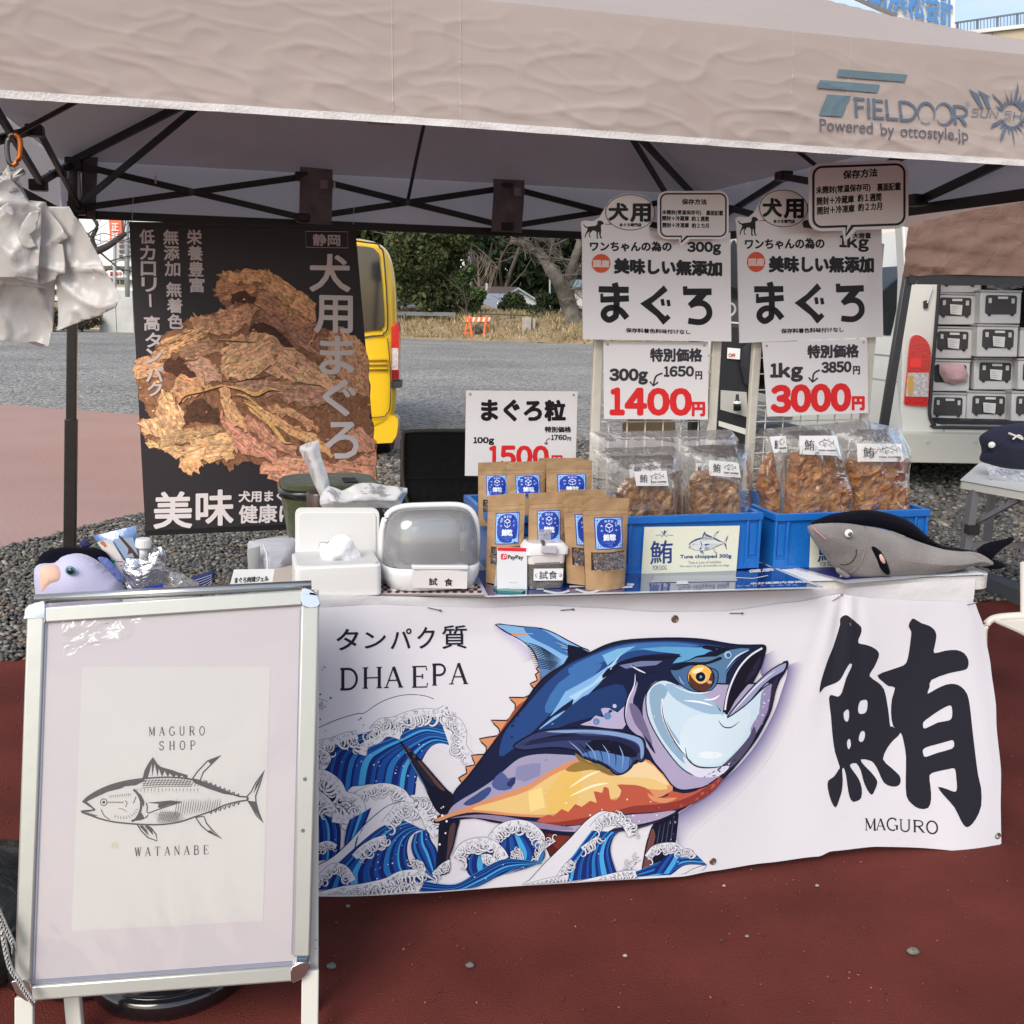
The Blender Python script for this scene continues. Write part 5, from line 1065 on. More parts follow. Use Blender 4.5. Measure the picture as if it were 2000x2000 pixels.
a=Art(VPL(VJ-.0035),base=.0005);a.text('試',*K6([(805,1515),(905,1515)]),94/6.04,BLK,.15);a.text('食',*K6([(915,1512),(1015,1512)]),94/6.04,BLK,.15)
a.stroke(K6([(782,1450),(760,1465),(768,1490),(782,1492)]),1.4,c3(60,90,120),2,2);a.stroke(K6([(1035,1450),(1060,1455),(1065,1475),(1045,1485),(1038,1468)]),2.0,c3(150,60,60),2,2);a.build('label_print',lb,INK)
# ------------------------------------------------------------------ kraft pouches
m_kr=M('kraft_paper',(.345,.215,.105),.62,col2=(.39,.25,.13),vs=9,bump=.25,bs=16,dist=1.5,coat=.1,detail=6);m_krd=M('kraft_crease',(.22,.13,.06),.7)
m_tr=M('dried_tuna_cube',(.085,.05,.035),.7,col2=(.16,.10,.07),vs=60,bump=.6,bs=120)
LBL=c3(30,62,160);LBP=c3(150,190,235)
def pouch(q,v,label,yaw=0.0,full=True,group='kraft pouches of tuna cubes'):
    C=VPL(v,yaw,(q[0][0]+q[1][0])/2,(q[0][1]+q[2][1])/2);P3=[C(*p) for p in q];N=C.N
    bz=min(P3[2].z,P3[3].z)
    t=thing('kraft_pouch',label,'pouch',(P3[2]+P3[3])/2,group);sd_=random.random()*50
    def bul(s,tt):return .017*math.sin(math.pi*min(1,max(0,s)))**.8*max(0,min(1,(tt-.12)/.5))**.8+.0016*nz3(s*4+sd_,tt*5)+.0011*ridge(s*5,tt*7+sd_)
    def S(s,tt,l=0.0):return P3[0]*(1-s)*(1-tt)+P3[1]*s*(1-tt)+P3[2]*s*tt+P3[3]*(1-s)*tt-N*(bul(s,tt)+l)
    b=MB();b.grid(lambda s,tt:S(s,tt),16,30);k=len(b.V);b.grid(lambda s,tt:S(1-s,tt)+N*(2*bul(1-s,tt)+.001),16,30)
    b.grid(lambda s,tt:S(s,1)+N*(2*bul(s,1)*tt),16,1);b.build('bag',m_kr,t,smooth=True)
    post=lambda x,y,z:S(x,y,z)
    for tt in (.105,.125,.175):b=MB();b.grid(lambda s,w:S(.01+.98*s,tt+.004*w,.0004),14,1);b.build('seal_line',m_krd if tt > .11 else m_kr,t)
    a=Art(lambda x,y,l:Vector((x,y,l)),base=.0005,step=.00005);x0,x1,y0,y1=.22,.86,.20,.545
    X=lambda f:x0+(x1-x0)*f;Y=lambda f:y0+(y1-y0)*f
    a.poly([(x0,y0),(x1,y0),(x1,y1),(x0,y1)],LBL);a.poly([(X(.03),Y(.03)),(X(.97),Y(.03)),(X(.97),Y(.97)),(X(.03),Y(.97))],LBP)
    rg=np.random.RandomState(3)
    for i in range(46):
        f=i/46*4;e=f % 1;sdx=int(f);xx,yy=((e,.055),(.945,e),(1-e,.945),(.055,1-e))[sdx];a.circle(X(.04+.92*xx),Y(.04+.92*yy),.014,LBL if i % 2 else c3(70,120,200),.008,6)
    E=[(X(.5+.435*math.copysign(abs(math.cos(h))**.72,math.cos(h))),Y(.5+.455*math.copysign(abs(math.sin(h))**.72,math.sin(h)))) for h in np.linspace(0,2*math.pi,33)[:-1]]
    a.poly(E,LBL);wh=c3(225,232,245)
    def tx(s_,fx,fy,w,h):a.text(s_,(X(fx),Y(fy)),(X(fx+w),Y(fy)),(y1-y0)*h,wh,.0)
    tx('無',.35,.17,.09,.075);tx('添',.46,.165,.09,.075);tx('加',.57,.17,.09,.075)
    cxx,cyy=.5,.335;hx=[(cxx+.14*math.cos(math.radians(k)),cyy+.135*math.sin(math.radians(k))) for k in (-90,-30,30,90,150,210)];HX=[(X(p),Y(q_)) for p,q_ in hx]
    a.stroke(HX,.009,wh,closed=True)
    for k in (1,3,5):a.stroke([(X(cxx),Y(cyy)),HX[k]],.009,wh)
    tx('国',.2,.30,.07,.055);tx('産',.2,.44,.07,.055);tx('厳',.72,.30,.07,.055);tx('選',.72,.44,.07,.055)
    a.text('鮪',(X(.28),Y(.72)),(X(.49),Y(.72)),(y1-y0)*.19,wh,.006);a.text('粒',(X(.51),Y(.72)),(X(.72),Y(.72)),(y1-y0)*.18,wh,.006)
    a.text('TUNA CUBE',(X(.3),Y(.82)),(X(.7),Y(.82)),(y1-y0)*.035,c3(120,150,215));a.text('100g',(X(.42),Y(.89)),(X(.6),Y(.89)),(y1-y0)*.03,c3(120,150,215))
    a.build('label_print',t,INKG,post=post,cut=.06)
    if full:
        b=MB();b.grid(lambda s,w:S(.12+.78*s,.575+.20*w,.0005),10,5);wn=b.build('window',M('pouch_window',(.035,.022,.016),.2,coat=1),t,smooth=True)
        b=MB();rg=np.random.RandomState(int(sd_*10))
        for i in range(26):
            p=S(.16+.70*rg.rand(),.60+.15*rg.rand(),.0022);Rm=Matrix.Rotation(rg.rand()*6,3,Vector(rg.normal(size=3)).normalized());e=.0065+.004*rg.rand()
            b.cbox(p,e,e*.8,e*.8,Rm@Vector((1,0,0)),Rm@Vector((0,1,0)),Rm@Vector((0,0,1)))
        o=b.build('treat_cubes',m_tr,wn);o['kind']='stuff'
        b=MB();b.grid(lambda s,w:S(.14+.74*s,.58+.19*w,.0075+.002*ridge(s*4+sd_,w*3)),12,6);b.build('window_film',film('pouch_film',(.95,.93,.9),.05,.1,.8,60,.05) if 'pf' not in MATS else MATS['pf'],wn,smooth=True)
        MATS['pf']=wn.children[-1].data.materials[0] if len(wn.children) else MATS.get('pf')
    return t
def q6(*P):return K6(P)
pouch(q6((85,145),(470,128),(470,880),(85,880)),.20,'kraft pouch at the left end of the back row, its label half covered',full=True)
pouch(q6((800,90),(1325,85),(1320,860),(800,860)),.235,'rearmost kraft pouch, only its top edge visible behind the back row',full=False)
pouch(q6((415,140),(872,122),(862,880),(420,880)),.195,'middle kraft pouch of the back row under the red 1500 price',full=False)
pouch(q6((890,130),(1430,118),(1400,870),(885,870)),.185,'right kraft pouch of the back row beside the clear tuna bags',full=False)
pouch(q6((1060,465),(1585,455),(1570,1400),(1060,1400)),.085,'kraft pouch peeking over two others in the front row',full=False)
pouch(q6((203,530),(642,500),(600,1560),(172,1550)),.065,'left kraft pouch of the front row behind the payment card',-.25)
pouch(q6((680,505),(1110,485),(1100,1500),(672,1500)),.06,'kraft pouch behind the sample jar lid',-.1)
pouch(q6((1085,540),(1640,522),(1600,1570),(1130,1560)),.03,'kraft pouch second from right in the front row, half hidden')
pouch(q6((1310,568),(1862,560),(1810,1602),(1352,1640)),.0,'frontmost kraft pouch with fully visible blue label and window of cubes',.06)
# ------------------------------------------------------------------ line drawing of a tuna, in a unit box (x right 0..1, y down 0..1)
def tuna(a,M_,col,w,hatch=1.0,pale=None,rich=True):
    f=lambda P:[M_(x/1932,(y-160)/800) for x,y in P]
    body=[(150,595),(200,545),(300,485),(420,435),(560,400),(700,380),(850,368),(1000,368),(1150,385),(1300,425),(1450,490),(1580,540),(1660,548),(1665,575),(1580,590),(1450,625),(1330,680),(1180,730),(1050,775),(880,800),(700,800),(560,790),(430,775),(320,750),(220,715),(135,680),(260,668),(240,650)]
    if pale:a.poly(f(body),pale,sm=2)
    def blk(P,sm=0):a.poly(f(P),col,sm=sm)
    def ln(P,k=1.0,sm=3,tp=0):a.stroke(f(P),w*k,col,sm,tp)
    blk([(150,595),(200,545),(300,485),(420,435),(560,398),(700,378),(560,440),(500,470),(380,500),(250,560),(190,590),(250,645),(262,668)])
    blk([(1150,385),(1300,425),(1450,490),(1590,540),(1450,520),(1300,470),(1180,420)]);blk([(560,400),(700,378),(730,395),(640,440),(540,450)])
    ln(body,1.5,3);ln([(135,680),(200,678),(260,668)],1.3)
    blk([(700,378),(720,300),(760,230),(795,180),(815,205),(840,245),(870,270),(920,285),(975,300),(1030,320),(1115,345),(1115,380),(1090,378),(1060,350),(1040,372),(1010,345),(990,368),(950,330),(935,366),(905,310),(880,362),(850,285),(840,362),(812,240),(790,365),(785,240),(750,372)])
    for c in (((1160,380),(1210,310),(1300,215),(1425,165),(1330,250),(1260,320),(1230,395)),((1660,545),(1700,500),(1740,420),(1825,300),(1780,430),(1740,540),(1745,600),(1770,690),(1810,785),(1750,720),(1700,630),(1665,575)),((1190,735),(1240,810),(1310,870),(1430,930),(1340,850),(1290,790),(1265,725)),((650,798),(690,860),(750,920),(835,952),(825,890),(780,830),(720,798))):
        if pale or rich:
            pass
        ln(list(c)+[c[0]],1.2,1)
    blk([(1330,250),(1300,215),(1425,165),(1260,320)]);blk([(1745,430),(1825,300),(1770,430),(1720,520)]);blk([(1700,630),(1668,580),(1740,590),(1755,660),(1805,780)]);blk([(1300,860),(1430,930),(1320,850)]);blk([(670,815),(760,905),(740,850),(700,805)]);blk([(720,815),(800,900),(790,850),(740,805)])
    blk([(740,600),(850,590),(960,578),(1065,592),(940,622),(860,650),(840,640),(850,612)]);ln([(735,600),(745,640),(750,695),(850,660),(1060,592)],1.1)
    ln([(620,478),(665,530),(688,600),(680,680),(640,750),(600,770)],2.2);blk([(635,485),(690,530),(720,590),(712,640),(692,600),(670,540)]);blk([(690,690),(720,740),(760,700),(745,735),(690,760),(640,768)])
    e=M_(345/1932,435/800);e2=M_(375/1932,435/800);r=math.hypot(e2[0]-e[0],e2[1]-e[1]);a.circle(e[0],e[1],r*1.15,col);a.circle(e[0],e[1],r*.85,pale or WHT);a.circle(e[0],e[1],r*.5,col)
    for i in range(8):ln([(1270+i*42,412+i*17),(1290+i*42,400+i*17),(1296+i*42,425+i*17)],1.3,1)
    for i in range(7):ln([(1315+i*42,685-i*14),(1330+i*42,702-i*14),(1342+i*42,672-i*14)],1.3,1)
    if rich:
        rg=np.random.RandomState(2);n=int(26*hatch)
        for i in range(n):x=620+i*(620/n);ln([(x,470),(x+rg.uniform(-4,8),490+rg.uniform(10,40))],.6,1,1)
        for i in range(n):x=740+i*(560/n);y0=375+((x-1000)/500)**2*30;ln([(x,y0+4),(x-34,y0+66)],.55,1,0)
        for i in range(4):ln([(700,405+i*20),(900,392+i*19),(1150,405+i*15)],.5,2)
        for i in range(n):x=1010+i*(420/n);ln([(x+10,560+rg.uniform(-10,20)),(x,640),(x-16,735-(i*3.5))],.6,2,2)
        for i in range(int(16*hatch)):x=850+i*16;ln([(x+24,660+i*2),(x+6,720),(x-16,785)],.55,2,2)
        for i in range(8):ln([(800+i*5,700+i*12),(950,690+i*12),(1060+i*8,700+i*8)],.4,2,2)
        for i in range(int(16*hatch)):x=400+i*17;ln([(x,535-(i*2)),(x+4,560-i)],.6,1,1)
        for i in range(int(14*hatch)):t_=math.radians(20+i*11);ln([(520+150*math.cos(t_),620+130*math.sin(t_)),(520+118*math.cos(t_+.05),620+98*math.sin(t_+.05))],.7,1,1)
        for i in range(9):ln([(390+i*16,590),(395+i*16,603)],.8,1)
        ln([(540,580),(560,600),(545,640)],.7);ln([(640,545),(625,590),(610,605)],.7);ln([(470,650),(520,660),(560,690)],.6,3,2);ln([(320,660),(350,720),(400,755)],.8)
    for i in range(9):ln([(160+i*12,690+i*4),(185+i*13,686+i*4)],.4,1)
def frm(q):
    return lambda x,y:(q[0][0]*(1-x)*(1-y)+q[1][0]*x*(1-y)+q[2][0]*x*y+q[3][0]*(1-x)*y,q[0][1]*(1-x)*(1-y)+q[1][1]*x*(1-y)+q[2][1]*x*y+q[3][1]*(1-x)*y)
# ------------------------------------------------------------------ crates
m_cr=M('crate_blue',(.006,.13,.47),.38,coat=.25,var=.06,vs=3,bump=.08,bs=90)
def crate(x0,x1,ytop,v,dep,h,label,yaw=0.0,card=None,kindcard=0):
    pA=onv(x0,ytop,v);pB=onv(x1,ytop,v);ua,ub=uvz(pA)[0],uvz(pB)[0];um=(ua+ub)/2;z0=tabz(um)+.0055;z1=z0+h
    t=thing('blue_crate',label,'crate',T(um,v,z0),'blue plastic crates on the table');Ry=Matrix.Rotation(yaw,3,'Z');piv=T(ua,v,0)
    X=Ry@UU;Y=Ry@VV;wd=ub-ua
    def P(a,b_,z):return piv+X*a+Y*b_+ZZ*(z-0)
    th=.004;tp=.006
    MB().box(P(tp,tp,z0),X*(wd-2*tp),Y*th,ZZ*h).build('front_wall',m_cr,t);MB().box(P(tp,dep-tp-th,z0),X*(wd-2*tp),Y*th,ZZ*h).build('back_wall',m_cr,t)
    for a_,nm in ((tp,'end_wall'),(wd-tp-th,'end_wall')):MB().box(P(a_,tp+th,z0),X*th,Y*(dep-2*tp-2*th),ZZ*h).build(nm,m_cr,t)
    MB().box(P(tp+th,tp+th,z0+.002),X*(wd-2*tp-2*th),Y*(dep-2*tp-2*th),ZZ*.003).build('floor',m_cr,t)
    r=MB()
    r.box(P(-.002,-.002,z1-.016),X*(wd+.004),Y*.0075,ZZ*.0165);r.box(P(-.002,dep-.0055,z1-.016),X*(wd+.004),Y*.0075,ZZ*.0165);r.box(P(-.002,.0055,z1-.016),X*.0075,Y*(dep-.011),ZZ*.0165);r.box(P(wd-.0055,.0055,z1-.016),X*.0075,Y*(dep-.011),ZZ*.0165)
    r.build('rim',m_cr,t,bevel=.0012)
    for a_ in (.0,.030,wd-.036,wd-.006):MB().box(P(a_,.0005,z0),X*.006,Y*.008,ZZ*(h-.016)).build('rib',m_cr,t,bevel=.001)
    for a_ in (.006,wd-.030):MB().box(P(a_,.001,z0),X*.024,Y*.005,ZZ*.022).build('corner_foot',m_cr,t,bevel=.001);MB().box(P(a_+.004,.0035,z0+.03),X*.016,Y*.003,ZZ*(h-.055)).build('panel',m_cr,t,bevel=.001)
    for b_ in (.02,dep-.03,dep*.5):MB().box(P(wd-.006,b_,z0),X*.006,Y*.006,ZZ*(h-.016)).build('rib',m_cr,t)
    MB().box(P(.036,.002,z0),X*(wd-.072),Y*.004,ZZ*.008).build('base_strip',m_cr,t)
    return t,P,wd,z0
K2=lambda P:[(1000+x/3.864,650+y/3.864) for x,y in P]
cA=crate(958,1199,1003,.135,.26,.128,'left blue crate holding the back row of kraft pouches')
cB=crate(1205,1489,1014,.105,.30,.128,'middle blue crate with the 300g tuna card on its front')
cC=crate(1517,1815,1006,.105,.30,.128,'right blue crate behind the grey plush fish',.0)
def ccard(t,v,q,txt):
    C=VPL(v);o=slab('paper_card',q,C,.001,M('card_cream',(.68,.70,.56),.5,coat=.2),t,front=.0012);a=Art(C,base=.0016);nvy=c3(35,55,120);F_=frm(q)
    f=lambda x,y:F_((x-970)/750,(y-1460)/360)
    a.text('鮪',f(1035,1745),f(1210,1738),172/3.86,nvy,.5);a.text('FOR DOG',f(1058,1790),f(1165,1790),34/3.86,c3(90,100,130),.1)
    a.stroke([f(1060,1528),f(1110,1520)],.8,nvy);a.stroke([f(1150,1522),f(1200,1528)],.8,nvy);a.stroke([f(1105,1495),f(1150,1538)],1.2,nvy);a.stroke([f(1150,1490),f(1108,1538)],1.2,nvy);a.poly([f(1130,1482),f(1138,1500),(f(1130,1515)),f(1122,1500)],nvy)
    tuna(a,lambda x,y:f(1300+x*355,1495+y*190),nvy,.45,.5,(.62,.66,.62,1))
    a.text('Tuna chopped '+txt,f(1268,1712),f(1672,1712),34/3.86,nvy,.35);a.text('Tuna is Lots of nutrition.',f(1335,1748),f(1600,1746),22/3.86,c3(80,90,130));a.text('We want to give its benefits to dogs.',f(1268,1778),f(1665,1775),22/3.86,c3(80,90,130))
    a.build('card_print',o,INK)
ccard(cB[0],.105,K2([(998,1465),(1718,1455),(1690,1808),(975,1820)]),'300g')
ccard(cC[0],.105,[(1583,1040),(1768,1036),(1762,1106),(1580,1113)],'1kg')
# boxes behind the crates, seen in the gaps
for (x0,x1,y0,y1,v,c,lb) in ((1482,1522,1000,1100,.42,(.01,.03,.14),'dark blue box with number 13 in the gap between the crates'),(1022,1038,1030,1060,.14,(.02,.02,.05),None)):
    if not lb:continue
    p=onv(x0,y1,v);q_=onv(x1,y0,v);z0=tabz(uvz(p)[0])+.004;o=MB().box(T(uvz(p)[0],v,z0),UU*(uvz(q_)[0]-uvz(p)[0]),VV*.15,ZZ*(q_.z-z0)).build('dark_box',M('dark_blue_card',c,.5),None,org=T(uvz(p)[0],v,z0),bevel=.002);tag(o,lb,'box')
    a=Art(VPL(v),base=.001);a.text('13',(1499,1040),(1513,1040),9,c3(190,180,160),.3);a.poly([(1503,1056),(1514,1056),(1514,1069),(1503,1069)],c3(150,145,140));a.build('box_print',o,INK)
a=Art(VPL(.105),base=.002);a.text('互',(1021,1059),(1033,1059),13,BLK,1);a.build('crate_print',cA[0],INK)
# ------------------------------------------------------------------ clear bags with tuna
m_film=film('clear_film',(.96,.96,.95),.0,.12,.5,14,.035);m_film2=film('clear_film_dense',(.9,.9,.89),.0,.15,.6,12,.3)
def meatmat(name,ca,cb,cc):
    m=M(name,ca,.3,coat=.9,bump=1,bs=34,dist=1.2);n=m.node_tree.nodes;L=m.node_tree.links;t=n.new('ShaderNodeTexCoord')
    v=n.new('ShaderNodeTexVoronoi');v.inputs['Scale'].default_value=26;v.feature='SMOOTH_F1';z=n.new('ShaderNodeTexNoise');z.inputs['Scale'].default_value=14;z.inputs['Detail'].default_value=8;z.inputs['Distortion'].default_value=2.5
    L.new(t.outputs['Object'],v.inputs['Vector']);L.new(t.outputs['Object'],z.inputs['Vector'])
    r=n.new('ShaderNodeValToRGB');e=r.color_ramp.elements;e[0].position=.28;e[0].color=ca+(1,);e[1].position=.72;e[1].color=cc+(1,);k=r.color_ramp.elements.new(.5);k.color=cb+(1,)
    L.new(z.outputs['Fac'],r.inputs[0]);L.new(r.outputs[0],n['Principled BSDF'].inputs['Base Color']);return m
m_meat1=meatmat('smoked_tuna',(.04,.016,.007),(.22,.10,.032),(.44,.24,.09));m_meat2=meatmat('tuna_chunks',(.06,.018,.005),(.30,.11,.02),(.50,.24,.06))
def tbag(v,film_q,meat,lab,label,mat,seed,txt='300g',th=.028,lq=None,fm=None):
    C=VPL(v);t=thing('tuna_bag',label,'bag',C((film_q[0][0]+film_q[1][0])/2,film_q[2][1]),'clear bags of chopped tuna')
    S_=seed*7.3
    chunks=np.random.RandomState(seed)
    o=sheet2d('tuna_meat',meat,C,.0045,lambda a,b_,d:min(th-.006,(d*1.6)**.8*.9)+.009*ridge(a*15+S_,b_*11,seed)**2*min(1,d*90)+.005*ridge(a*38,b_*34+S_,3)*min(1,d*90),mat,t,back=lambda a,b_,d:min(.012,d))
    sheet2d('film',film_q,C,.009,lambda a,b_,d:.006+min(th+.009,d*1.3)+.0045*ridge(a*17+S_,b_*14,5)+.002*nz3(a*50,b_*50,seed),fm or m_film,t)
    sheet2d('film_back',film_q,C,.02,lambda a,b_,d:-.012-.003*nz3(a*14,b_*14,8),m_film,t)
    if lab:
        front=th+.014 if txt == '300g' else th+.016
        lb_=slab('paper_label',lab,C,.0006,M('label_paper',(.76,.77,.78),.5),t,front=front)
        a=Art(C,base=front+.0004);F_=frm(lab);dk=c3(45,48,62)
        a.text('鮪',F_(.12,.78),F_(.36,.78),(lab[3][1]-lab[0][1])*.58,dk,.12);tuna(a,lambda x,y:F_(.46+x*.46,.12+y*.48),dk,.32,.25,None,False);a.text('TUNA CHOPPED',F_(.46,.80),F_(.94,.80),3.2,dk,.2);a.stroke([F_(.45,.9),F_(.95,.9)],.5,c3(140,140,150))
        a.build('label_print',lb_,INK)
    return t
tbag(.30,K2([(575,745),(1640,728),(1700,800),(1680,1500),(620,1500)]),K2([(700,1250),(900,1200),(1300,1180),(1640,1200),(1640,1500),(700,1500)]),None,'empty looking rear clear bag standing behind both 300g bags',m_meat1,2,fm=m_film2,th=.02)
tbag(.25,K2([(1280,850),(1740,835),(1790,900),(1810,1300),(1770,1500),(1290,1500)]),K2([(1290,1250),(1320,1150),(1400,1120),(1450,1300),(1450,1500),(1290,1500)]),K2([(1330,965),(1440,965),(1440,1060),(1330,1055)]),'clear tuna bag half hidden behind the right 300g bag',m_meat1,3)
tbag(.21,K2([(610,870),(1200,850),(1260,900),(1270,1500),(680,1500),(600,1100)]),K2([(700,1260),(840,1180),(1000,1110),(1060,1200),(1000,1500),(760,1500)]),K2([(830,975),(1068,950),(1072,1050),(840,1075)]),'clear tuna bag leaning behind the left 300g bag, label half covered',m_meat1,4)
tbag(.17,K2([(690,930),(1210,920),(1245,1000),(1262,1500),(800,1500),(720,1200)]),K2([(780,1200),(850,1100),(980,1070),(1080,1050),(1140,1090),(1170,1160),(1200,1200),(1228,1280),(1240,1420),(1235,1500),(830,1500)]),K2([(868,1025),(1110,1018),(1125,1130),(886,1132)]),'left 300g clear tuna bag in the middle crate, label facing front',m_meat1,5)
tbag(.17,K2([(1290,900),(1400,840),(1660,850),(1770,900),(1800,1050),(1790,1380),(1760,1500),(1300,1500)]),K2([(1345,1500),(1350,1300),(1336,1100),(1380,1045),(1480,1035),(1540,1070),(1620,1090),(1684,1110),(1705,1250),(1712,1500)]),K2([(1422,940),(1645,960),(1662,1070),(1430,1055)]),'right 300g clear tuna bag with long brown fillets',m_meat1,6)
K5=lambda P:[(1450+x*.2847,650+y*.2847) for x,y in P]
tbag(.26,K5([(150,655),(820,600),(1060,650),(1145,800),(1130,1300),(140,1300)]),K5([(700,1000),(1100,900),(1130,1300),(700,1300)]),None,'rear 1kg clear tuna bag behind the right crate bags',m_meat2,7,'1kg',fm=m_film2)
tbag(.20,K5([(60,720),(120,650),(240,680),(300,800),(290,1330),(110,1330),(70,1000)]),K5([(150,850),(205,810),(215,930),(245,1050),(240,1330),(140,1330),(120,1150),(90,1050),(105,960)]),K5([(122,697),(232,690),(240,800),(150,806)]),'narrow left 1kg tuna bag turned sideways in the right crate',m_meat2,8,'1kg')
tbag(.165,K5([(215,760),(300,670),(600,660),(680,800),(750,1050),(750,1330),(270,1330),(220,1000)]),K5([(300,1330),(285,1130),(320,900),(330,820),(480,800),(600,820),(620,900),(640,980),(720,1020),(745,1200),(740,1330)]),K5([(322,690),(575,690),(604,825),(325,815)]),'middle 1kg clear tuna bag full of amber chunks',m_meat2,9,'1kg')
tbag(.165,K5([(640,830),(680,720),(760,660),(980,660),(1090,740),(1150,830),(1120,980),(1135,1330),(740,1330),(700,1000)]),K5([(745,1330),(750,1150),(720,1000),(695,860),(900,850),(1040,860),(1090,950),(1120,1100),(1130,1330)]),K5([(712,742),(1012,745),(1030,865),(718,865)]),'right 1kg clear tuna bag with white label on top, next to the van',m_meat2,10,'1kg')
# ------------------------------------------------------------------ wire display panels
m_crm=M('cream_rail',(.66,.63,.54),.3,coat=.6,bump=.3,bs=18);m_wire=M('white_wire',(.70,.69,.64),.4)
def panel(v,x0,x1,ytop,ybot,label,yaw=0.0,xs=6):
    C=VPL(v,yaw,(x0+x1)/2,700);A,B=C(x0,700),C(x1,700);zt=C(x0,ytop).z;zb=tabz(uvz(A)[0])+.008;X=(B-A).normalized();N=C.N;L=(B-A).dot(X)
    t=thing('wire_panel',label,'display panel',Vector((A.x,A.y,zb)),'white wire display panels')
    A.z=B.z=0
    for p in (A+X*.012,B-X*.012):MB().cbox(p+ZZ*(zb+zt)/2,.024,.014,zt-zb,X,N).build('rail',m_crm,t,bevel=.003)
    for i in range(1,xs+1):p=A+X*(L*i/(xs+1));MB().tube([p+ZZ*zb,p+ZZ*zt],.0018,6).build('upright_wire',m_wire,t)
    z=zb+.02
    while z < zt:MB().tube([A+ZZ*z-N*.004,B+ZZ*z-N*.004],.0018,6).build('cross_wire',m_wire,t);z += .04
    for p in (A,B):MB().box(p-N*.0+X*-.01+ZZ*(zb-.004),X*.03,N*.14,ZZ*.01).build('foot',m_wire,t)
    return t,C
panel(.385,1158,1406,470,1060,'left wire panel carrying the 300g sign and 1400 yen card');panel(.43,1468,1705,462,1060,'right wire panel carrying the 1kg sign and 3000 yen card',.12)
# ------------------------------------------------------------------ signs
m_lam=M('laminated_white',(.80,.78,.785),.2,coat=.7,bump=.14,bs=4,dist=1);DK=c3(24,20,26)
K1=lambda P:[(1130+x/6.44,370+y/6.44) for x,y in P]
def bigsign(v,yaw,q,label,kg,x0,y0):
    C=VPL(v,yaw,x0,y0);F_=frm(q);f=lambda x,y:F_((x-45)/1870,(y-540)/1350)
    t=thing('product_sign',label,'sign',C(*f(980,1885)),'laminated product signs')
    out=[(50,1890),(45,1200),(45,620),(30,408),(70,388),(190,398),(265,345),(320,255),(390,140),(520,65),(660,47),(800,72),(915,145),(968,260),(955,370),(890,465),(905,520),(1000,530),(1915,540),(1915,1200),(1918,1890)]
    slab('board',[f(*p) for p in out],C,.003,m_lam,t)
    a=Art(C,base=.0006);g=lambda P:[f(*p) for p in P];sc=abs(q[1][0]-q[0][0])/1870
    def tx(s_,xa,xb,yb,h,bo,col=DK,dy=0):(a.digits if s_[0].isdigit() else a.text)(s_,f(xa,yb),f(xb,yb+dy),h*sc*1.0*(abs(q[3][1]-q[0][1])/1350/sc),col,bo*sc)
    # dog and speech bubble
    a.poly(g([(60,430),(80,455),(110,470),(150,462),(215,455),(235,430),(240,400),(262,390),(290,395),(312,415),(318,430),(300,442),(285,445),(282,480),(285,520),(278,560),(285,600),(300,615),(275,615),(262,580),(258,545),(250,530),(243,560),(240,600),(255,615),(228,615),(226,570),(222,530),(180,515),(160,535),(140,560),(145,590),(160,602),(138,602),(128,560),(140,530),(120,540),(95,570),(88,600),(76,604),(85,560),(105,520),(110,490),(80,475),(62,450)]),DK,sm=2)
    E=[(650+310*math.cos(h),288+222*math.sin(h)) for h in np.linspace(math.radians(140),math.radians(508-10),40)];a.stroke(g(E+[(332,437),E[0]]),9*sc,DK,closed=False)
    tx('犬',385,620,385,210,11);tx('用',660,900,400,215,12);tx('まぐろ専門店',520,790,465,40,3)
    tx('ワンちゃんの為の',145,1165,775,120,6); 
    if kg:tx('1kg',1370,1735,800,175,9,dy=20);tx('大容量',1540,1770,655,65,4)
    else:tx('300g',1375,1785,815,155,9)
    cc=f(282,930);a.circle(cc[0],cc[1],120*sc,c3(222,88,52),120*sc*(abs(q[3][1]-q[0][1])/1350/sc),28);tx('国産',185,382,975,85,6,c3(235,215,205))
    tx('美味しい無添加',452,1795,1050,180,12,dy=26)
    def S(P,w,sm=0,tp=0):a.stroke(g(P),w*sc,DK,sm,tp)
    S([(250,1256),(628,1262)],80);S([(275,1388),(630,1368)],78);S([(288,1310),(288,1420)],36) ;S([(450,1175),(475,1300),(468,1560),(440,1610),(375,1640),(318,1600),(315,1545),(360,1500),(430,1488),(520,1520),(605,1615)],78,4)
    a.poly(g([(1070,1200),(1120,1265),(915,1430),(1085,1588),(1115,1562),(1155,1608),(1060,1695),(975,1590),(770,1432),(930,1330)]),DK);S([(1048,1372),(1062,1455)],44);S([(1122,1382),(1135,1460)],44)
    S([(1315,1280),(1672,1276)],84);S([(1338,1210),(1340,1300)],56);a.poly(g([(1490,1310),(1620,1310),(1545,1395),(1415,1482),(1370,1430)]),DK);S([(1395,1450),(1480,1420),(1570,1425),(1630,1480),(1640,1560),(1600,1620),(1520,1655),(1375,1640)],76,4)
    tx('保存料着色料味付けなし',590,1400,1795,55,2.5,dy=12)
    a.build('print',t,INKG)
    return t
bigsign(.345,.0,[(1137,454),(1426.6,454),(1428,667),(1137.8,662.7)],'left laminated sign reading 300g with dog picture and speech bubble',False,1280,560)
bigsign(.395,.12,[(1439.5,448),(1722,447.5),(1724.6,658),(1444.2,670)],'right laminated sign reading 1kg with dog picture and speech bubble',True,1580,560)
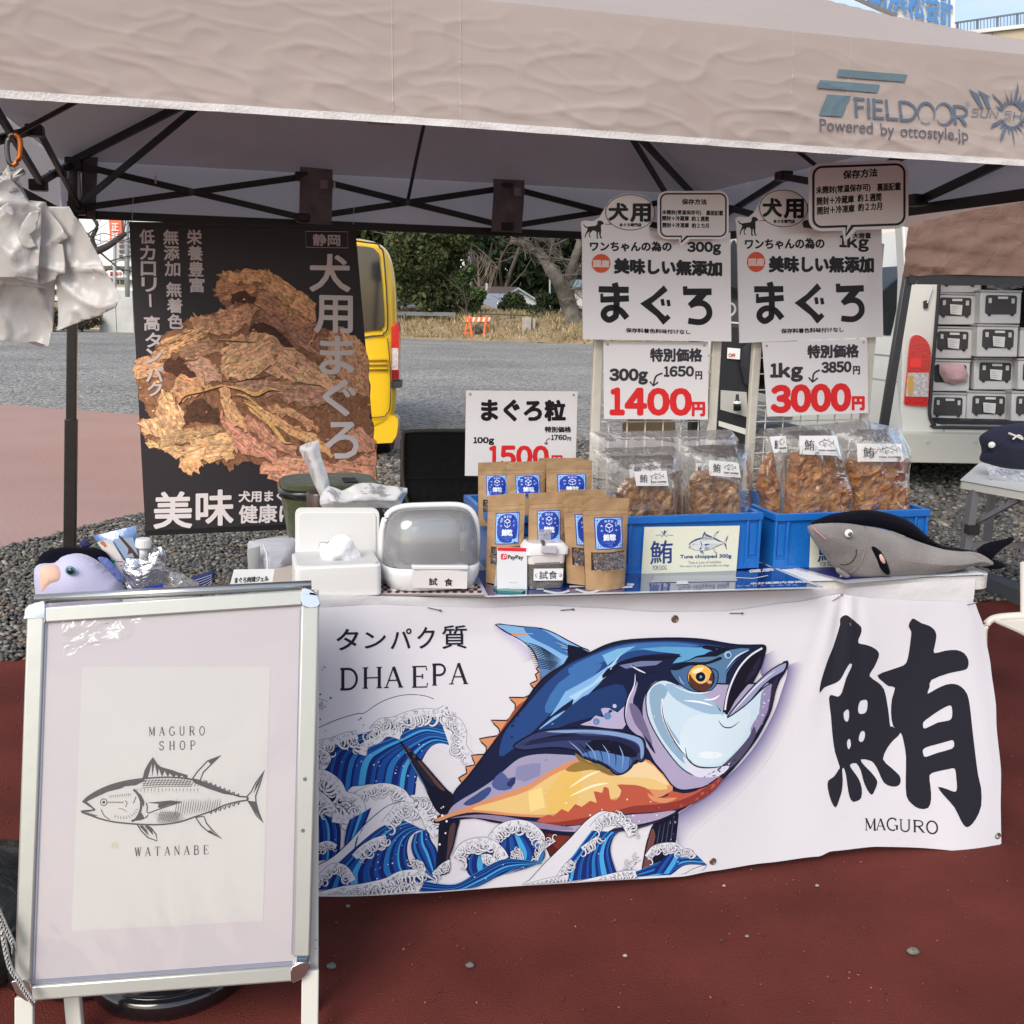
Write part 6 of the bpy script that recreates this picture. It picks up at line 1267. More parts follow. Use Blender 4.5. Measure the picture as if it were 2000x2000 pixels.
def bubble(v,yaw,K,box,tail,lines,label,x0,y0,rad,lw):
    C=VPL(v,yaw,x0,y0);xA,yA,xB,yB=box;sl_=tail[3] if len(tail) > 3 else 0
    def mk(o): # outline grown by o
        P=rrect(xA-o,yA-o,xB+o,yB+o,rad+o,6);k=11  # after bottom-right corner
        R=[]
        for i,p in enumerate(P):
            R.append(p)
            if i == 13:R += [(tail[0]+o,yB+o),(tail[1]-o*.2,tail[2]+o*1.6),(tail[1]-o*.9,yB+o)]
        return [(x,y+sl_*(x-xA)) for x,y in R]
    t=thing('storage_sign',label,'sign',C(*K([((xA+xB)/2,yB)])[0]),'speech bubble storage signs')
    slab('board',K(mk(lw*1.3)),C,.003,m_lam,t);a=Art(C,base=.0006)
    o_=K(mk(0));i_=K(mk(-lw));a.poly(o_,DK);a.poly(i_,tuple(m_lam.node_tree.nodes['Principled BSDF'].inputs['Base Color'].default_value))
    for (s_,xa,xb,yb,h,bo,dy) in lines:pa,pb=K([(xa,yb),(xb,yb+dy)]);a.text(s_,pa,pb,h*abs(K([(0,1)])[0][1]-K([(0,0)])[0][1]),DK,bo)
    a.build('print',t,INKG);return t
bubble(.318,0,K1,(1022,45,1862,600),(1375,1285,680),[('保存方法',1300,1608,188,66,.55,2),('未開封(常温保存可)',1050,1540,322,62,.45,5),('裏面記載',1605,1815,325,60,.45,3),('開封＋冷蔵庫',1052,1385,392,60,.45,4),('約１週間',1422,1635,398,60,.45,4),('開封＋冷凍庫',1055,1385,478,60,.45,4),('約２カ月',1425,1635,484,60,.45,3)],'small speech bubble storage note overlapping the left product sign',1350,420,90,20)
K3b=lambda P:[(1560+x/4.391,y/4.391) for x,y in P]
bubble(.34,.10,K3b,(115,1425,915,1960),(470,400,2045,-.035),[('保存方法',380,672,1535,70,.7,-22),('未開封(常温保存可)',148,612,1672,70,.6,-28),('裏面記載',672,872,1640,66,.6,-10),('開封＋冷蔵庫',155,470,1760,66,.6,-20),('約１週間',505,705,1732,66,.6,-10),('開封＋冷凍庫',158,475,1842,66,.6,-22),('約２カ月',508,710,1812,66,.6,-12)],'large speech bubble storage note hanging over the right product sign',1680,380,85,20)
RD=c3(222,45,48);GY=c3(58,56,62)
def pricecard(v,yaw,x0,y0,q,K,items,label,name='price_card'):
    C=VPL(v,yaw,x0,y0);t=thing(name,label,'price card',C((q[2][0]+q[3][0])/2,(q[2][1]+q[3][1])/2),'price cards');slab('card',q,C,.002,m_lam,t);a=Art(C,base=.0006)
    sy=abs(K([(0,1)])[0][1]-K([(0,0)])[0][1])
    for it in items:
        if it[0] == 'A':a.stroke(K(it[1]),it[2]*sy,GY,4,0);e=it[1][-1];a.stroke(K([(e[0]-26*it[3],e[1]-32*it[3]),e,(e[0]+36*it[3],e[1]-28*it[3])]),it[2]*sy,GY)
        else:s_,xa,xb,yb,h,bo,col,dy=it;pa,pb=K([(xa,yb),(xb,yb+dy)]);(a.digits if s_[0].isdigit() else a.text)(s_,pa,pb,h*sy,col,bo*sy)
    a.build('print',t,INKG)
    for p in (q[0],q[1]):MB().disc(C(p[0]+(8 if p is q[0] else -8),p[1]+7,.001),.003,-C.N,10,.0006).build('eyelet',M('eyelet',(.5,.4,.3),.4,metal=.8),t)
    return t
pricecard(.36,0,1280,740,K2([(690,60),(1480,68),(1478,655),(695,650)]),K2,[('特別価格',1045,1432,215,95,5,GY,0),('300g',740,1018,385,110,7,GY,0),('1650',1150,1368,328,72,5,GY,-2),('円',1385,1432,350,58,3,GY,0),('A',[(1135,305),(1085,330),(1066,400)],13,1),('1400',748,1345,610,185,14,RD,4),('円',1362,1450,624,98,7,RD,0)],'price card with faded red 1400 on the left wire panel')
pricecard(.40,.12,1590,740,K5([(137,65),(858,40),(863,550),(173,575)]),K5,[('特別価格',448,795,172,85,5,GY,-6),('1kg',195,408,330,115,7,GY,0),('3850',545,742,272,68,5,GY,-6),('円',760,803,284,54,3,GY,0),('A',[(530,255),(490,280),(480,338)],12,1),('3000',205,732,540,170,14,RD,-14),('円',755,832,526,86,7,RD,0)],'price card with bright red 3000 on the right wire panel')
K7=lambda P:[(740+x/4.2,440+y/4.2) for x,y in P]
pc=pricecard(.42,0,1020,840,K7([(715,1355),(1630,1362),(1612,2060),(706,2055)]),K7,[('まぐろ',845,1330,1600,165,9,DK,2),('粒',1365,1525,1600,160,9,DK,0),('特別価格',1362,1575,1698,46,2.4,DK,0),('100g',778,942,1800,60,3.5,DK,0),('1760',1415,1538,1760,40,2.6,DK,0),('円',1547,1574,1768,30,1.6,DK,0),('A',[(1405,1748),(1378,1762),(1370,1798)],7,.5),('1500',908,1385,1975,160,10,RD,0),('円',1420,1500,1970,80,5,RD,0)],'price card with red 1500 standing behind the kraft pouches')
p=onv(1018,930,.425);MB().bar(Vector((p.x,p.y,.70)),Vector((p.x,p.y,.90)),.02,.004,Vector((0,1,0))).build('stand_stick',m_wire,pc)
# ================================================================== THE TUNA BANNER
bn=thing('tuna_banner','white cloth banner with leaping tuna, blue waves and one huge black character','banner',T(.7,-.004,.3))
BOT=[(200,1772),(500,1755),(619,1748),(828,1742),(1050,1729),(1327,1711),(1392,1701),(1500,1687),(1600,1673),(1624,1663),(1711,1654),(1860,1656),(1930,1651),(1949,1642)]
RGT=[(1173,1904),(1233,1926),(1302,1938),(1379,1946),(1417,1945),(1504,1951),(1566,1948),(1642,1948)]
def bdisp(u,z):
    k=max(0,min(1,(.70-z)/.08));r=max(0,(u-.75)/.8)
    d=.0035*math.sin(u*9+z*2.5+.4)+.0045*math.sin(u*4.1-z*5+1)*(.5+r)+.010*r*math.sin(u*17+z*3)*(.35+(1-z))*.5+.006*nz3(u*5,z*2.5,3)+.0022*r*ridge(u*6+z*2,z*2.2,7)
    px_=1.155;w=math.exp(-((u-px_-(.66-z)*.05*0)/(.035+.22*max(0,.66-z)))**2)
    d += .0045*w*math.sin((u-px_)/(.02+.10*max(0,.67-z))*3.2)*max(0,1-(.66-z)/.35)
    return k*d+.004
def bpost(u,z,l):return T(u,-bdisp(u,z)-l,z)
def bc(x,y,l):
    x=min(x,lerpl(RGT,min(1642,max(1173,y)))-2.5);y=min(y,lerpl(BOT,x)-5)
    u,v,z=uvz(onv(x,y,-.004));return Vector((u,z,l))
def bs(s,t):
    x=240+s*1664;y0=lerpl(SEAM,x);x1=x;y1=lerpl(BOT,240+s*(1948-240));y=y0+(y1-y0)*t;xr=lerpl(RGT,max(1173,y)) if y >= 1173 else 1904
    xx=240+s*(xr-240);u,v,z=uvz(onv(xx,y,-.004));return bpost(u,z,0)
m_bn=M('banner_cloth',(.70,.70,.745),.7,bump=.04,bs=25,spec=.25,sheen=.1)
b=MB();b.grid(bs,300,90);o=b.build('cloth',m_bn,bn,smooth=True);s=o.modifiers.new('solid','SOLIDIFY');s.thickness=.0008;s.offset=-1
# turned hems
b=MB();b.grid(lambda s,t:bs(s,t*.018)-VV*.0009,240,2);b.build('top_hem',m_bn,bn,smooth=True)
b=MB();b.grid(lambda s,t:bs(s,.982+t*.018)-VV*.0009,240,2);b.build('bottom_hem',m_bn,bn,smooth=True)
b=MB();b.grid(lambda s,t:bs(.991+.009*s,t)-VV*.0012,2,60);b.build('side_hem',m_bn,bn,smooth=True)
A_=lambda x,y:(600+x/3.067,1150+y/3.067)
a=Art(bc,base=.0016,step=.000016)
NV=c3(22,30,62);DKB=c3(16,20,42);MB1=c3(38,70,128);MB2=c3(62,112,172);LB=c3(128,178,226);LV=c3(158,154,184);LVD=c3(110,104,138);YE=c3(226,194,128);OR=c3(212,144,102);RDD=c3(184,88,68);RDK=c3(138,56,50);PB=c3(198,220,234);PBD=c3(140,170,196)
def G(P,dx=0):return [A_(x+dx,y) for x,y in P]
def P_(pts,col,sm=3,dx=0,out=0): 
    a.poly(G(pts,dx),col,sm=sm)
    if out:a.stroke(G(pts,dx),out/3.067,DKB,sm,closed=True)
def S_(pts,w,col,sm=3,tp=0,dx=0):a.stroke(G(pts,dx),w/3.067,col,sm,tp)
HB=1380
# printed drop tint to the right of the fish
rim=[(2737,350),(2725,450),(2700,520),(2870,440),(2860,540),(2830,640),(2800,760),(2720,920),(2600,1060),(2480,1170),(2300,1300),(2180,1370),(2220,1450),(2190,1600)]
ringo=[(x+85+(20 if i > 3 else 0),y+(20 if i < 8 else 65)) for i,(x,y) in enumerate(rim)]
R1=spline(G([(2730,400),(2720,520),(2870,470),(2840,620),(2790,760),(2700,920),(2580,1060),(2440,1180),(2280,1300),(2170,1380),(2190,1480)]),False,5)
R2=spline(G([(2800,360),(2850,450),(2965,440),(2930,640),(2880,800),(2790,990),(2680,1130),(2550,1260),(2400,1380),(2300,1470),(2250,1560)]),False,5)
a.band(R1,R2,c3(120,112,160),(.70,.70,.745,1))
R1=spline(G([(1128,213),(1200,275),(1290,330),(1350,420)]),False,5);R2=spline(G([(1110,235),(1170,310),(1240,370),(1300,440)]),False,5);a.band(R1,R2,c3(190,185,215),(.70,.70,.745,1))
# ---- waves
WN,WB1,WB2,WL=c3(20,42,112),c3(26,78,160),c3(40,118,190),c3(70,165,220);WW=(.70,.71,.76,1);OL=c3(26,34,70)
rg=np.random.RandomState(12)
def stripes(I,O,n):
    I=spline(I,False,5);O=spline(O,False,5);cols=[WN,WB1,WN,WL,WB1,WN,WB2,WN,WB1];t0=0;k=0;m=min(len(I),len(O))
    while t0 < 1:
        t1=min(1,t0+rg.uniform(.5,1.5)/n);f=lambda t:[(I[j][0]*(1-t)+O[j][0]*t,I[j][1]*(1-t)+O[j][1]*t) for j in range(m)]
        A1,A2=f(t0),f(t1);a.n += 1;a.tri(G(A1)+G(A2),[(i,i+1,m+i+1,m+i) for i in range(m-1)],cols[k % 9]);a.stroke(G(A2),2.2/3.067,OL if k % 3 else WL);k += 1;t0=t1
def curl(x,y,ang,s,mir=1):
    P=[]
    for i in range(11):
        t=i/10;th=ang+mir*(t**1.4)*3.9;r=s*(1.0-.62*t)*.33
        if i == 0:P.append((x,y))
        else:q=P[-1];P.append((q[0]+math.cos(th)*r,q[1]+math.sin(th)*r))
    a.stroke(G(P),s*.46/3.067,OL,0,1);a.stroke(G(P),s*.30/3.067,WW,0,1)
def foam(path,s,side=1,dens=1.0,w=1.5,close=False):
    s *= .84;w *= .8;dens *= 1.15
    Q=spline(path,close,6);L=[0]
    for i in range(1,len(Q)):L.append(L[-1]+math.hypot(Q[i][0]-Q[i-1][0],Q[i][1]-Q[i-1][1]))
    a.stroke(G(Q),s*w/3.067+1.4,OL);a.stroke(G(Q),s*w/3.067,WW)
    n=max(3,int(L[-1]/(s*.62)*dens));i=0
    for k in range(n):
        d=L[-1]*(k+.5)/n
        while i < len(L)-2 and L[i+1] < d:i += 1
        dx,dy=Q[i+1][0]-Q[i][0],Q[i+1][1]-Q[i][1];l=math.hypot(dx,dy) or 1;nx,ny=-dy/l*side,dx/l*side;ss=s*rg.uniform(.7,1.25)
        a.circle(*A_(Q[i][0]+nx*s*.55,Q[i][1]+ny*s*.55),ss*.34/3.067+.6,OL,n=12);a.circle(*A_(Q[i][0]+nx*s*.50,Q[i][1]+ny*s*.50),ss*.34/3.067,WW,n=12)
        an=math.atan2(ny,nx)+rg.uniform(-.5,.5);curl(Q[i][0]+nx*s*.6,Q[i][1]+ny*s*.6,an,ss*1.15,1 if rg.rand() < .6 else -1)
    for k in range(n):
        i=int((len(Q)-2)*k/n);x,y=Q[i];x += rg.uniform(-.4,.4)*s;y += rg.uniform(-.3,.3)*s;r=s*rg.uniform(.2,.42);t0=rg.uniform(0,6)
        a.stroke(G([(x+r*(1-j*.09)*math.cos(t0+j*.55),y+r*(1-j*.09)*math.sin(t0+j*.55)) for j in range(9)]),1.9/3.067,OL)
def tail_fins():
    P_([(548,905),(600,945),(680,1020),(760,1110),(830,1190),(868,1225),(880,1290),(820,1350),(770,1320),(735,1260),(690,1160),(640,1060),(590,970)],DKB,3)
    P_([(575,925),(660,1010),(745,1110),(820,1195),(790,1190),(700,1090),(620,990)],c3(92,62,58),3);P_([(565,935),(620,1030),(680,1130),(720,1210),(700,1180),(640,1080)],c3(70,110,150),3);P_([(620,990),(700,1080),(760,1160),(740,1170),(660,1080)],c3(30,34,50),3)
    P_([(795,1385),(905,1370),(895,1440),(872,1540),(850,1600),(846,1690),(765,1700),(775,1600),(782,1480)],DKB,3);P_([(850,1420),(885,1400),(868,1520),(842,1600),(835,1680),(820,1680),(835,1560)],c3(80,58,62),3)
# wave 1, behind the tail
P_([(0,860),(65,830),(180,780),(300,745),(420,690),(500,655),(600,636),(700,642),(770,658),(830,700),(858,760),(930,785),(968,850),(985,960),(990,1030),(900,1050),(830,980),(600,900),(300,960),(0,1000)],WW,3)
S_([(-60,880),(65,830),(180,780),(300,745),(340,742),(420,690),(500,655),(600,636),(700,642),(760,662)],4,OL)
stripes([(850,935),(790,925),(735,950),(690,1020),(660,1110),(645,1230)],[(800,790),(600,760),(380,850),(150,900),(0,960),(-60,1300)],26)
foam([(830,720),(780,745),(700,740),(600,760),(520,790),(440,800),(390,850)],46,-1,1.1);foam([(860,790),(900,800),(930,860),(930,940),(970,1000)],48,1,1.3);foam([(560,880),(480,860),(420,900),(350,930),(330,990)],44,1,1.0);foam([(300,870),(230,880),(150,910),(70,930),(0,960)],46,-1,1.0);foam([(60,960),(120,1000),(90,1060),(20,1090)],40,1,1.1)
foam([(-10,680),(60,670),(120,690)],30,1,1.0)
for i in range(46):a.circle(*A_(rg.uniform(60,700),rg.uniform(930,1300)),rg.uniform(1.5,5)/3.067,WW,n=7)
for x,y,r in ((103,467,6),(90,482,4),(78,629,7),(140,651,8),(320,773,7),(309,782,5),(337,814,5),(78,779,6),(110,846,4),(1310,0,0)):
    if r:a.circle(*A_(x,y),r/3.067,c3(80,130,200),n=8)
# wave 2 and clusters
P_([(240,1200),(330,1170),(430,1160),(540,1180),(620,1240),(640,1290),(500,1330),(340,1420),(200,1420)],WW,3,out=4);foam([(290,1230),(380,1190),(470,1180),(560,1210),(600,1260)],40,1,.8)
stripes([(120,1350),(180,1380),(200,1450),(190,1600)],[(-60,1260),(-60,1380),(-60,1500),(-60,1640)],12)
foam([(0,1120),(90,1110),(170,1160),(210,1230),(290,1260),(310,1330),(240,1360),(150,1350)],54,1,1.0,1.9);foam([(40,1210),(110,1260),(150,1320)],46,1,1.0,1.6)
stripes([(250,1370),(230,1440),(220,1520),(240,1560)],[(380,1300),(340,1400),(300,1480),(280,1560)],5)
# wave 3 slope
P_([(-60,1700),(65,1640),(150,1590),(240,1510),(330,1410),(410,1340),(480,1290),(560,1268),(640,1280),(620,1400),(420,1520),(250,1660),(100,1760),(-60,1800)],WW,3);S_([(-60,1700),(65,1640),(150,1590),(240,1510),(330,1410),(410,1340),(480,1290),(560,1265)],4,OL)
stripes([(700,1440),(650,1450),(605,1500),(600,1590),(640,1680),(760,1740)],[(560,1370),(430,1420),(300,1520),(200,1610),(120,1690),(60,1790)],20)
stripes([(720,1430),(740,1500),(775,1560),(780,1650),(775,1720)],[(640,1460),(620,1530),(640,1600),(700,1680),(760,1730)],9)
foam([(760,1330),(700,1290),(620,1300),(560,1290),(510,1340),(460,1400)],44,-1,1.1);foam([(640,1290),(700,1350),(730,1420),(770,1470)],46,-1,1.2);foam([(470,1480),(400,1500),(330,1540),(280,1590)],40,-1,1.0);foam([(60,1530),(120,1510),(170,1530)],30,1,1.0)
for i in range(30):a.circle(*A_(rg.uniform(300,760),rg.uniform(1400,1720)),rg.uniform(1.5,5)/3.067,WW,n=7)
P_([(880,1370),(1000,1390),(1120,1430),(1090,1490),(1000,1530),(930,1500),(890,1440)],(.70,.69,.75,1),3)
tail_fins()
# fins below the body
P_([(1400,1440),(1620,1450),(1600,1520),(1520,1590),(1470,1620),(1430,1540)],c3(86,34,32),3,out=6);P_([(1440,1450),(1580,1460),(1500,1560)],c3(120,50,42),3)
P_([(2070,1400),(2150,1360),(2215,1320),(2210,1450),(2190,1560),(2150,1640),(2100,1690),(2010,1710),(1998,1680),(2010,1600),(2030,1500)],DKB,3);P_([(2060,1430),(2030,1540),(2010,1650),(2005,1700),(2060,1690),(2050,1600),(2080,1480)],c3(110,70,66),3); 
for i in range(4):S_([(2110+i*26,1400-i*10),(2095+i*26,1490),(2080+i*24,1580)],6,c3(70,72,100),3,2)
# ---- first dorsal fin, scalloped edge
P_([(1128,213),(1200,219),(1300,228),(1400,236),(1480,265),(1560,308),(1640,348),(1690,378),(1560,440),(1450,520),(1360,640),(1200,860),(1050,1050),(895,1195),(925,1160),(905,1130),(955,1100),(948,1062),(1005,1050),(982,995),(1060,990),(1072,945),(1030,898),(1140,880),(1148,838),(1102,788),(1195,790),(1240,740),(1246,690),(1210,652),(1300,652),(1352,620),(1362,600),(1335,568),(1378,548),(1366,512),(1388,498),(1372,478),(1388,460),(1375,420),(1345,360),(1280,305),(1200,265)],OR,2,out=8)
P_([(1140,216),(1300,232),(1400,240),(1480,268),(1560,312),(1640,352),(1680,376),(1560,440),(1470,510),(1420,560),(1392,520),(1398,470),(1380,415),(1350,360),(1285,308),(1205,262)],LB,3);P_([(1392,440),(1460,480),(1440,540),(1380,620),(1340,660),(1390,560)],LVD,3)
P_([(1300,232),(1400,240),(1500,300),(1600,360),(1560,400),(1440,340),(1340,290)],MB2,3);P_([(1380,420),(1450,430),(1500,440),(1440,500),(1420,540),(1395,500)],c3(90,130,180),3)
for i in range(13): 
    t=i/12;S_([(1300+t*60,320+t*150),(1400+t*50,350+t*130),(1520+t*-10,425+t*90)],7-2*t,DKB,4,2)
for i in range(9):t=i/8;S_([(1470+i*14,300+i*14),(1540+i*14,340+i*8),(1600+i*9,372+i*3)],4,c3(190,215,240) if i % 2 else DKB,3,2)
P_([(1560,330),(1690,378),(1600,420),(1520,470),(1560,400)],DKB,2)
P_([(1340,660),(1300,720),(1200,850),(1080,1010),(1000,1090),(1090,950),(1180,820),(1260,700)],c3(150,78,62),3)
# ---- body
body=[(895,1190),(960,1120),(1060,990),(1170,850),(1290,700),(1350,605),(1420,525),(1500,470),(1580,420),(1687,377),(1750,345),(1830,315),(1940,298),(2140,290),(2280,292),(2380,300),(2480,318),(2580,332),(2690,333),(2728,334),(2738,352),(2722,420),(2690,500),(2600,640),(2500,760),(2640,640),(2740,540),(2850,436),(2872,442),(2850,500),(2822,540),(2795,620),(2775,720),(2740,800),(2690,890),(2620,980),(2540,1070),(2480,1130),(2380,1210),(2280,1280),(2180,1340),(2080,1385),(1980,1420),(1880,1440),(1780,1452),(1600,1470),(1440,1452),(1300,1425),(1200,1400),(1100,1385),(1000,1362),(900,1372),(820,1388),(758,1392),(770,1370),(800,1345),(862,1300),(868,1240)]
P_(body,NV,2,out=11)
P_([(1180,860),(1300,710),(1430,560),(1560,450),(1700,385),(1850,330),(2000,310),(2200,306),(2380,325),(2480,345),(2350,380),(2150,380),(1950,400),(1800,460),(1650,560),(1500,700),(1350,850),(1250,940),(1150,1000)],MB1,3)
P_([(1560,470),(1700,395),(1850,340),(2000,318),(2200,315),(2340,335),(2150,352),(1960,362),(1830,400),(1700,460),(1600,520)],MB2,3);P_([(1500,560),(1640,470),(1760,440),(1700,520),(1560,640),(1450,740),(1420,700)],MB2,2)
P_([(1760,390),(1850,352),(1960,335),(1900,372),(1830,420),(1790,450)],c3(120,180,220),1);P_([(1540,610),(1700,520),(1800,450),(1850,430),(1740,560),(1620,680),(1570,735),(1590,650),(1520,700),(1450,760),(1500,680)],LB,1);P_([(1560,640),(1700,560),(1880,372),(1780,520),(1640,620),(1600,660)],c3(170,205,232),1)
P_([(1390,830),(1470,760),(1540,720),(1500,780),(1420,840),(1380,870)],LB,1);P_([(1300,900),(1500,760),(1640,640),(1840,560),(1900,600),(1890,700),(1700,760),(1560,800),(1380,880)],c3(30,58,108),2)
P_([(1980,352),(2130,340),(2340,345),(2490,342),(2400,368),(2360,390),(2240,430),(2180,440),(2230,385),(2080,368)],c3(92,160,205),1);P_([(1790,470),(1960,400),(2160,395),(2240,400),(2100,420),(1960,436),(1860,470),(1760,530)],DKB,2);P_([(1860,450),(1990,425),(2120,425),(2080,450),(1960,460),(1900,470)],c3(110,120,165),1)
P_([(2380,330),(2520,348),(2640,346),(2560,372),(2440,400),(2330,410),(2250,440),(2320,395),(2440,372),(2360,350)],DKB,2);P_([(2320,405),(2440,398),(2520,360),(2640,352),(2560,420),(2500,500),(2490,590),(2440,560),(2400,470),(2280,440),(2180,470)],c3(84,120,158),2)
# lavender flank patches
P_([(1630,805),(1690,780),(1720,750),(1770,760),(1750,710),(1800,705),(1850,730),(1895,690),(1900,760),(1880,830),(1700,812)],c3(178,172,204),2);a.circle(*A_(1832,692),12/3.067,c3(190,190,214));a.circle(*A_(1790,752),22/3.067,c3(96,130,180));a.circle(*A_(1724,786),20/3.067,c3(96,130,180))
P_([(862,1300),(930,1250),(1010,1205),(1110,1140),(1180,1080),(1270,1010),(1380,985),(1500,985),(1620,1000),(1600,1080),(1400,1160),(1200,1230),(1000,1310),(850,1350)],LV,3)
P_([(1000,1230),(1080,1180),(1100,1200),(1060,1250),(980,1290),(930,1280)],c3(58,76,128),2);P_([(1100,1160),(1160,1090),(1200,1130),(1240,1120),(1220,1190),(1140,1200)],c3(78,92,146),2);P_([(1250,1060),(1340,1040),(1395,1040),(1390,1110),(1300,1150),(1240,1130)],c3(134,134,172),1);P_([(1190,1160),(1240,1120),(1240,1160),(1210,1180)],c3(40,52,100),2)
# orange and yellow belly
P_([(770,1368),(900,1318),(1050,1262),(1200,1210),(1330,1160),(1440,1090),(1560,1030),(1650,1010),(1760,1060),(1900,1090),(2010,1010),(2100,1080),(2180,1200),(1900,1290),(1500,1360),(1200,1350),(1000,1330),(880,1350),(780,1385)],OR,3)
P_([(980,1310),(1130,1265),(1300,1210),(1400,1150),(1500,1090),(1600,1060),(1700,1060),(1800,1110),(1920,1100),(2010,1040),(2080,1090),(2150,1190),(1980,1190),(1860,1240),(1700,1280),(1560,1320),(1440,1345),(1250,1340),(1120,1325)],YE,3)
P_([(1520,1090),(1640,1070),(1640,1200),(1560,1330),(1440,1340),(1420,1230)],c3(228,190,104),1);P_([(1320,1210),(1400,1180),(1420,1300),(1330,1330)],c3(242,212,140),1);P_([(1860,1110),(2010,1020),(2120,1110),(2160,1170),(2060,1130),(1960,1120)],c3(232,205,160),2);P_([(1540,1075),(1640,1020),(1760,1060),(1820,1100),(1700,1075),(1600,1090)],c3(150,120,60),2)
S_([(1565,1185),(1660,1120),(1750,1080)],12,c3(248,238,196),3,2);S_([(1570,1235),(1700,1175),(1800,1155)],14,c3(248,238,196),3,2)
# red band with wavy border
P_([(1370,1385),(1440,1345),(1470,1355),(1520,1312),(1560,1330),(1600,1282),(1640,1300),(1690,1262),(1730,1275),(1710,1205),(1760,1215),(1770,1180),(1800,1190),(1810,1250),(1850,1255),(1875,1200),(1850,1165),(1920,1165),(1980,1170),(2040,1195),(2080,1240),(2150,1230),(2170,1200),(2240,1215),(2320,1200),(2400,1150),(2470,1120),(2420,1190),(2300,1270),(2150,1310),(2000,1320),(1900,1330),(1800,1362),(1650,1395),(1500,1405)],RDD,2)
P_([(1380,1398),(1500,1390),(1640,1368),(1760,1342),(1880,1310),(1960,1290),(2100,1280),(2200,1262),(2300,1225),(2400,1165),(2480,1122),(2430,1195),(2320,1268),(2180,1315),(2020,1330),(1900,1340),(1740,1385),(1560,1412)],RDK,3);P_([(2030,1215),(2060,1260),(2140,1272),(2210,1240),(2130,1245),(2080,1238)],OR,2)
P_([(1420,1430),(1560,1418),(1740,1392),(1900,1348),(2050,1335),(2200,1318),(2100,1370),(1960,1405),(1800,1432),(1600,1450)],c3(168,156,184),3);P_([(850,1365),(1000,1345),(1150,1352),(1300,1378),(1430,1400),(1600,1430),(1500,1440),(1300,1415),(1100,1375),(950,1360)],c3(140,126,160),3)
P_([(1600,1465),(1850,1440),(2050,1395),(2200,1335),(2350,1240),(2500,1120),(2600,1010),(2660,940),(2620,985),(2480,1135),(2280,1285),(2080,1390),(1880,1445)],c3(60,52,74),3)
# ---- head
P_([(555+HB,450),(582+HB,490),(578+HB,560),(545+HB,610),(518+HB,680),(512+HB,760),(540+HB,830),(600+HB,885),(650+HB,955),(690+HB,1030),(745+HB,1095),(795+HB,1165),(850+HB,1195),(930+HB,1188),(1000+HB,1170),(1100+HB,1100),(1210+HB,1000),(1300+HB,880),(1370+HB,760),(1410+HB,620),(1395+HB,560),(1300+HB,560),(1100+HB,560),(900+HB,540),(760+HB,480),(640+HB,500)],c3(168,160,190),3,out=9)
P_([(560+HB,455),(640+HB,500),(760+HB,470),(850+HB,450),(900+HB,560),(800+HB,560),(700+HB,545),(640+HB,620),(620+HB,720),(640+HB,840),(700+HB,980),(640+HB,900),(560+HB,700),(590+HB,560)],NV,3);P_([(540+HB,680),(590+HB,700),(640+HB,800),(680+HB,920),(640+HB,880),(570+HB,790)],LVD,3)
P_([(640+HB,640),(660+HB,590),(700+HB,552),(760+HB,540),(850+HB,575),(960+HB,620),(1060+HB,690),(1125+HB,765),(1200+HB,700),(1290+HB,630),(1395+HB,565),(1400+HB,640),(1360+HB,760),(1290+HB,880),(1200+HB,990),(1110+HB,1070),(1020+HB,1110),(940+HB,1110),(860+HB,1070),(780+HB,980),(700+HB,860),(650+HB,750)],PB,3,out=7)
P_([(660+HB,620),(720+HB,560),(770+HB,600),(740+HB,680),(760+HB,780),(850+HB,920),(920+HB,1040),(860+HB,1030),(760+HB,920),(690+HB,790)],PBD,3);P_([(760+HB,560),(900+HB,590),(1020+HB,650),(1110+HB,740),(1020+HB,740),(900+HB,700),(800+HB,640)],c3(150,182,208),3);P_([(1395+HB,565),(1402+HB,640),(1360+HB,760),(1290+HB,880),(1270+HB,830),(1320+HB,740),(1335+HB,620)],c3(146,138,176),3);P_([(1290+HB,820),(1300+HB,880),(1210+HB,1010),(1090+HB,1100),(980+HB,1120),(1080+HB,1060),(1190+HB,960),(1260+HB,880)],c3(80,76,104),3)
P_([(860+HB,990),(940+HB,1060),(1050+HB,1062),(1140+HB,1052),(1080+HB,1110),(960+HB,1118),(900+HB,1085)],c3(214,216,232),3);P_([(840+HB,930),(900+HB,760),(1100+HB,740),(1260+HB,720),(1240+HB,860),(1140+HB,990),(1040+HB,1040),(930+HB,1030)],c3(206,226,236),3);a.circle(*A_(1020+HB,985),75/3.067,c3(226,238,242),22/3.067)
S_([(738+HB,650),(740+HB,740),(780+HB,850),(840+HB,940),(875+HB,980)],13,c3(238,240,244));S_([(735+HB,650),(745+HB,760),(790+HB,870),(850+HB,960),(880+HB,985)],7,DKB,3,2);S_([(875+HB,940),(890+HB,1010),(950+HB,1055),(1050+HB,1060),(1130+HB,1045)],9,DKB,3,2)
S_([(1070+HB,775),(1100+HB,815),(1150+HB,820),(1200+HB,785)],7,DKB,3,2);S_([(865+HB,660),(960+HB,668),(1040+HB,690)],12,c3(236,242,248),3,2);S_([(980+HB,655),(1040+HB,650),(1080+HB,625)],10,c3(236,242,248),3,2);S_([(800+HB,570),(900+HB,610),(990+HB,612),(1060+HB,580)],9,c3(210,226,240),3,2)
S_([(1270+HB,665),(1320+HB,610),(1395+HB,555)],11,NV,3,2);S_([(548+HB,452),(600+HB,480),(640+HB,498)],9,c3(220,226,240),2,2);S_([(575+HB,500),(570+HB,570),(530+HB,660),(516+HB,760)],8,c3(220,220,236),3,2)
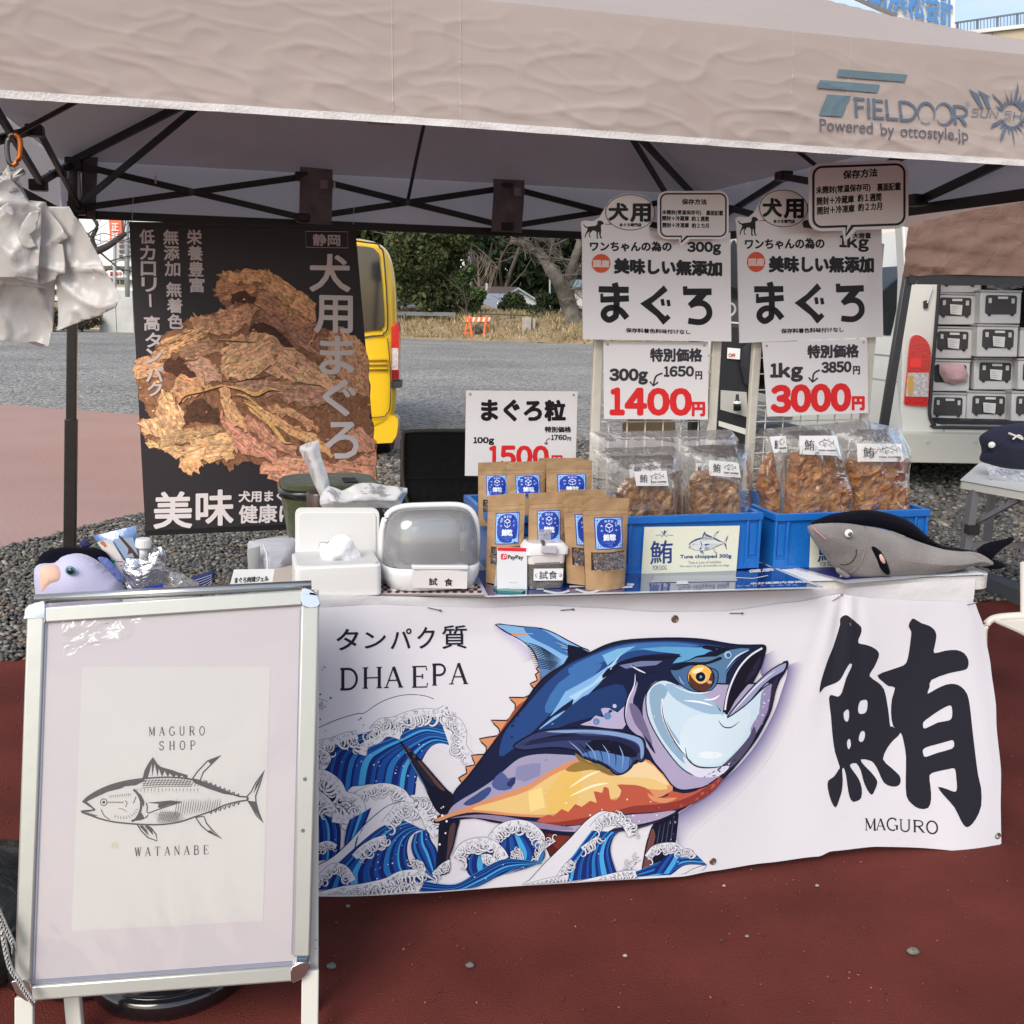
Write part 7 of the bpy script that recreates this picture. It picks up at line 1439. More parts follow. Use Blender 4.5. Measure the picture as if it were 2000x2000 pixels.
# eye
P_([(785+HB,480),(850+HB,455),(940+HB,448),(1040+HB,470),(1070+HB,500),(1060+HB,560),(1020+HB,600),(920+HB,605),(840+HB,560)],c3(70,104,146),3,out=6);P_([(780+HB,470),(880+HB,432),(1000+HB,430),(1080+HB,400),(1090+HB,415),(1000+HB,446),(900+HB,452),(830+HB,480)],DKB,3)
a.circle(*A_(968+HB,525),82/3.067,DKB);a.circle(*A_(965+HB,521),74/3.067,c3(236,178,84));P_([(900+HB,500),(900+HB,560),(950+HB,600),(1010+HB,595),(1040+HB,540),(1030+HB,490),(1010+HB,540),(960+HB,560),(920+HB,530)],c3(84,50,40),3);a.circle(*A_(968+HB,520),36/3.067,c3(222,190,120));a.circle(*A_(965+HB,518),29/3.067,DKB);a.circle(*A_(966+HB,518),8/3.067,c3(120,170,210));a.circle(*A_(1018+HB,550),14/3.067,c3(196,160,140),10/3.067);P_([(925+HB,475),(985+HB,462),(960+HB,492),(920+HB,498)],c3(250,226,180),2)
S_([(838+HB,515),(850+HB,545),(870+HB,565)],6,c3(150,190,220),2,2)
# nostril and mouth
a.circle(*A_(1130+HB,388),22/3.067,c3(150,190,220));a.circle(*A_(1133+HB,390),13/3.067,c3(60,84,120));S_([(1110+HB,500),(1160+HB,430),(1230+HB,380),(1300+HB,350)],8,DKB,3,2);S_([(1120+HB,470),(1180+HB,400),(1260+HB,360)],9,c3(200,220,236),3,2)
P_([(1350+HB,350),(1335+HB,420),(1312+HB,500),(1300+HB,515),(1235+HB,580),(1170+HB,660),(1122+HB,745),(1112+HB,710),(1125+HB,630),(1155+HB,540),(1210+HB,450),(1280+HB,385)],c3(20,18,34),2,out=5);P_([(1330+HB,400),(1300+HB,500),(1230+HB,560),(1290+HB,450)],c3(40,34,58),2)
S_([(1342+HB,346),(1270+HB,388),(1200+HB,455),(1150+HB,550),(1122+HB,640),(1106+HB,730)],20,DKB,4);S_([(1338+HB,350),(1268+HB,392),(1200+HB,462),(1150+HB,555),(1122+HB,640),(1110+HB,715)],11,c3(216,222,236),4)
P_([(1125+HB,762),(1140+HB,735),(1210+HB,655),(1300+HB,560),(1400+HB,475),(1475+HB,437),(1485+HB,450),(1468+HB,490),(1400+HB,530),(1330+HB,590),(1270+HB,660),(1200+HB,715)],c3(150,156,190),2,out=8);S_([(1150+HB,735),(1230+HB,650),(1320+HB,560),(1420+HB,485)],10,c3(214,220,236),3,2);P_([(1440+HB,520),(1418+HB,600),(1398+HB,700),(1370+HB,770),(1390+HB,640),(1400+HB,560)],c3(46,40,62),2)
# pectoral fin
P_([(1232,940),(1290,895),(1380,850),(1500,830),(1650,825),(1800,830),(1900,850),(1980,875),(2012,900),(2018,960),(2012,1012),(1990,1028),(1960,1020),(1930,1065),(1880,1100),(1830,1098),(1790,1050),(1740,1025),(1690,1020),(1640,990),(1600,962),(1500,945),(1400,950),(1290,962)],c3(52,62,104),3,out=10)
P_([(1290,935),(1400,888),(1550,870),(1700,872),(1850,880),(1950,915),(1985,960),(1960,980),(1900,940),(1750,905),(1550,900),(1400,920)],c3(34,38,74),3);P_([(1420,850),(1600,836),(1800,842),(1950,872),(2000,905),(2008,980),(1990,1010),(1985,940),(1940,900),(1800,866),(1600,858)],c3(130,160,205),3);P_([(1640,985),(1720,960),(1850,970),(1930,1000),(1920,1060),(1870,1095),(1800,1050),(1730,1015)],c3(84,124,182),3);P_([(1700,900),(1820,900),(1930,940),(1970,990),(1930,1000),(1850,985),(1740,960),(1660,950)],DKB,3)
for i in range(8):S_([(1560+i*50,905+i*4),(1620+i*44,955+i*6),(1650+i*38,1000+i*12)],6,DKB if i % 2 else c3(140,170,214),3,2)
for i in range(5):S_([(1250+i*20,938-i*8),(1400+i*40,890-i*8),(1600+i*40,872-i*4)],4,c3(20,24,50),3,2)
P_([(1600,975),(1680,1030),(1740,1040),(1800,1075),(1830,1112),(1760,1090),(1700,1050),(1620,1020)],c3(130,108,62),2)
for i in range(22):a.circle(*A_(rg.uniform(1500,2100),rg.uniform(1240,1480)),rg.uniform(1.5,6)/3.067,(.78,.76,.78,1),n=7)
# ---- front waves
stripes([(1090,1500),(1000,1560),(950,1620),(960,1700),(1040,1760)],[(1300,1440),(1380,1520),(1420,1580),(1380,1640),(1200,1700)],16)
foam([(1100,1490),(1150,1430),(1230,1400),(1320,1410),(1390,1470),(1400,1520)],40,1,1.0,1.7);foam([(890,1600),(930,1540),(1000,1510),(1080,1510),(1150,1560),(1180,1610)],44,1,1.1,1.7);foam([(1040,1600),(1090,1600),(1140,1650)],34,1,1.0);foam([(1370,1620),(1400,1560),(1450,1520),(1480,1500)],22,-1,1.0,1.0);foam([(1220,1580),(1270,1560),(1290,1620)],26,1,1.0,1.0)
stripes([(640,1840),(860,1830),(1050,1760),(1200,1680),(1400,1640)],[(700,1740),(880,1760),(1030,1680),(1180,1610),(1395,1632)],10)
foam([(750,1700),(800,1650),(850,1620)],26,1,1.0,1.0)
P_([(1200,1880),(1330,1740),(1420,1640),(1500,1560),(1580,1480),(1660,1390),(1740,1330),(1790,1325),(1860,1370),(1840,1420),(1700,1500),(1560,1640),(1450,1800)],WW,3);S_([(1200,1860),(1330,1735),(1420,1635),(1500,1555),(1580,1475),(1660,1387),(1740,1328),(1790,1322)],4,OL)
stripes([(1860,1450),(1830,1480),(1812,1540),(1818,1600),(1850,1700)],[(1700,1440),(1640,1520),(1590,1590),(1540,1650),(1500,1760)],15)
foam([(1870,1370),(1810,1345),(1750,1370),(1700,1430)],34,-1,1.1);foam([(1850,1360),(1900,1410),(1930,1470)],34,-1,1.2);foam([(1740,1480),(1680,1520),(1640,1550)],30,-1,1.0,1.0);foam([(1580,1620),(1540,1660),(1500,1720)],30,-1,1.0,1.0)
stripes([(2000,1740),(2150,1720),(2260,1650),(2395,1655)],[(1940,1700),(2080,1640),(2220,1590),(2330,1590)],10);P_([(2200,1760),(2260,1700),(2330,1665),(2390,1655),(2350,1700),(2290,1760)],WW,3,out=3)
stripes([(2060,1700),(2100,1640),(2160,1580)],[(2180,1700),(2220,1640),(2240,1570)],5)
foam([(2030,1600),(2070,1550),(2130,1530),(2200,1530),(2240,1560)],32,1,1.1,1.4);foam([(2230,1570),(2280,1560),(2320,1600)],26,1,1.0,1.0);foam([(1920,1690),(1950,1640),(1990,1610)],24,-1,1.0,1.0)
foam([(-40,1690),(60,1720),(150,1650),(220,1660),(270,1730)],40,1,1.0);foam([(60,1830),(200,1790),(330,1770),(470,1740),(560,1700),(700,1690)],40,1,1.1,1.8);foam([(160,1850),(330,1830),(500,1815),(640,1800)],34,-1,1.0,1.4);foam([(1240,1790),(1330,1770),(1440,1740),(1560,1720)],30,1,1.1,1.3);foam([(1480,1800),(1640,1760),(1760,1730),(1880,1700),(1960,1690)],34,1,1.1,1.6);foam([(620,1620),(680,1630),(700,1680)],26,1,1.0,1.0)
for i in range(40):a.circle(*A_(rg.uniform(100,2300),rg.uniform(1480,1800)),rg.uniform(1.2,4)/3.067,WW,n=7)
for x,y,r in ((812,1298,5),(800,1306,4),(765,1360,10),(806,1350,8),(832,1384,7),(825,1455,6),(790,1522,7),(1018,1405,7),(1150,1440,4),(1880+40,1405,7),(1950,1400,6)):a.circle(*A_(x,y),r/3.067,(.8,.8,.82,1),n=8)
# ---- lettering
INKD=c3(34,32,48)
for ch,x0,x1,y0,h in (('タ',175,305,365,125),('ン',345,470,355,95),('パ',502,625,362,120),('ク',662,765,362,128),('質',812,958,364,140)):
    a.text(ch,A_(x0,y0),A_(x1,y0-2),h/3.067,INKD,.55)
for ch,x0,x1,y0 in (('D',192,308,600),('H',325,455,594),('A',460,575,592),('E',622,735,592),('P',745,840,580),('A',852,965,573)):a.serif(ch,A_(x0,y0),A_(x1,y0-2),122/3.067,INKD,wf=1.45)
KB=lambda P:[(1550+x/3.22,1100+y/3.22) for x,y in P];KK=c3(38,38,48)
hl=[[(315,935),(340,918),(350,940),(347,985),(335,997),(320,985),(314,960)],[(412,900),(425,870),(460,862),(472,880),(468,930),(450,950),(420,950),(410,930)],[(338,1130),(350,1106),(362,1120),(364,1150),(355,1170),(345,1168)],[(418,1095),(430,1065),(452,1062),(458,1085),(450,1118),(430,1130),(417,1118)]]
left=[(320,323),(345,335),(410,385),(428,410),(425,445),(410,478),(412,505),(450,512),(500,530),(538,560),(540,595),(510,660),(482,712),(540,755),(580,800),(600,880),(612,960),(620,1032),(632,1035),(684,1072),(640,1120),(600,1170),(572,1240),(620,1290),(672,1340),(678,1380),(660,1405),(620,1408),(575,1385),(545,1320),(515,1265),(480,1245),(430,1240),(450,1275),(500,1325),(532,1370),(532,1400),(515,1440),(498,1462),(470,1430),(445,1370),(430,1310),(400,1262),(358,1272),(380,1310),(415,1360),(435,1420),(430,1480),(400,1500),(375,1502),(355,1470),(342,1400),(332,1330),(318,1290),(308,1300),(312,1360),(308,1430),(290,1490),(268,1540),(240,1500),(218,1420),(220,1370),(255,1345),(285,1300),(292,1280),(262,1190),(245,1080),(235,960),(222,850),(240,828),(275,838),(300,810),(325,720),(360,650),(362,632),(345,630),(320,670),(290,730),(250,758),(190,780),(160,815),(168,740),(205,620),(245,530),(270,460),(292,385),(292,350)]
a.poly(KB(left),KK,holes=[KB(h) for h in hl],sm=2)
hr=[[(818,1000),(850,970),(920,920),(975,892),(990,905),(990,960),(970,985),(900,1000),(830,1038),(816,1030)],[(815,1170),(860,1145),(970,1110),(992,1108),(998,1130),(985,1158),(900,1185),(830,1217),(815,1200)]]
right=[(752,346),(800,375),(850,392),(885,420),(897,460),(888,520),(885,566),(950,550),(1020,544),(1070,565),(1096,610),(1090,655),(1060,672),(980,690),(870,735),(858,780),(845,822),(900,790),(960,762),(1010,758),(1050,775),(1085,820),(1100,900),(1112,1040),(1125,1180),(1140,1320),(1157,1400),(1155,1510),(1120,1590),(1080,1635),(1055,1638),(1030,1605),(990,1520),(930,1450),(898,1400),(950,1410),(995,1425),(1008,1400),(1005,1340),(998,1282),(960,1285),(890,1305),(850,1330),(855,1400),(858,1480),(840,1535),(790,1542),(745,1515),(712,1465),(710,1350),(714,1220),(700,1120),(684,1072),(640,1034),(626,950),(632,860),(650,790),(610,780),(570,750),(535,710),(610,680),(680,655),(715,630),(730,560),(738,480),(740,430),(722,395),(735,360)]
a.poly(KB(right),KK,holes=[KB(h) for h in hr],sm=2)
for i,(ch,x0,x1,y0,h) in enumerate((('M',452,520,1680,72),('A',518,582,1678,70),('G',584,660,1680,76),('U',662,740,1686,74),('R',745,822,1688,72),('O',825,900,1693,78))):a.serif(ch,KB([(x0,y0)])[0],KB([(x1,y0+2)])[0],h/3.22,KK,wf=1.45)
a.build('printed_picture',bn,INKC,post=bpost,cut=.0125)
m_brs=M('brass',(.30,.22,.12),.35,metal=.9);m_pin=M('pin_steel',(.35,.32,.28),.3,metal=.9)
for (x,y) in ((1317,1208),(1392,1682),(1941,1627)):
    u,v,z=uvz(onv(x,y,-.004));p=bpost(u,z,.0015);g=MB().ring(p,.0068,.0018,VV,20,6).build('grommet',m_brs,bn,smooth=True);MB().disc(p+VV*.0006,.005,-VV,14,.0003).build('hole',M('hole_dark',(.1,.09,.08),.8),g)
for (x,y,dx,dy) in ((848,1189,13,3),(1107,1190,13,-1),(1437,1197,13,0),(1634,1166,11,-6),(1897,1178,10,-2)):
    q=[]
    for k in range(9):xx=x-dx+2*dx*k/8;yy=y-dy+2*dy*k/8;u,v,z=uvz(onv(xx,yy,-.004));q.append(bpost(u,z,.003))
    MB().tube(q,.0009,5).build('safety_pin',m_pin,bn);MB().tube(q[-2:],.0022,6).build('safety_pin_cap',m_pin,bn)
# ================================================================== HANGING PHOTO POSTER
VPo=2.395;PC=VPL(VPo);PQ=[(252,437),(694,444),(744,1020),(284,1040)]
po=thing('photo_poster','tall dark hanging poster with a photo of shredded tuna and white vertical lettering','poster',PC(500,1030));m_pd=M('poster_dark',(.030,.026,.032),.5,coat=.08,bump=.05,bs=5)
slab('sheet',PQ,PC,.002,m_pd,po);a=Art(PC,base=.0006,step=.00004)
slab('bottom_bar',[(284,1036),(744,1015),(745,1026),(284,1046)],PC,.014,m_blk,po,front=.006);slab('top_bar',[(252,433),(694,440),(694,446),(252,439)],PC,.012,m_blk,po,front=.004)
Z4=lambda P:[(250+x/3.864,480+y/3.864) for x,y in P]
m_food=meatmat('printed_food',(.12,.055,.035),(.40,.22,.13),(.62,.42,.22));m_food.node_tree.nodes['Principled BSDF'].inputs['Roughness'].default_value=.5;m_food.node_tree.nodes['Principled BSDF'].inputs['Coat Weight'].default_value=.2
PR=np.random.RandomState(21);m_fi=ink('food_ink',.5,coat=.05);n_=m_fi.node_tree.nodes;L_=m_fi.node_tree.links;z_=n_.new('ShaderNodeTexNoise');z_.inputs['Scale'].default_value=26;z_.inputs['Detail'].default_value=9;z_.inputs['Distortion'].default_value=2.2;t_=n_.new('ShaderNodeTexCoord');L_.new(t_.outputs['Object'],z_.inputs['Vector'])
r_=n_.new('ShaderNodeValToRGB');r_.color_ramp.elements[0].position=.3;r_.color_ramp.elements[1].position=.68;r_.color_ramp.elements[0].color=(.70,.66,.64,1);r_.color_ramp.elements[1].color=(1.95,1.92,1.9,1);x_=n_.new('ShaderNodeMixRGB');x_.blend_type='MULTIPLY';x_.inputs[0].default_value=1;at_=[q for q in n_ if q.type == 'ATTRIBUTE'][0]
L_.new(z_.outputs['Fac'],r_.inputs[0]);L_.new(at_.outputs['Color'],x_.inputs[1]);L_.new(r_.outputs[0],x_.inputs[2]);L_.new(x_.outputs[0],n_['Principled BSDF'].inputs['Base Color'])
fol=[(50,870),(180,820),(240,680),(380,620),(440,570),(500,540),(640,530),(740,480),(720,420),(650,380),(690,330),(690,210),(800,190),(950,190),(1060,185),(1150,240),(1300,340),(1410,440),(1420,600),(1640,680),(1790,745),(1810,900),(1830,1150),(1850,1380),(1870,1700),(1870,1770),(1700,1780),(1500,1720),(1300,1760),(1100,1790),(1010,1700),(1000,1650),(830,1640),(780,1700),(700,1640),(560,1650),(480,1730),(430,1700),(390,1610),(280,1550),(150,1510),(90,1400),(80,1320),(180,1300),(110,1200),(70,1080),(60,960)]
def rough(P,amp,k=3,seed=1):
    r=np.random.RandomState(seed);Q=[]
    for i in range(len(P)):
        x0,y0=P[i];x1,y1=P[(i+1) % len(P)]
        for j in range(k):t=j/k;Q.append((x0+(x1-x0)*t+r.normal()*amp,y0+(y1-y0)*t+r.normal()*amp))
    return Q
cm=lambda *c:c3(*c)
a.poly(Z4(rough(fol,9,5,3)),cm(140,100,74))
def flake(P,base,n=14,amp=8,seed=0,ang=None,ed=None):
    """one piece of fish: ragged outline, fibres following its length"""
    base=tuple(b_*.5*1.06+c_*.5*1.06 for b_,c_ in zip(base,(196,160,130)));amp *= 1.5;r=np.random.RandomState(seed+5);Q=rough(P,amp,5,seed);a.poly(Z4([(x+4,y+7) for x,y in Q]),cm(98,66,50));a.poly(Z4(Q),cm(*base))
    A0=np.array(P,float);c=A0.mean(0);U_,S__,Vt=np.linalg.svd(A0-c);d=Vt[0] if ang is None else np.array([math.cos(ang),math.sin(ang)]);e=np.array([-d[1],d[0]]);pr=(A0-c)@d;pe=(A0-c)@e;L=(pr.max()-pr.min());Wd=pe.max()-pe.min()
    poly=Q
    for i in range(n*9):
        o=c+d*r.uniform(pr.min()*.9,pr.max()*.9)+e*r.uniform(pe.min()*.92,pe.max()*.92)
        if not inside(np.array([o]),poly)[0]:continue
        l=L*r.uniform(.06,.22);k=r.uniform(-1,1);wv=r.normal()*.06;pts=[tuple(o+d*l*(t-.5)+e*l*wv*math.sin(t*5)) for t in (0,.33,.66,1)]
        if not inside(np.array([pts[0],pts[-1]]),poly).all():continue
        f=1+.17*k;col=cm(*[max(10,min(250,b_*f*r.uniform(.94,1.06)+(8 if k > 0 else 0))) for b_ in base]);S2=Wd*r.uniform(.015,.07)
        a.stroke(Z4(pts),S2/3.864,col,3,2)
flake([(1560,600),(1700,700),(1790,745),(1830,1150),(1740,1120),(1600,1000),(1480,860),(1500,700)],(182,130,92),30,8,1,1.2)
flake([(1000,600),(1160,640),(1300,760),(1470,870),(1500,760),(1400,620),(1200,540),(1000,480)],(104,62,52),26,7,2,.6)
flake([(690,210),(800,188),(950,188),(1060,184),(1100,230),(1040,300),(930,290),(800,260),(720,300)],(196,146,92),24,8,3,.1)
flake([(690,240),(760,270),(900,300),(1000,300),(960,350),(840,360),(760,420),(680,400),(660,350)],(150,98,60),18,8,4)
a.poly(Z4(rough([(780,360),(880,345),(960,390),(970,440),(880,440),(790,430)],6,3,2)),cm(78,46,34))
flake([(1040,200),(1160,240),(1320,350),(1410,440),(1420,580),(1330,540),(1180,430),(1060,350),(960,320)],(190,140,90),34,8,5,.7)
flake([(960,330),(1080,370),(1200,450),(1350,560),(1410,600),(1330,640),(1180,560),(1060,520),(980,450)],(126,78,52),24,8,6,.6)
flake([(450,570),(500,540),(640,540),(740,480),(880,440),(970,470),(940,580),(840,620),(760,680),(640,660),(500,640)],(176,124,92),34,9,7,-.3)
a.stroke(Z4([(450,570),(500,560),(560,590)]),5,cm(196,150,96),3,2);a.stroke(Z4([(490,500),(510,530),(560,560)]),3.5,cm(196,150,96),3,2)
flake([(240,690),(400,620),(620,650),(600,700),(460,740),(390,790),(300,830),(210,880),(180,820)],(196,150,96),30,9,8,-.4)
flake([(50,870),(170,830),(260,880),(280,940),(180,990),(60,1000)],(190,140,96),14,8,9)
a.poly(Z4(rough([(270,930),(300,860),(380,840),(480,900),(520,1000),(440,1010),(330,970)],8,3,2)),cm(88,56,42));a.poly(Z4(rough([(950,580),(1060,590),(1200,700),(1310,810),(1200,780),(1040,680),(900,650)],6,3,4)),cm(72,44,34))
flake([(390,790),(450,730),(620,700),(720,740),(700,800),(560,830),(430,870),(400,840)],(120,84,60),24,6,10,-.15)
flake([(720,740),(800,690),(960,650),(1060,670),(1150,750),(1100,860),(1000,960),(880,1010),(760,1010),(690,920),(700,820)],(180,140,100),44,8,11,-.5)
flake([(1060,680),(1200,760),(1400,880),(1560,1000),(1690,1080),(1560,1090),(1380,1040),(1180,1000),(1030,960),(1140,840)],(190,146,112),44,8,12,.6)
flake([(420,880),(560,840),(680,900),(700,1010),(600,1040),(500,960)],(160,118,104),22,8,13,.4)
flake([(720,1020),(900,1010),(1100,1000),(1400,1060),(1560,1120),(1480,1220),(1300,1200),(1050,1130),(860,1080)],(128,88,76),46,9,14,.15)
flake([(330,1100),(400,960),(520,1000),(640,1060),(560,1110),(440,1150),(380,1190)],(184,132,88),22,8,15,.3)
flake([(250,1090),(330,1100),(380,1190),(440,1300),(420,1400),(250,1450),(110,1400),(90,1320),(210,1290)],(200,158,106),34,10,16,1.1)
a.poly(Z4(rough([(440,1200),(560,1160),(680,1230),(700,1350),(560,1340),(440,1330)],10,3,2)),cm(86,60,44))
flake([(210,1480),(300,1420),(480,1370),(660,1350),(720,1380),(600,1440),(400,1500),(240,1530)],(146,120,76),34,5,17,-.2)
flake([(120,1430),(210,1490),(300,1530),(440,1490),(640,1420),(780,1400),(820,1540),(800,1600),(640,1620),(430,1620),(290,1550),(160,1510)],(196,160,104),60,9,18,-.15)
flake([(390,1610),(480,1600),(560,1640),(520,1700),(450,1730),(410,1690)],(206,156,96),12,8,19)
flake([(690,1250),(790,1330),(900,1420),(1060,1480),(1130,1600),(1280,1620),(1180,1660),(980,1600),(860,1560),(760,1440)],(178,110,96),44,8,20,.7)
flake([(680,1060),(740,1050),(800,1180),(880,1300),(900,1400),(800,1360),(720,1240)],(194,142,98),22,7,21,1.1)
flake([(860,1170),(960,1180),(1120,1290),(1280,1380),(1420,1430),(1500,1500),(1560,1590),(1480,1560),(1300,1460),(1120,1380),(960,1290)],(206,154,92),44,6,22,.6)
flake([(1040,1200),(1200,1210),(1360,1290),(1440,1390),(1360,1390),(1260,1300),(1140,1280)],(190,136,92),26,8,23,.5)
flake([(880,1280),(1000,1320),(1100,1420),(1240,1500),(1290,1600),(1140,1540),(1000,1460),(900,1380)],(176,112,92),30,7,24,.7)
flake([(1000,1650),(1150,1600),(1350,1620),(1600,1640),(1870,1560),(1870,1760),(1700,1770),(1400,1700),(1100,1780),(1020,1720)],(190,122,102),60,10,25,.1)
flake([(1640,1400),(1740,1380),(1850,1400),(1860,1560),(1740,1560)],(176,116,96),18,9,26)
for P,w,c in (([(380,1190),(430,1120),(560,1090),(720,1050)],26,(206,160,104)),([(740,1060),(860,1080),(960,1120),(1060,1080),(1140,1090)],30,(214,170,112)),([(670,705),(800,712),(960,722)],12,(200,150,100)),([(870,1180),(960,1230),(1060,1330),(1140,1430),(1180,1480),(1230,1490)],30,(222,180,116)),([(1370,740),(1400,690),(1412,640)],16,(196,146,96)),([(820,1120),(900,1140),(960,1200)],18,(220,178,120))):
    a.stroke(Z4([(x+5,y+10) for x,y in P]),w/3.864,cm(70,42,32),4,2);a.stroke(Z4(P),w/3.864,cm(*c),4,2)
a.stroke(Z4([(700,1015),(800,1030),(900,1010),(1000,1000),(1100,970)]),2.4,cm(50,28,26),4,2)
for i in range(260): # scattered crumbs and glints
    x,y=PR.uniform(60,1850),PR.uniform(200,1780)
    if not inside(np.array([(x,y)]),fol)[0]:continue
    s_=PR.uniform(5,15);k=PR.rand();a.poly(Z4([(x+s_*math.cos(t)*PR.uniform(.5,1.2),y+s_*.6*math.sin(t)*PR.uniform(.5,1.2)) for t in np.linspace(0,5.6,7)]),cm(*((222,190,140) if k < .4 else (120,76,56) if k < .8 else (208,132,112))))
a.build('food_photo',po,m_fi);a=Art(PC,base=.0035)
PW=(.72,.66,.68,1);PW2=(.84,.79,.80,1)
Z1=lambda x,y:(x*.3623,y*.3623)
def vt(t,top,bot,w,h,b_,col=PW):a.vtext(t,Z1(*top),Z1(*bot),w*.3623,h*.3623,col,b_)
vt('栄養豊富',(1048,1278),(1062,1535),78,76,.9);vt('無添加',(922,1278),(930,1448),80,76,.9);vt('無着色',(938,1560),(946,1732),80,76,.9);vt('低カロリ',(793,1275),(804,1533),78,74,.9);a.poly([Z1(803,1585),Z1(815,1585),Z1(818,1655),Z1(806,1655)],PW)
for ch,x,y in (('高',818,1742),('タ',826,1832),('ン',828,1918)):a.text(ch,Z1(x-40,y+38),Z1(x+42,y+40),76*.3623,PW,.9)
for ch,x,y in (('パ',833,650+0),('ク',838,0)):pass
Zb=lambda x,y:(x*.3623,650+y*.3623)
a.text('パ',Zb(790,262),Zb(880,262),78*.3623,PW,.9);a.text('ク',Zb(798,340),Zb(872,340),74*.3623,PW,.9)
a.stroke([Z1(1647,1247),Z1(1873,1250),Z1(1875,1337),Z1(1650,1333)],.9,PW,closed=True);a.text('静岡',Z1(1687,1322),Z1(1832,1326),60*.3623,PW,.7)
bw=1.9
a.text('犬',Z1(1672,1568),Z1(1885,1570),195*.3623,PW2,bw);a.text('用',Z1(1697,1790),Z1(1897,1795),196*.3623,PW2,bw)
a.text('ま',Zb(1728,220),Zb(1905,222),200*.3623,PW2,bw);a.text('ぐ',Zb(1745,442),Zb(1915,446),190*.3623,PW2,bw);a.text('ろ',Zb(1758,672),Zb(1930,676),192*.3623,PW2,bw)
a.text('美',Zb(832,1052),Zb(1032,1048),190*.3623,PW2,bw);a.text('味',Zb(1060,1038),Zb(1255,1032),185*.3623,PW2,bw);a.text('犬用まぐろ',Zb(1288,912),Zb(1600,905),58*.3623,PW2,.8);a.text('健康によい',Zb(1290,1025),Zb(1800,1016),96*.3623,PW2,1.0)
a.build('lettering',po,INKG)
for x,y in ((258,425),(690,428)):MB().tube([onv(x,y+10,VPo-.004),onv(x+2,y-40,VPo-.004)],.0012,5).build('string',m_wp,po)
# ================================================================== A-FRAME SIGN BOARD
TLp,TRp,BLp,BRp=att(50,1180,1.742),att(622,1152,1.820),att(28,1940,1.690),att(592,1872,1.770)
NA=(TRp-BLp).cross(TLp-BRp).normalized()
if NA.y < 0:NA=-NA
CA=(TLp+TRp+BLp+BRp)/4
def AC(x,y,l=0.0):return onplane(x,y,CA,NA)-NA*l
AC.N=NA
af=thing('sign_board','silver framed folding sign board with engraved style tuna poster standing left of the banner','sign board',Vector((CA.x,CA.y+.1,0)));m_al=M('aluminium',(.50,.51,.47),.36,metal=.55,bump=.03,bs=20);m_chr=M('chrome',(.72,.72,.72),.08,metal=1);m_lgw=M('leg_white',(.60,.60,.54),.4)
def rail(P,nm='frame_rail',prof=.009):
    o=slab(nm,P,AC,.02,m_al,af,front=prof,bevel=.0035);return o
rail([(88,1185),(608,1150),(608,1182),(88,1217)]);rail([(55,1200),(90,1198),(64,1912),(30,1915)]);rail([(588,1180),(624,1178),(606,1866),(572,1866)]);rail([(62,1922),(574,1884),(574,1914),(62,1952)])
for P in ([(90,1206),(93,1206),(68,1912),(64,1912)],[(586,1190),(589,1190),(572,1862),(569,1862)]):slab('inner_lip',P,AC,.004,M('lip_blue_grey',(.30,.32,.42),.4),af,front=.004)
slab('inner_lip',[(66,1913),(570,1876),(570,1882),(66,1919)],AC,.004,M('lip_blue_grey',(.3,.3,.4)),af,front=.004)
def corner(P):slab('corner_cap',spline(P,True,3) if len(P) > 5 else P,AC,.026,m_chr,af,front=.011,bevel=.003)
corner([(52,1202),(54,1188),(66,1180),(80,1176),(90,1177),(90,1216),(88,1206),(52,1208)]);corner([(590,1150),(606,1151),(618,1158),(624,1170),(624,1184),(590,1184)]);corner([(28,1912),(62,1912),(62,1950),(48,1946),(36,1936),(29,1922)]);corner([(571,1884),(604,1875),(603,1890),(594,1904),(580,1912),(570,1914)])
MB().tube([AC(64,1170,-.012),AC(608,1142,-.012)],.0085,10).build('hinge_tube',M('alu_tube',(.55,.56,.55),.25,metal=.9),af,smooth=True)
slab('back_board',[(70,1190),(605,1160),(590,1890),(45,1930)],AC,.004,M('board_grey',(.5,.5,.5),.6),af,front=-.004)
PB_=slab('poster',[(82,1200),(598,1176),(580,1885),(56,1925)],AC,.0006,M('poster_lilac',(.66,.61,.635),.5),af,front=.001)
slab('paper',[(161,1303),(528,1303),(514,1798),(140,1818)],AC,.0004,M('paper_warm',(.70,.685,.665),.6),af,front=.0016)
PJ=lambda x,y:(130+x/4.712,1440+y/4.712);a=Art(AC,base=.0020,step=.00001);LI=c3(52,46,50)
tuna(a,lambda x,y:PJ(x*1932,y*800+160),LI,2.1,.75)
def sp(t,x0,x1,y0,y1,h):
    n=len(t);ws=(x1-x0)/n
    for i,ch in enumerate(t):
        cx_=x0+(x1-x0)*i/(n-1);yy=y0+(y1-y0)*i/(n-1);a.serif(ch,(cx_-h*.34,yy),(cx_+h*.34,yy-.8),h,c3(56,46,50),wf=1.25)
sp('MAGURO',297,395,1437,1436,17);sp('SHOP',316,377,1465,1464,17);sp('WATANABE',270,403,1672,1668,17)
a.circle(225,1651,8,c3(214,206,184),6);a.build('poster_print',af,INK)
slab('clear_sheet',[(84,1198),(596,1174),(578,1884),(58,1923)],AC,.0004,(lambda:film('sheet_film',(.97,.97,.97),.0,.03,.35,3.0,.02))(),af,front=.0042)
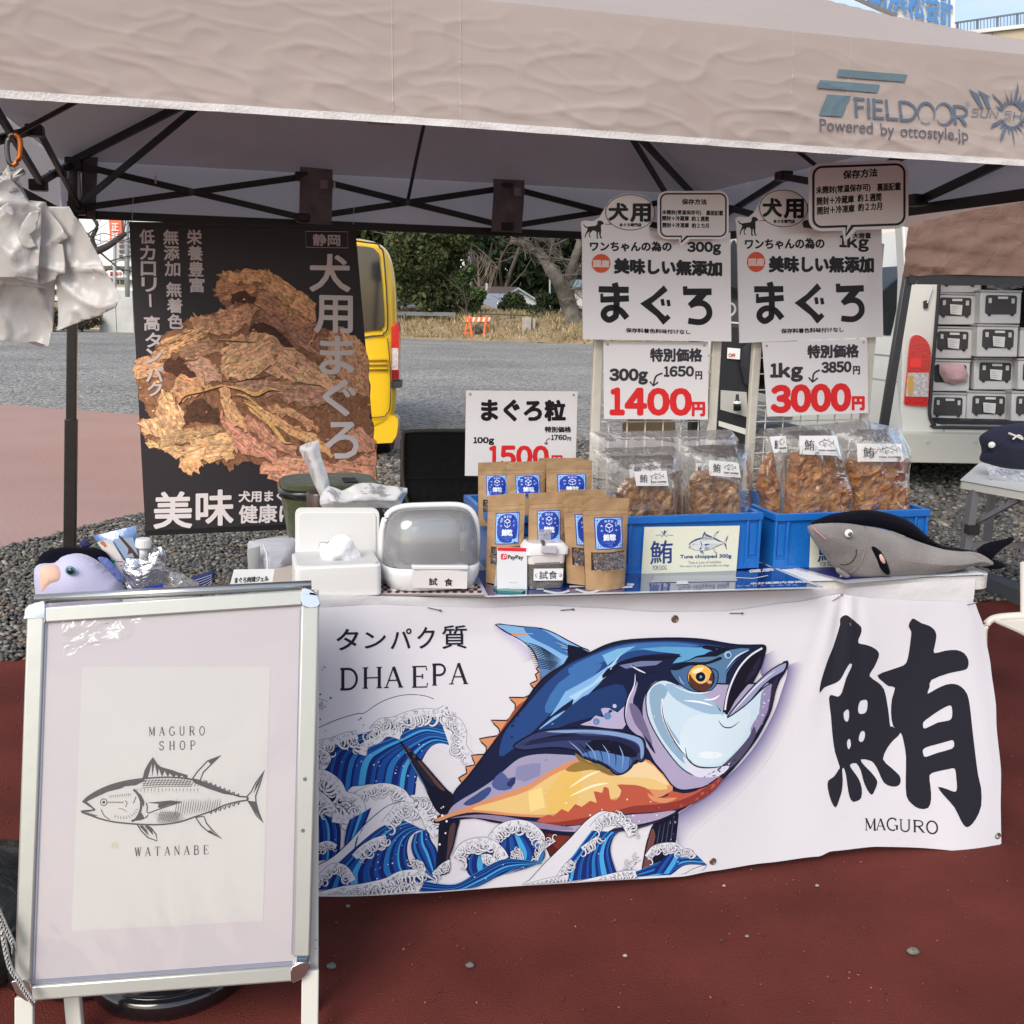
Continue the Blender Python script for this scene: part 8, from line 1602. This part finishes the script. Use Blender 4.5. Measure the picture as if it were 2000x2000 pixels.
# crumpled corner of the clear sheet
o=sheet2d('sheet_fold',[(90,1205),(270,1196),(262,1225),(235,1252),(190,1262),(140,1268),(108,1290),(98,1290)],type('c',(),{'__call__':lambda s,x,y,l=0:onplane(x,y,CA+Vector((0,0,0)),VV),'N':VV})(),.006,lambda a_,b_,d:.0,film('fold_film',(1,1,1),.05,.05,.9,14,.02),af)
for v in o.data.vertices:
    w=v.co+wloc(o);d=(w-CA).dot(NA);w=w-NA*(d+.0052+.003*abs(nz3(w.x*40,w.z*40,2)));v.co=w-wloc(o)
for (x0,y0,x1,y1,w) in ((46,1948,46,2075,.029),(606,1896,604,2060,.029)):
    p=AC(x0,y0,-.006);d=(AC(x1,y1,-.006)-p);d=d*(p.z/(-d.z)) if d.z < 0 else d;MB().bar(p,p+d*.995,w,.012,NA).build('leg',m_lgw,af,bevel=.002)
def backpt(x,y,k):p=AC(x,y,0);return p+Vector((0,k,0))
top_l,top_r=AC(66,1180,-.02),AC(606,1152,-.02)
for p,q in ((top_l,onz(150,2035,.013)),(top_r,onz(606,1975,.013))):MB().bar(p,q,.028,.012,Vector((0,1,.2))).build('rear_leg',m_lgw,af,bevel=.002)
MB().bar(AC(612,1190,-.03),AC(612,1990,-.03),.016,.014,NA).build('rear_frame_rail',M('rail_cream',(.62,.62,.56),.4),af,bevel=.002); 
MB().cbox(AC(590,1874,.004),.016,.012,.012).build('spring_clip',M('clip_blue',(.3,.42,.55),.2,metal=.8),af)
for (x,y) in ((596,1520),(592,1620),(618,1832),(617,1849)):MB().disc(AC(x,y,.0095),.0035 if x < 610 else .002,-NA,8,.0004).build('scuff',M('scuff_green',(.12,.14,.12),.7),af)
# ================================================================== things behind and below the sign board
stt=thing('side_stand','small low stand hidden behind the sign board carrying toys and packs','stand',T(-.42,.12,0));MB().box(T(-.52,.015,.600),UU*.43,VV*.36,ZZ*.02).build('top',m_tw,stt,bevel=.004)
for u in (-.50,-.12):
    for v in (.03,.34):MB().tube([T(u,v,0.012),T(u,v,.60)],.01,8).build('leg',m_st,stt)
ZS=.62
m_pf=M('lilac_plush',(.44,.43,.62),.95,sheen=.4,bump=.12,bs=300,col2=(.52,.51,.68),vs=6);m_bk=M('black_plush',(.005,.005,.010),1.0,sheen=.03,bump=.3,bs=250,spec=.05);m_pk=M('peach_plush',(.72,.47,.36),.95,sheen=.4,bump=.12,bs=300)
pl=thing('lilac_plush_fish','lilac plush fish with peach mouth and teal ringed eye peeking over the sign board','plush toy',T(-.5,.05,ZS));F1=VPL(.05)
Z6=lambda P:[(60+x/3.22,1000+y/3.22) for x,y in P]
rnd=lambda R_,H_:(lambda a_,b_,d:math.sqrt(max(0,1-(1-min(1,d/R_))**2))*H_)
sheet2d('black_back',spline(Z6([(30,345),(60,275),(110,240),(200,222),(330,222),(430,230),(490,270),(520,330),(560,420),(300,420),(60,420)]),True,3),VPL(.075),.008,rnd(.05,.035),m_bk,pl,back=rnd(.05,.02))
sheet2d('body',spline(Z6([(20,380),(50,330),(150,315),(200,280),(280,262),(360,275),(440,320),(520,390),(570,440),(575,640),(60,640),(30,520)]),True,3),F1,.008,rnd(.06,.045),m_pf,pl,back=rnd(.06,.04))
sheet2d('mouth',spline(Z6([(48,400),(60,350),(110,332),(180,340),(225,375),(238,410),(215,450),(150,480),(90,510),(60,520)]),True,3),VPL(.03),.006,rnd(.03,.022),m_pk,pl,back=rnd(.03,.01))
p=F1(*Z6([(272,333)])[0],.043);e=MB().ball(p,.0095,.004,.0085,nu=14,nv=8).build('eye',M('teal_ring',(.02,.22,.24),.3,coat=.6),pl,smooth=True);MB().ball(p-VV*.003,.0062,.003,.0062,nu=12,nv=8).build('pupil',M('gloss_black',(.004,.004,.006),.08,coat=1),e,smooth=True)
sheet2d('blue_fin',spline(Z6([(420,290),(480,290),(540,350),(590,430),(560,440),(490,370)]),True,3),VPL(.02),.008,rnd(.02,.008),M('blue_plush',(.12,.16,.42),.95,bump=.4,bs=120),pl)
tp=thing('treat_packet','shiny pet treat packet with small dog picture leaning behind the spout pouch','packet',T(-.36,.1,ZS));C9=VPL(.10);q9=Z6([(392,150),(660,85),(720,420),(590,420)])
sheet2d('packet',q9,C9,.01,lambda a_,b_,d:min(.014,d*.6)+.003*nz3(a_*40,b_*40),M('packet_blue',(.16,.27,.52),.2,coat=1,bump=.5,bs=25),tp,back=lambda a_,b_,d:min(.014,d*.6))
fq=frm([Z6([(392,150)])[0],Z6([(650,92)])[0],Z6([(740,420)])[0],Z6([(575,400)])[0]]);a=Art(C9,base=.0175,step=.0001)
a.poly([fq(.04,.12),fq(.40,.10),fq(.52,.98),fq(.05,.98)],c3(200,205,215));a.poly([fq(.45,.12),fq(.93,.16),fq(.93,.6),fq(.52,.62)],c3(150,168,190));a.poly([fq(.60,.1),fq(.68,.12),fq(.95,.55),fq(.82,.62),fq(.78,.45),fq(.62,.48),fq(.72,.36)],c3(84,62,50),sm=2)
a.poly([fq(.08,.15),fq(.16,.1),fq(.2,.2),fq(.28,.18),fq(.36,.3),fq(.42,.5),fq(.3,.55),fq(.16,.45),fq(.1,.3)],c3(226,214,204),sm=3);a.poly([fq(.1,.13),fq(.2,.12),fq(.22,.22),fq(.14,.24)],c3(196,120,70),sm=2);a.circle(*fq(.16,.25),1.2,BLK);a.circle(*fq(.22,.24),1.0,BLK);a.circle(*fq(.13,.6),4,c3(60,160,120));a.stroke([fq(.2,.6),fq(.42,.62)],2.0,c3(200,60,50));a.stroke([fq(.24,.7),fq(.45,.7)],2.2,c3(210,80,60));a.stroke([fq(.2,.8),fq(.5,.8)],1.6,c3(190,60,60))
a.build('packet_print',tp,INKG)
sp_=thing('spout_pouch','silver foil spout pouch with white screw cap and blue foot band','pouch',T(-.33,.05,ZS));C10=VPL(.05);m_foil=M('silver_foil',(.62,.63,.66),.16,metal=.9,bump=1,bs=14,dist=1.6)
sheet2d('pouch',spline(Z6([(590,300),(640,285),(700,290),(760,230),(820,215),(850,260),(845,350),(835,460),(835,640),(580,640),(600,470),(578,390)]),True,2),C10,.007,lambda a_,b_,d:min(.02,d*.8)+.005*ridge(a_*22,b_*22,4)+.002*nz3(a_*70,b_*70),m_foil,sp_,back=lambda a_,b_,d:min(.015,d))
sheet2d('blue_band',Z6([(640,470),(740,450),(836,430),(836,640),(600,640)]),C10,.012,lambda a_,b_,d:.0235+.004*nz3(a_*20,b_*20),M('band_blue',(.015,.05,.38),.3,coat=.8),sp_)
cpx=Z6([(711,160),(711,205),(711,215),(711,290)]);c_=[C10(x,y,.008) for x,y in cpx]
MB().tube([c_[3],c_[2]],.0075,14).build('spout',M('spout_clear',(.6,.6,.6),.2,coat=.5),sp_,smooth=True);MB().ring(c_[2],.0095,.0022,(0,0,1),18,6).build('collar_ring',M('spout_clear',(.6,.6,.6)),sp_);cc_=MB().tube([c_[1]-ZZ*.004,c_[0]],[.0142,.0135],22).build('screw_cap',M('cap_white',(.76,.76,.75),.4),sp_,bevel=.002)
for i in range(22):t_=2*math.pi*i/22;MB().tube([c_[1]+Vector((math.cos(t_)*.0143,math.sin(t_)*.0143,0)),c_[0]-ZZ*.003+Vector((math.cos(t_)*.0138,math.sin(t_)*.0138,0))],.0006,4).build('cap_rib',M('cap_white',(.76,.76,.75)),cc_)
o=sheet2d('clear_packet',Z6([(840,340),(900,350),(980,400),(1060,440),(1060,640),(835,640)]),VPL(.07),.01,lambda a_,b_,d:min(.015,d)+.006*ridge(a_*30,b_*30,1),film('packet_film',(.88,.88,.9),.15,.1,1,30,.25),None);tag(o,'crumpled clear packet between silver spout pouch and striped fish tail','packet')
tl_=thing('striped_tail','navy striped tail of a toy fish poking up behind the sign board','plush toy',T(-.2,.08,ZS));sheet2d('tail_fin',spline(Z6([(1010,410),(1060,395),(1120,370),(1150,362),(1158,390),(1140,430),(1110,470),(1040,640),(1000,640),(1020,480)]),True,3),VPL(.08),.007,rnd(.02,.01),M('navy_fin',(.02,.025,.09),.9),tl_)
a=Art(VPL(.08),base=.012,step=.0001)
for i in range(5):a.stroke(Z6([(1035+i*8,420+i*14),(1090+i*6,402+i*13),(1140,385+i*12)]),1.0,c3(170,180,215),3)
a.build('stripe_print',tl_,INK)
sheet2d('second_fin',spline(Z6([(310,190),(330,175),(360,180),(378,215),(340,225),(312,215)]),True,3),VPL(.09),.006,rnd(.01,.006),M('navy_fin',(.02,.02,.09)),tl_)
cd=thing('gel_card','small white card reading paw gel in Japanese leaning at the table end','card',T(-.14,.06,.7));C11=VPL(.06);slab('card',Z6([(1278,362),(1533,358),(1515,470),(1250,470)]),C11,.001,m_pap,cd);a=Art(C11,base=.0008);a.text('まぐろ肉球ジェル',Z6([(1283,446)])[0],Z6([(1495,434)])[0],10.5,BLK,.35);a.build('card_print',cd,INK)
MB().bar(C11(*Z6([(1390,470)])[0]),Vector((*C11(*Z6([(1390,470)])[0])[:2],.60)),.012,.002).build('card_stick',m_wp,cd)
cb=thing('cooler_bag','light grey soft cooler bag lying behind the tissue box','cooler bag',T(-.1,.3,.7));C12=VPL(.30)
sheet2d('bag',spline(Z6([(1362,200),(1400,180),(1480,165),(1600,162),(1680,175),(1700,300),(1700,560),(1380,560),(1368,360)]),True,2),C12,.012,lambda a_,b_,d:min(.05,d)+.005*nz3(a_*9,b_*50),M('silver_grey_cloth',(.44,.45,.50),.5,bump=.5,bs=18,stretch=(.4,.4,3)),cb,back=lambda a_,b_,d:min(.08,d))
sheet2d('side_panel',Z6([(1362,205),(1440,185),(1445,560),(1378,560)]),C12,.02,lambda a_,b_,d:.045+min(.01,d),M('flat_grey',(.30,.30,.30),.6),cb)
b=MB();b.tube([C12(x,y,.058) for x,y in spline(Z6([(1460,168),(1480,230),(1484,300),(1480,380),(1484,560)]),False,4)],.002,5);b.build('piping',m_pap,cb)
# olive cooler bin
ob=thing('olive_bin','olive green soft bin with black rimmed lid behind the tissue box','bin',T(.1,.42,tabz(0)));m_ol=M('olive_cloth',(.055,.066,.022),.8,bump=.4,bs=60,sheen=.2);C13=VPL(.36)
ua,ub=uvz(C13(551,1000))[0],uvz(C13(748,1000))[0];zt2=uvz(C13(640,968))[2]
def obr(k,z,up=0):return [T((ua+ub)/2+(ub-ua)/2*k*sq(2*math.pi*i/40,4)[0],.36+.11+.11*k*sq(2*math.pi*i/40,4)[1],z+up*sq(2*math.pi*i/40,4)[1]) for i in range(40)]
b=MB();b.loft([obr(.80,tabz(0)+.004),obr(.86,tabz(0)+.03),obr(.98,zt2-.02),obr(1,zt2)]);fix_normals(b.build('body',m_ol,ob,smooth=True))
b=MB();b.loft([obr(1.035,zt2-.008),obr(1.045,zt2+.004),obr(1.01,zt2+.010)]);fix_normals(b.build('rim',M('black_rim',(.012,.013,.012),.3,coat=.4),ob,smooth=True));b=MB();b.loft([obr(.99,zt2+.008),obr(.97,zt2+.016),obr(.80,zt2+.020)]);fix_normals(b.build('lid',m_ol,ob,smooth=True))
b=MB();b.tube([p for p in obr(1.0,zt2+.0)]+[obr(1.0,zt2)[0]],.0035,6);b.build('clear_liner',M('liner_pale',(.55,.55,.5),.3),ob,smooth=True)
MB().box(T((ua+ub)/2+.03,.40,zt2+.02),UU*.03,VV*.06,ZZ*.004).build('lid_tab',m_blk,ob)
for s_ in (1,):b=MB();b.tube([T(ub-.01,.36+.02,zt2-.03),T(ub+.012,.40,zt2-.07),T(ub+.008,.42,zt2-.12)],.006,6);b.build('handle',m_blk,ob,smooth=True)
cu_=thing('brown_cup','dark brown container half hidden under the plastic bag','container',T(.12,.28,tabz(.1)));C14=VPL(.29);p0,p1=C14(606,1000),C14(645,1000);zt3=C14(620,962).z;b=MB();uc_=(uvz(p0)[0]+uvz(p1)[0])/2;b.tube([T(uc_,.31,tabz(0)+.004),T(uc_,.31,zt3-.006),T(uc_,.31,zt3)],[.026,.029,.026],20);b.build('cup',M('brown_plastic',(.055,.032,.026),.35,coat=.4),cu_,smooth=True)
pb=thing('thin_plastic_bag','translucent white plastic bag draped over the olive bin, one handle standing up','plastic bag',T(.15,.3,.95));m_tp=film('translucent_bag',(.86,.88,.92),.0,.3,.25,18,.55)
K9=lambda P:[(500+x*.3106,700+y*.3106) for x,y in P]
sheet2d('upright_handle',spline(K9([(275,552),(378,516),(395,530),(410,620),(440,700),(460,780),(470,860),(500,940),(430,940),(400,860),(360,780),(330,700),(290,610)]),True,2),VPL(.27),.006,lambda a_,b_,d:min(.014,d)+.003*ridge(a_*50,b_*16,3),m_tp,pb,back=lambda a_,b_,d:min(.01,d))
sheet2d('draped_part',spline(K9([(455,800),(540,830),(620,790),(720,780),(820,800),(950,815),(930,880),(890,935),(780,938),(640,940),(520,945),(420,940),(400,880)]),True,2),VPL(.25),.006,lambda a_,b_,d:min(.022,d)+.007*ridge(a_*30+b_*12,b_*22,6)+.002*nz3(a_*90,b_*90),m_tp,pb,back=lambda a_,b_,d:min(.012,d))
# camping chair
ch=thing('camping_chair','black fabric folding chair back behind the tasting case','chair',T(.35,1.4,0));C15=VPL(1.3);K4=lambda P:[(500+x*.3106,700+y*.3106) for x,y in P]
sheet2d('backrest',spline(K4([(918,470),(935,455),(1100,448),(1400,448),(1450,460),(1450,1000),(960,1000),(950,900),(930,830),(915,700)]),True,2),C15,.03,lambda a_,b_,d:.02*nz3(a_*4,b_*6)+.012,M('black_canvas',(.010,.009,.009),.85,bump=.4,bs=50),ch,back=lambda a_,b_,d:.0)
b=MB();b.tube([C15(x,y,.022) for x,y in spline(K4([(960,1000),(950,905),(928,830),(915,700),(918,480),(936,456),(1100,448),(1450,452)]),False,4)],.006,6);b.build('edge_binding',M('binding_olive',(.10,.095,.075),.8),ch,smooth=True)
MB().box(C15(*K4([(930,745)])[0],.035),UU*.55,VV*.002,ZZ*.004).build('seam_line',m_blk,ch)
b=MB()
for x in (790,955):p=C15(x,1000,-.03);b.tube([Vector((p.x,p.y,0.02)),C15(x,860,-.02)],.011,8)
b.build('frame_tube',m_blk,ch);MB().box(C15(805,1060,-.03),UU*.5,-VV*.4,ZZ*.01).build('seat',M('black_canvas',(.01,.01,.01)),ch)
b=MB();b.tube([C15(x,y,.03) for x,y in spline(K4([(960,905),(1000,915),(985,945),(930,935)]),False,4)],.008,6);b.build('armrest_end',m_blk,ch,smooth=True)
# ================================================================== GREY PLUSH FISH
gf=thing('grey_plush_fish','large grey plush fish with black back fin and white eye on the table end','plush toy',T(1.2,.05,tabz(1.2)));m_gp=M('grey_plush',(.16,.148,.142),1.0,sheen=.25,bump=.5,bs=420,col2=(.27,.25,.24),vs=9);F2=VPL(.035)
Kf=lambda P:[(1450+x*.2847,650+y*.2847) for x,y in P]
sheet2d('back_fin',spline(Kf([(468,1310),(540,1270),(640,1240),(760,1222),(860,1214),(980,1232),(1080,1262),(1160,1300),(1230,1360),(1300,1420),(1380,1462),(1480,1478),(1600,1500),(1500,1520),(1300,1470),(1000,1350),(800,1320),(600,1310),(480,1325)]),True,3),VPL(.05),.008,rnd(.03,.028),m_bk,gf,back=rnd(.03,.02))
sheet2d('body',spline(Kf([(460,1345),(480,1322),(560,1305),(700,1305),(840,1325),(980,1350),(1120,1400),(1260,1450),(1380,1485),(1500,1500),(1600,1505),(1660,1535),(1700,1560),(1680,1590),(1640,1600),(1580,1590),(1440,1630),(1260,1655),(1040,1672),(860,1680),(760,1680),(690,1660),(620,1600),(560,1520),(500,1440),(470,1380)]),True,3),F2,.008,lambda a_,b_,d:math.sqrt(max(0,1-(1-min(1,d/.055))**2))*.05+.0015*nz3(a_*30,b_*30),m_gp,gf,back=rnd(.055,.045))
sheet2d('tail',spline(Kf([(1570,1545),(1600,1510),(1640,1520),(1700,1558),(1690,1585),(1640,1602),(1590,1590)]),True,3),VPL(.02),.006,rnd(.02,.016),m_gp,gf,back=rnd(.02,.02))
sheet2d('tail_fin',spline(Kf([(1605,1500),(1650,1455),(1720,1430),(1800,1415),(1850,1400),(1862,1410),(1840,1440),(1780,1480),(1730,1525),(1700,1558),(1650,1530)]),True,3),VPL(.04),.006,rnd(.02,.012),m_bk,gf,back=rnd(.02,.01));sheet2d('tail_fin',spline(Kf([(1640,1600),(1700,1556),(1750,1560),(1800,1585),(1806,1600),(1760,1618),(1700,1620)]),True,3),VPL(.03),.006,rnd(.015,.012),m_bk,gf,back=rnd(.015,.01))
sheet2d('side_fin',spline(Kf([(884,1470),(910,1468),(950,1500),(985,1560),(1005,1620),(1006,1655),(985,1658),(950,1620),(915,1560),(888,1500)]),True,3),VPL(-.012),.005,rnd(.012,.010),m_bk,gf,back=rnd(.02,.008));sheet2d('fin_patch',spline(Kf([(940,1525),(955,1520),(975,1550),(980,1580),(965,1582),(945,1555)]),True,3),VPL(-.0225),.004,rnd(.006,.003),M('pink_patch',(.65,.42,.40),.8),gf)
sheet2d('belly_fin',spline(Kf([(650,1610),(700,1640),(735,1665),(725,1680),(690,1672),(645,1640)]),True,3),VPL(-.01),.005,rnd(.01,.008),m_gp,gf,back=rnd(.01,.01))
p=F2(*Kf([(644,1344)])[0],.049);e=MB().ball(p,.0092,.0045,.0092,nu=16,nv=9).build('eye',M('eye_white',(.78,.78,.78),.2,coat=.8),gf,smooth=True);MB().ball(p-VV*.0042+UU*.0005-ZZ*.0005,.005,.002,.005,nu=12,nv=8).build('pupil',M('pupil_grey',(.09,.11,.09),.15,coat=1),e,smooth=True)
def onfish(x,y,l):return onplane(x,y,T(0,.035,0),VV)-VV*l
for P,r_,c,nm in (([(470,1318),(490,1345),(530,1380),(575,1420)],.0018,(.42,.22,.24),'mouth_seam'),([(782,1485),(778,1530),(750,1570),(710,1590),(670,1588)],.0012,(.03,.03,.03),'smile_line'),([(838,1330),(852,1400),(845,1480),(820,1560),(780,1620),(730,1650)],.0012,(.22,.20,.19),'gill_seam')):
    Q=spline(Kf(P),False,6);pts=[]
    dg=bpy.context.evaluated_depsgraph_get()
    bd=[x for x in gf.children if x.name.startswith('body')][0]
    for x,y in Q:
        d=ray(x,y).normalized();hit,loc,nrm,_i=bd.ray_cast(CAMP-wloc(bd),d)
        if hit:pts.append(loc+wloc(bd)-d*.0008)
    if len(pts) > 3:MB().tube(pts,r_,5).build(nm,M(nm+'_m',c,.9),gf,smooth=True)
# ================================================================== HANGING CARRIER BAGS
m_wb=M('white_carrier',(.60,.585,.565),.38,coat=.35,bump=.3,bs=6,dist=1.5,spec=.5,detail=3);glow(m_wb,.35,(.78,.76,.73,1))
wbg=thing('carrier_bags','bunch of white plastic carrier bags hanging from an orange carabiner at the left','carrier bags',onv(30,330,0));Kl=lambda P:[(x*.2847,150+y*.2847) for x,y in P]
def bagsheet(nm,P,v,amp,seed,yaw=0.0):
    C=VPL(v,yaw,40,500);sheet2d(nm,Kl(P),C,.0055,lambda a_,b_,d:amp*(.5*nz3(a_*5,b_*3,seed)+.45*nz3(a_*17,b_*3.5,seed+1)+.5*max(0,ridge(a_*7+b_*3,b_*5-a_*4,seed+3))**5+.4*max(0,ridge(a_*13-b_*9,b_*9+a_*5,seed+9))**6)+.0022*max(0,ridge(a_*34,b_*14,seed))**3,m_wb,wbg,solid=.0006)
bagsheet('bag',[(-250,900),(-30,700),(40,660),(120,690),(200,850),(320,1100),(375,1400),(370,1700),(345,1845),(280,1845),(0,1805),(-250,1790)],.045,.022,1)
bagsheet('bag',[(320,888),(480,890),(560,1000),(660,1200),(760,1380),(850,1520),(820,1580),(690,1640),(560,1680),(440,1735),(405,1740),(400,1600),(390,1400),(420,1200),(340,1000)],.02,.024,2,-.3)
bagsheet('bag',[(180,845),(315,860),(330,920),(440,1050),(472,1105),(400,1145),(430,1150),(465,1350),(390,1365),(385,1395),(275,1425),(250,1300),(240,1100)],.0,.018,3,-.2)
bagsheet('bag',[(-200,820),(-20,740),(60,690),(130,760),(200,860),(285,905),(282,1100),(262,1400),(120,1375),(-200,1385)],-.02,.022,4,.1)
bagsheet('bag',[(-250,1360),(0,1372),(150,1395),(330,1440),(335,1455),(200,1440),(60,1425),(-250,1400)],.01,.008,5)
bagsheet('bag_handle',[(0,900),(60,860),(100,930),(95,955),(50,935),(20,960),(-20,990)],-.035,.012,6);bagsheet('bag_handle',[(120,1100),(150,1010),(200,935),(280,910),(250,1040),(205,1080),(248,1165),(190,1185),(140,1140)],-.032,.006,7)
b=MB();rs=np.random.RandomState(3)
for i in range(16):x=rs.uniform(-60,110);b.tube([onv(*q,rs.uniform(-.02,.03)) for q in Kl([(x+rs.normal()*30,800),(40+rs.normal()*26,700),(70+rs.normal()*34,668+rs.uniform(-25,30)),(55+rs.normal()*24,720)])],[.012,.008,.007,.004],6)
b.build('knotted_handles',m_wb,wbg,smooth=True)
slabp=sheet2d('brown_flap',Kl([(180,1820),(240,1815),(315,1840),(290,1850),(250,1845)]),VPL(.02),.01,lambda a_,b_,d:.0,M('flap_brown',(.16,.12,.12),.6),wbg)
kb=thing('carabiner','orange and steel carabiner hooked on the left truss above the bags','carabiner',onv(25,290,0));C16=VPL(0)
MB().tube([C16(*p) for p in Kl(spline([(100,395),(130,420),(140,470),(130,560),(105,600),(85,605)],False,4))],.0042,8).build('gate',M('orange_anodised',(.5,.13,.02),.3,metal=.6),kb,smooth=True);MB().tube([C16(*p) for p in Kl(spline([(85,605),(65,590),(52,540),(48,470),(60,410),(100,395)],False,4))],.0042,8).build('hook',M('carabiner_steel',(.12,.11,.11),.3,metal=.8),kb,smooth=True)
MB().tube([C16(*p) for p in Kl([(60,600),(50,640),(58,660)])],.001,4).build('string',m_wp,kb)
# ================================================================== BELOW THE SIGN BOARD
ds=thing('round_base','glossy black round weight base lying on the pavement behind the sign board','base',onz(310,1925));cbase=Vector((-.63,1.93,0))
pA=onz(150,1935,.03);pB=onz(478,1905,.03);cc0=(pA+pB)/2;R_=(pB-pA).length/2;cc0=Vector((cc0.x,cc0.y+.06,0))
b=MB();b.loft([[cc0+Vector((R_*k*math.cos(t),R_*k*math.sin(t),z)) for t in np.linspace(0,2*math.pi,49)[:-1]] for k,z in ((.97,.013),(1,.022),(1,.04),(.96,.052),(.5,.06))]);fix_normals(b.build('disc',M('gloss_black_base',(.008,.008,.01),.12,coat=1,bump=.1,bs=10),ds,smooth=True));MB().ring(cc0+ZZ*.05,R_*.9,.006,(0,0,1),48,6).build('ridge',M('gloss_black_base',(.01,.01,.01)),ds,smooth=True);MB().tube([cc0+ZZ*.055,cc0+ZZ*.14],.02,14).build('socket',m_blk,ds)
o=None
bb=thing('dark_bag','crumpled dark fabric bag on the pavement at the lower left corner','bag',Vector((-.95,1.72,.02)));b=MB();b.ball(Vector((-1.03,1.80,.09)),.17,.16,.13,nu=24,nv=14,fn=lambda q:1+.16*nz3(q.x*3,q.y*3,q.z*3)+.08*ridge(q.x*5,q.y*5,q.z*4));b.build('bag',M('dark_nylon',(.016,.018,.02),.45,bump=.8,bs=14,dist=1),bb,smooth=True)
b=MB();b.ball(Vector((-.80,1.78,.05)),.15,.14,.06,nu=24,nv=12,fn=lambda q:1+.16*nz3(q.x*3,q.y*3,5)+.08*ridge(q.x*5,q.y*5,q.z*4));b.build('bag_flap',M('dark_nylon',(.016,.018,.02)),bb,smooth=True)
rp=thing('guy_rope','black and white flecked guy rope running down to the sign board corner','rope',att(40,1900,1.66));Kr=lambda P:[(x*.3313,1650+y*.3313) for x,y in P]
for Q0,s0 in (([(-60,300),(0,440),(30,600),(60,720),(110,800),(160,880),(200,935)],0),([(-60,280),(0,410),(40,500),(80,590),(84,640)],1)):
    Q=spline(Kr(Q0),False,10);pts=[att(x,y,1.665) for x,y in Q];MB().tube(pts,.0042,7).build('rope',M('rope_white',(.62,.62,.58),.8,bump=.8,bs=200),rp,smooth=True)
    fl=MB()
    for i in range(1,len(pts)-1,2):d=(pts[i+1]-pts[i]).normalized();fl.tube([pts[i]-NA*.003+d*-.003+Vector((.002,0,0)),pts[i]-NA*.0032+d*.004-Vector((.002,0,0))],.0014,5)
    fl.build('fleck',M('rope_black',(.02,.02,.02),.8),rp)
# last corrections of type-specific shading
for o in list(COL.objects):
    if o.type == 'MESH' and o.parent is None and 'label' not in o and 'kind' not in o:o['kind']='structure'
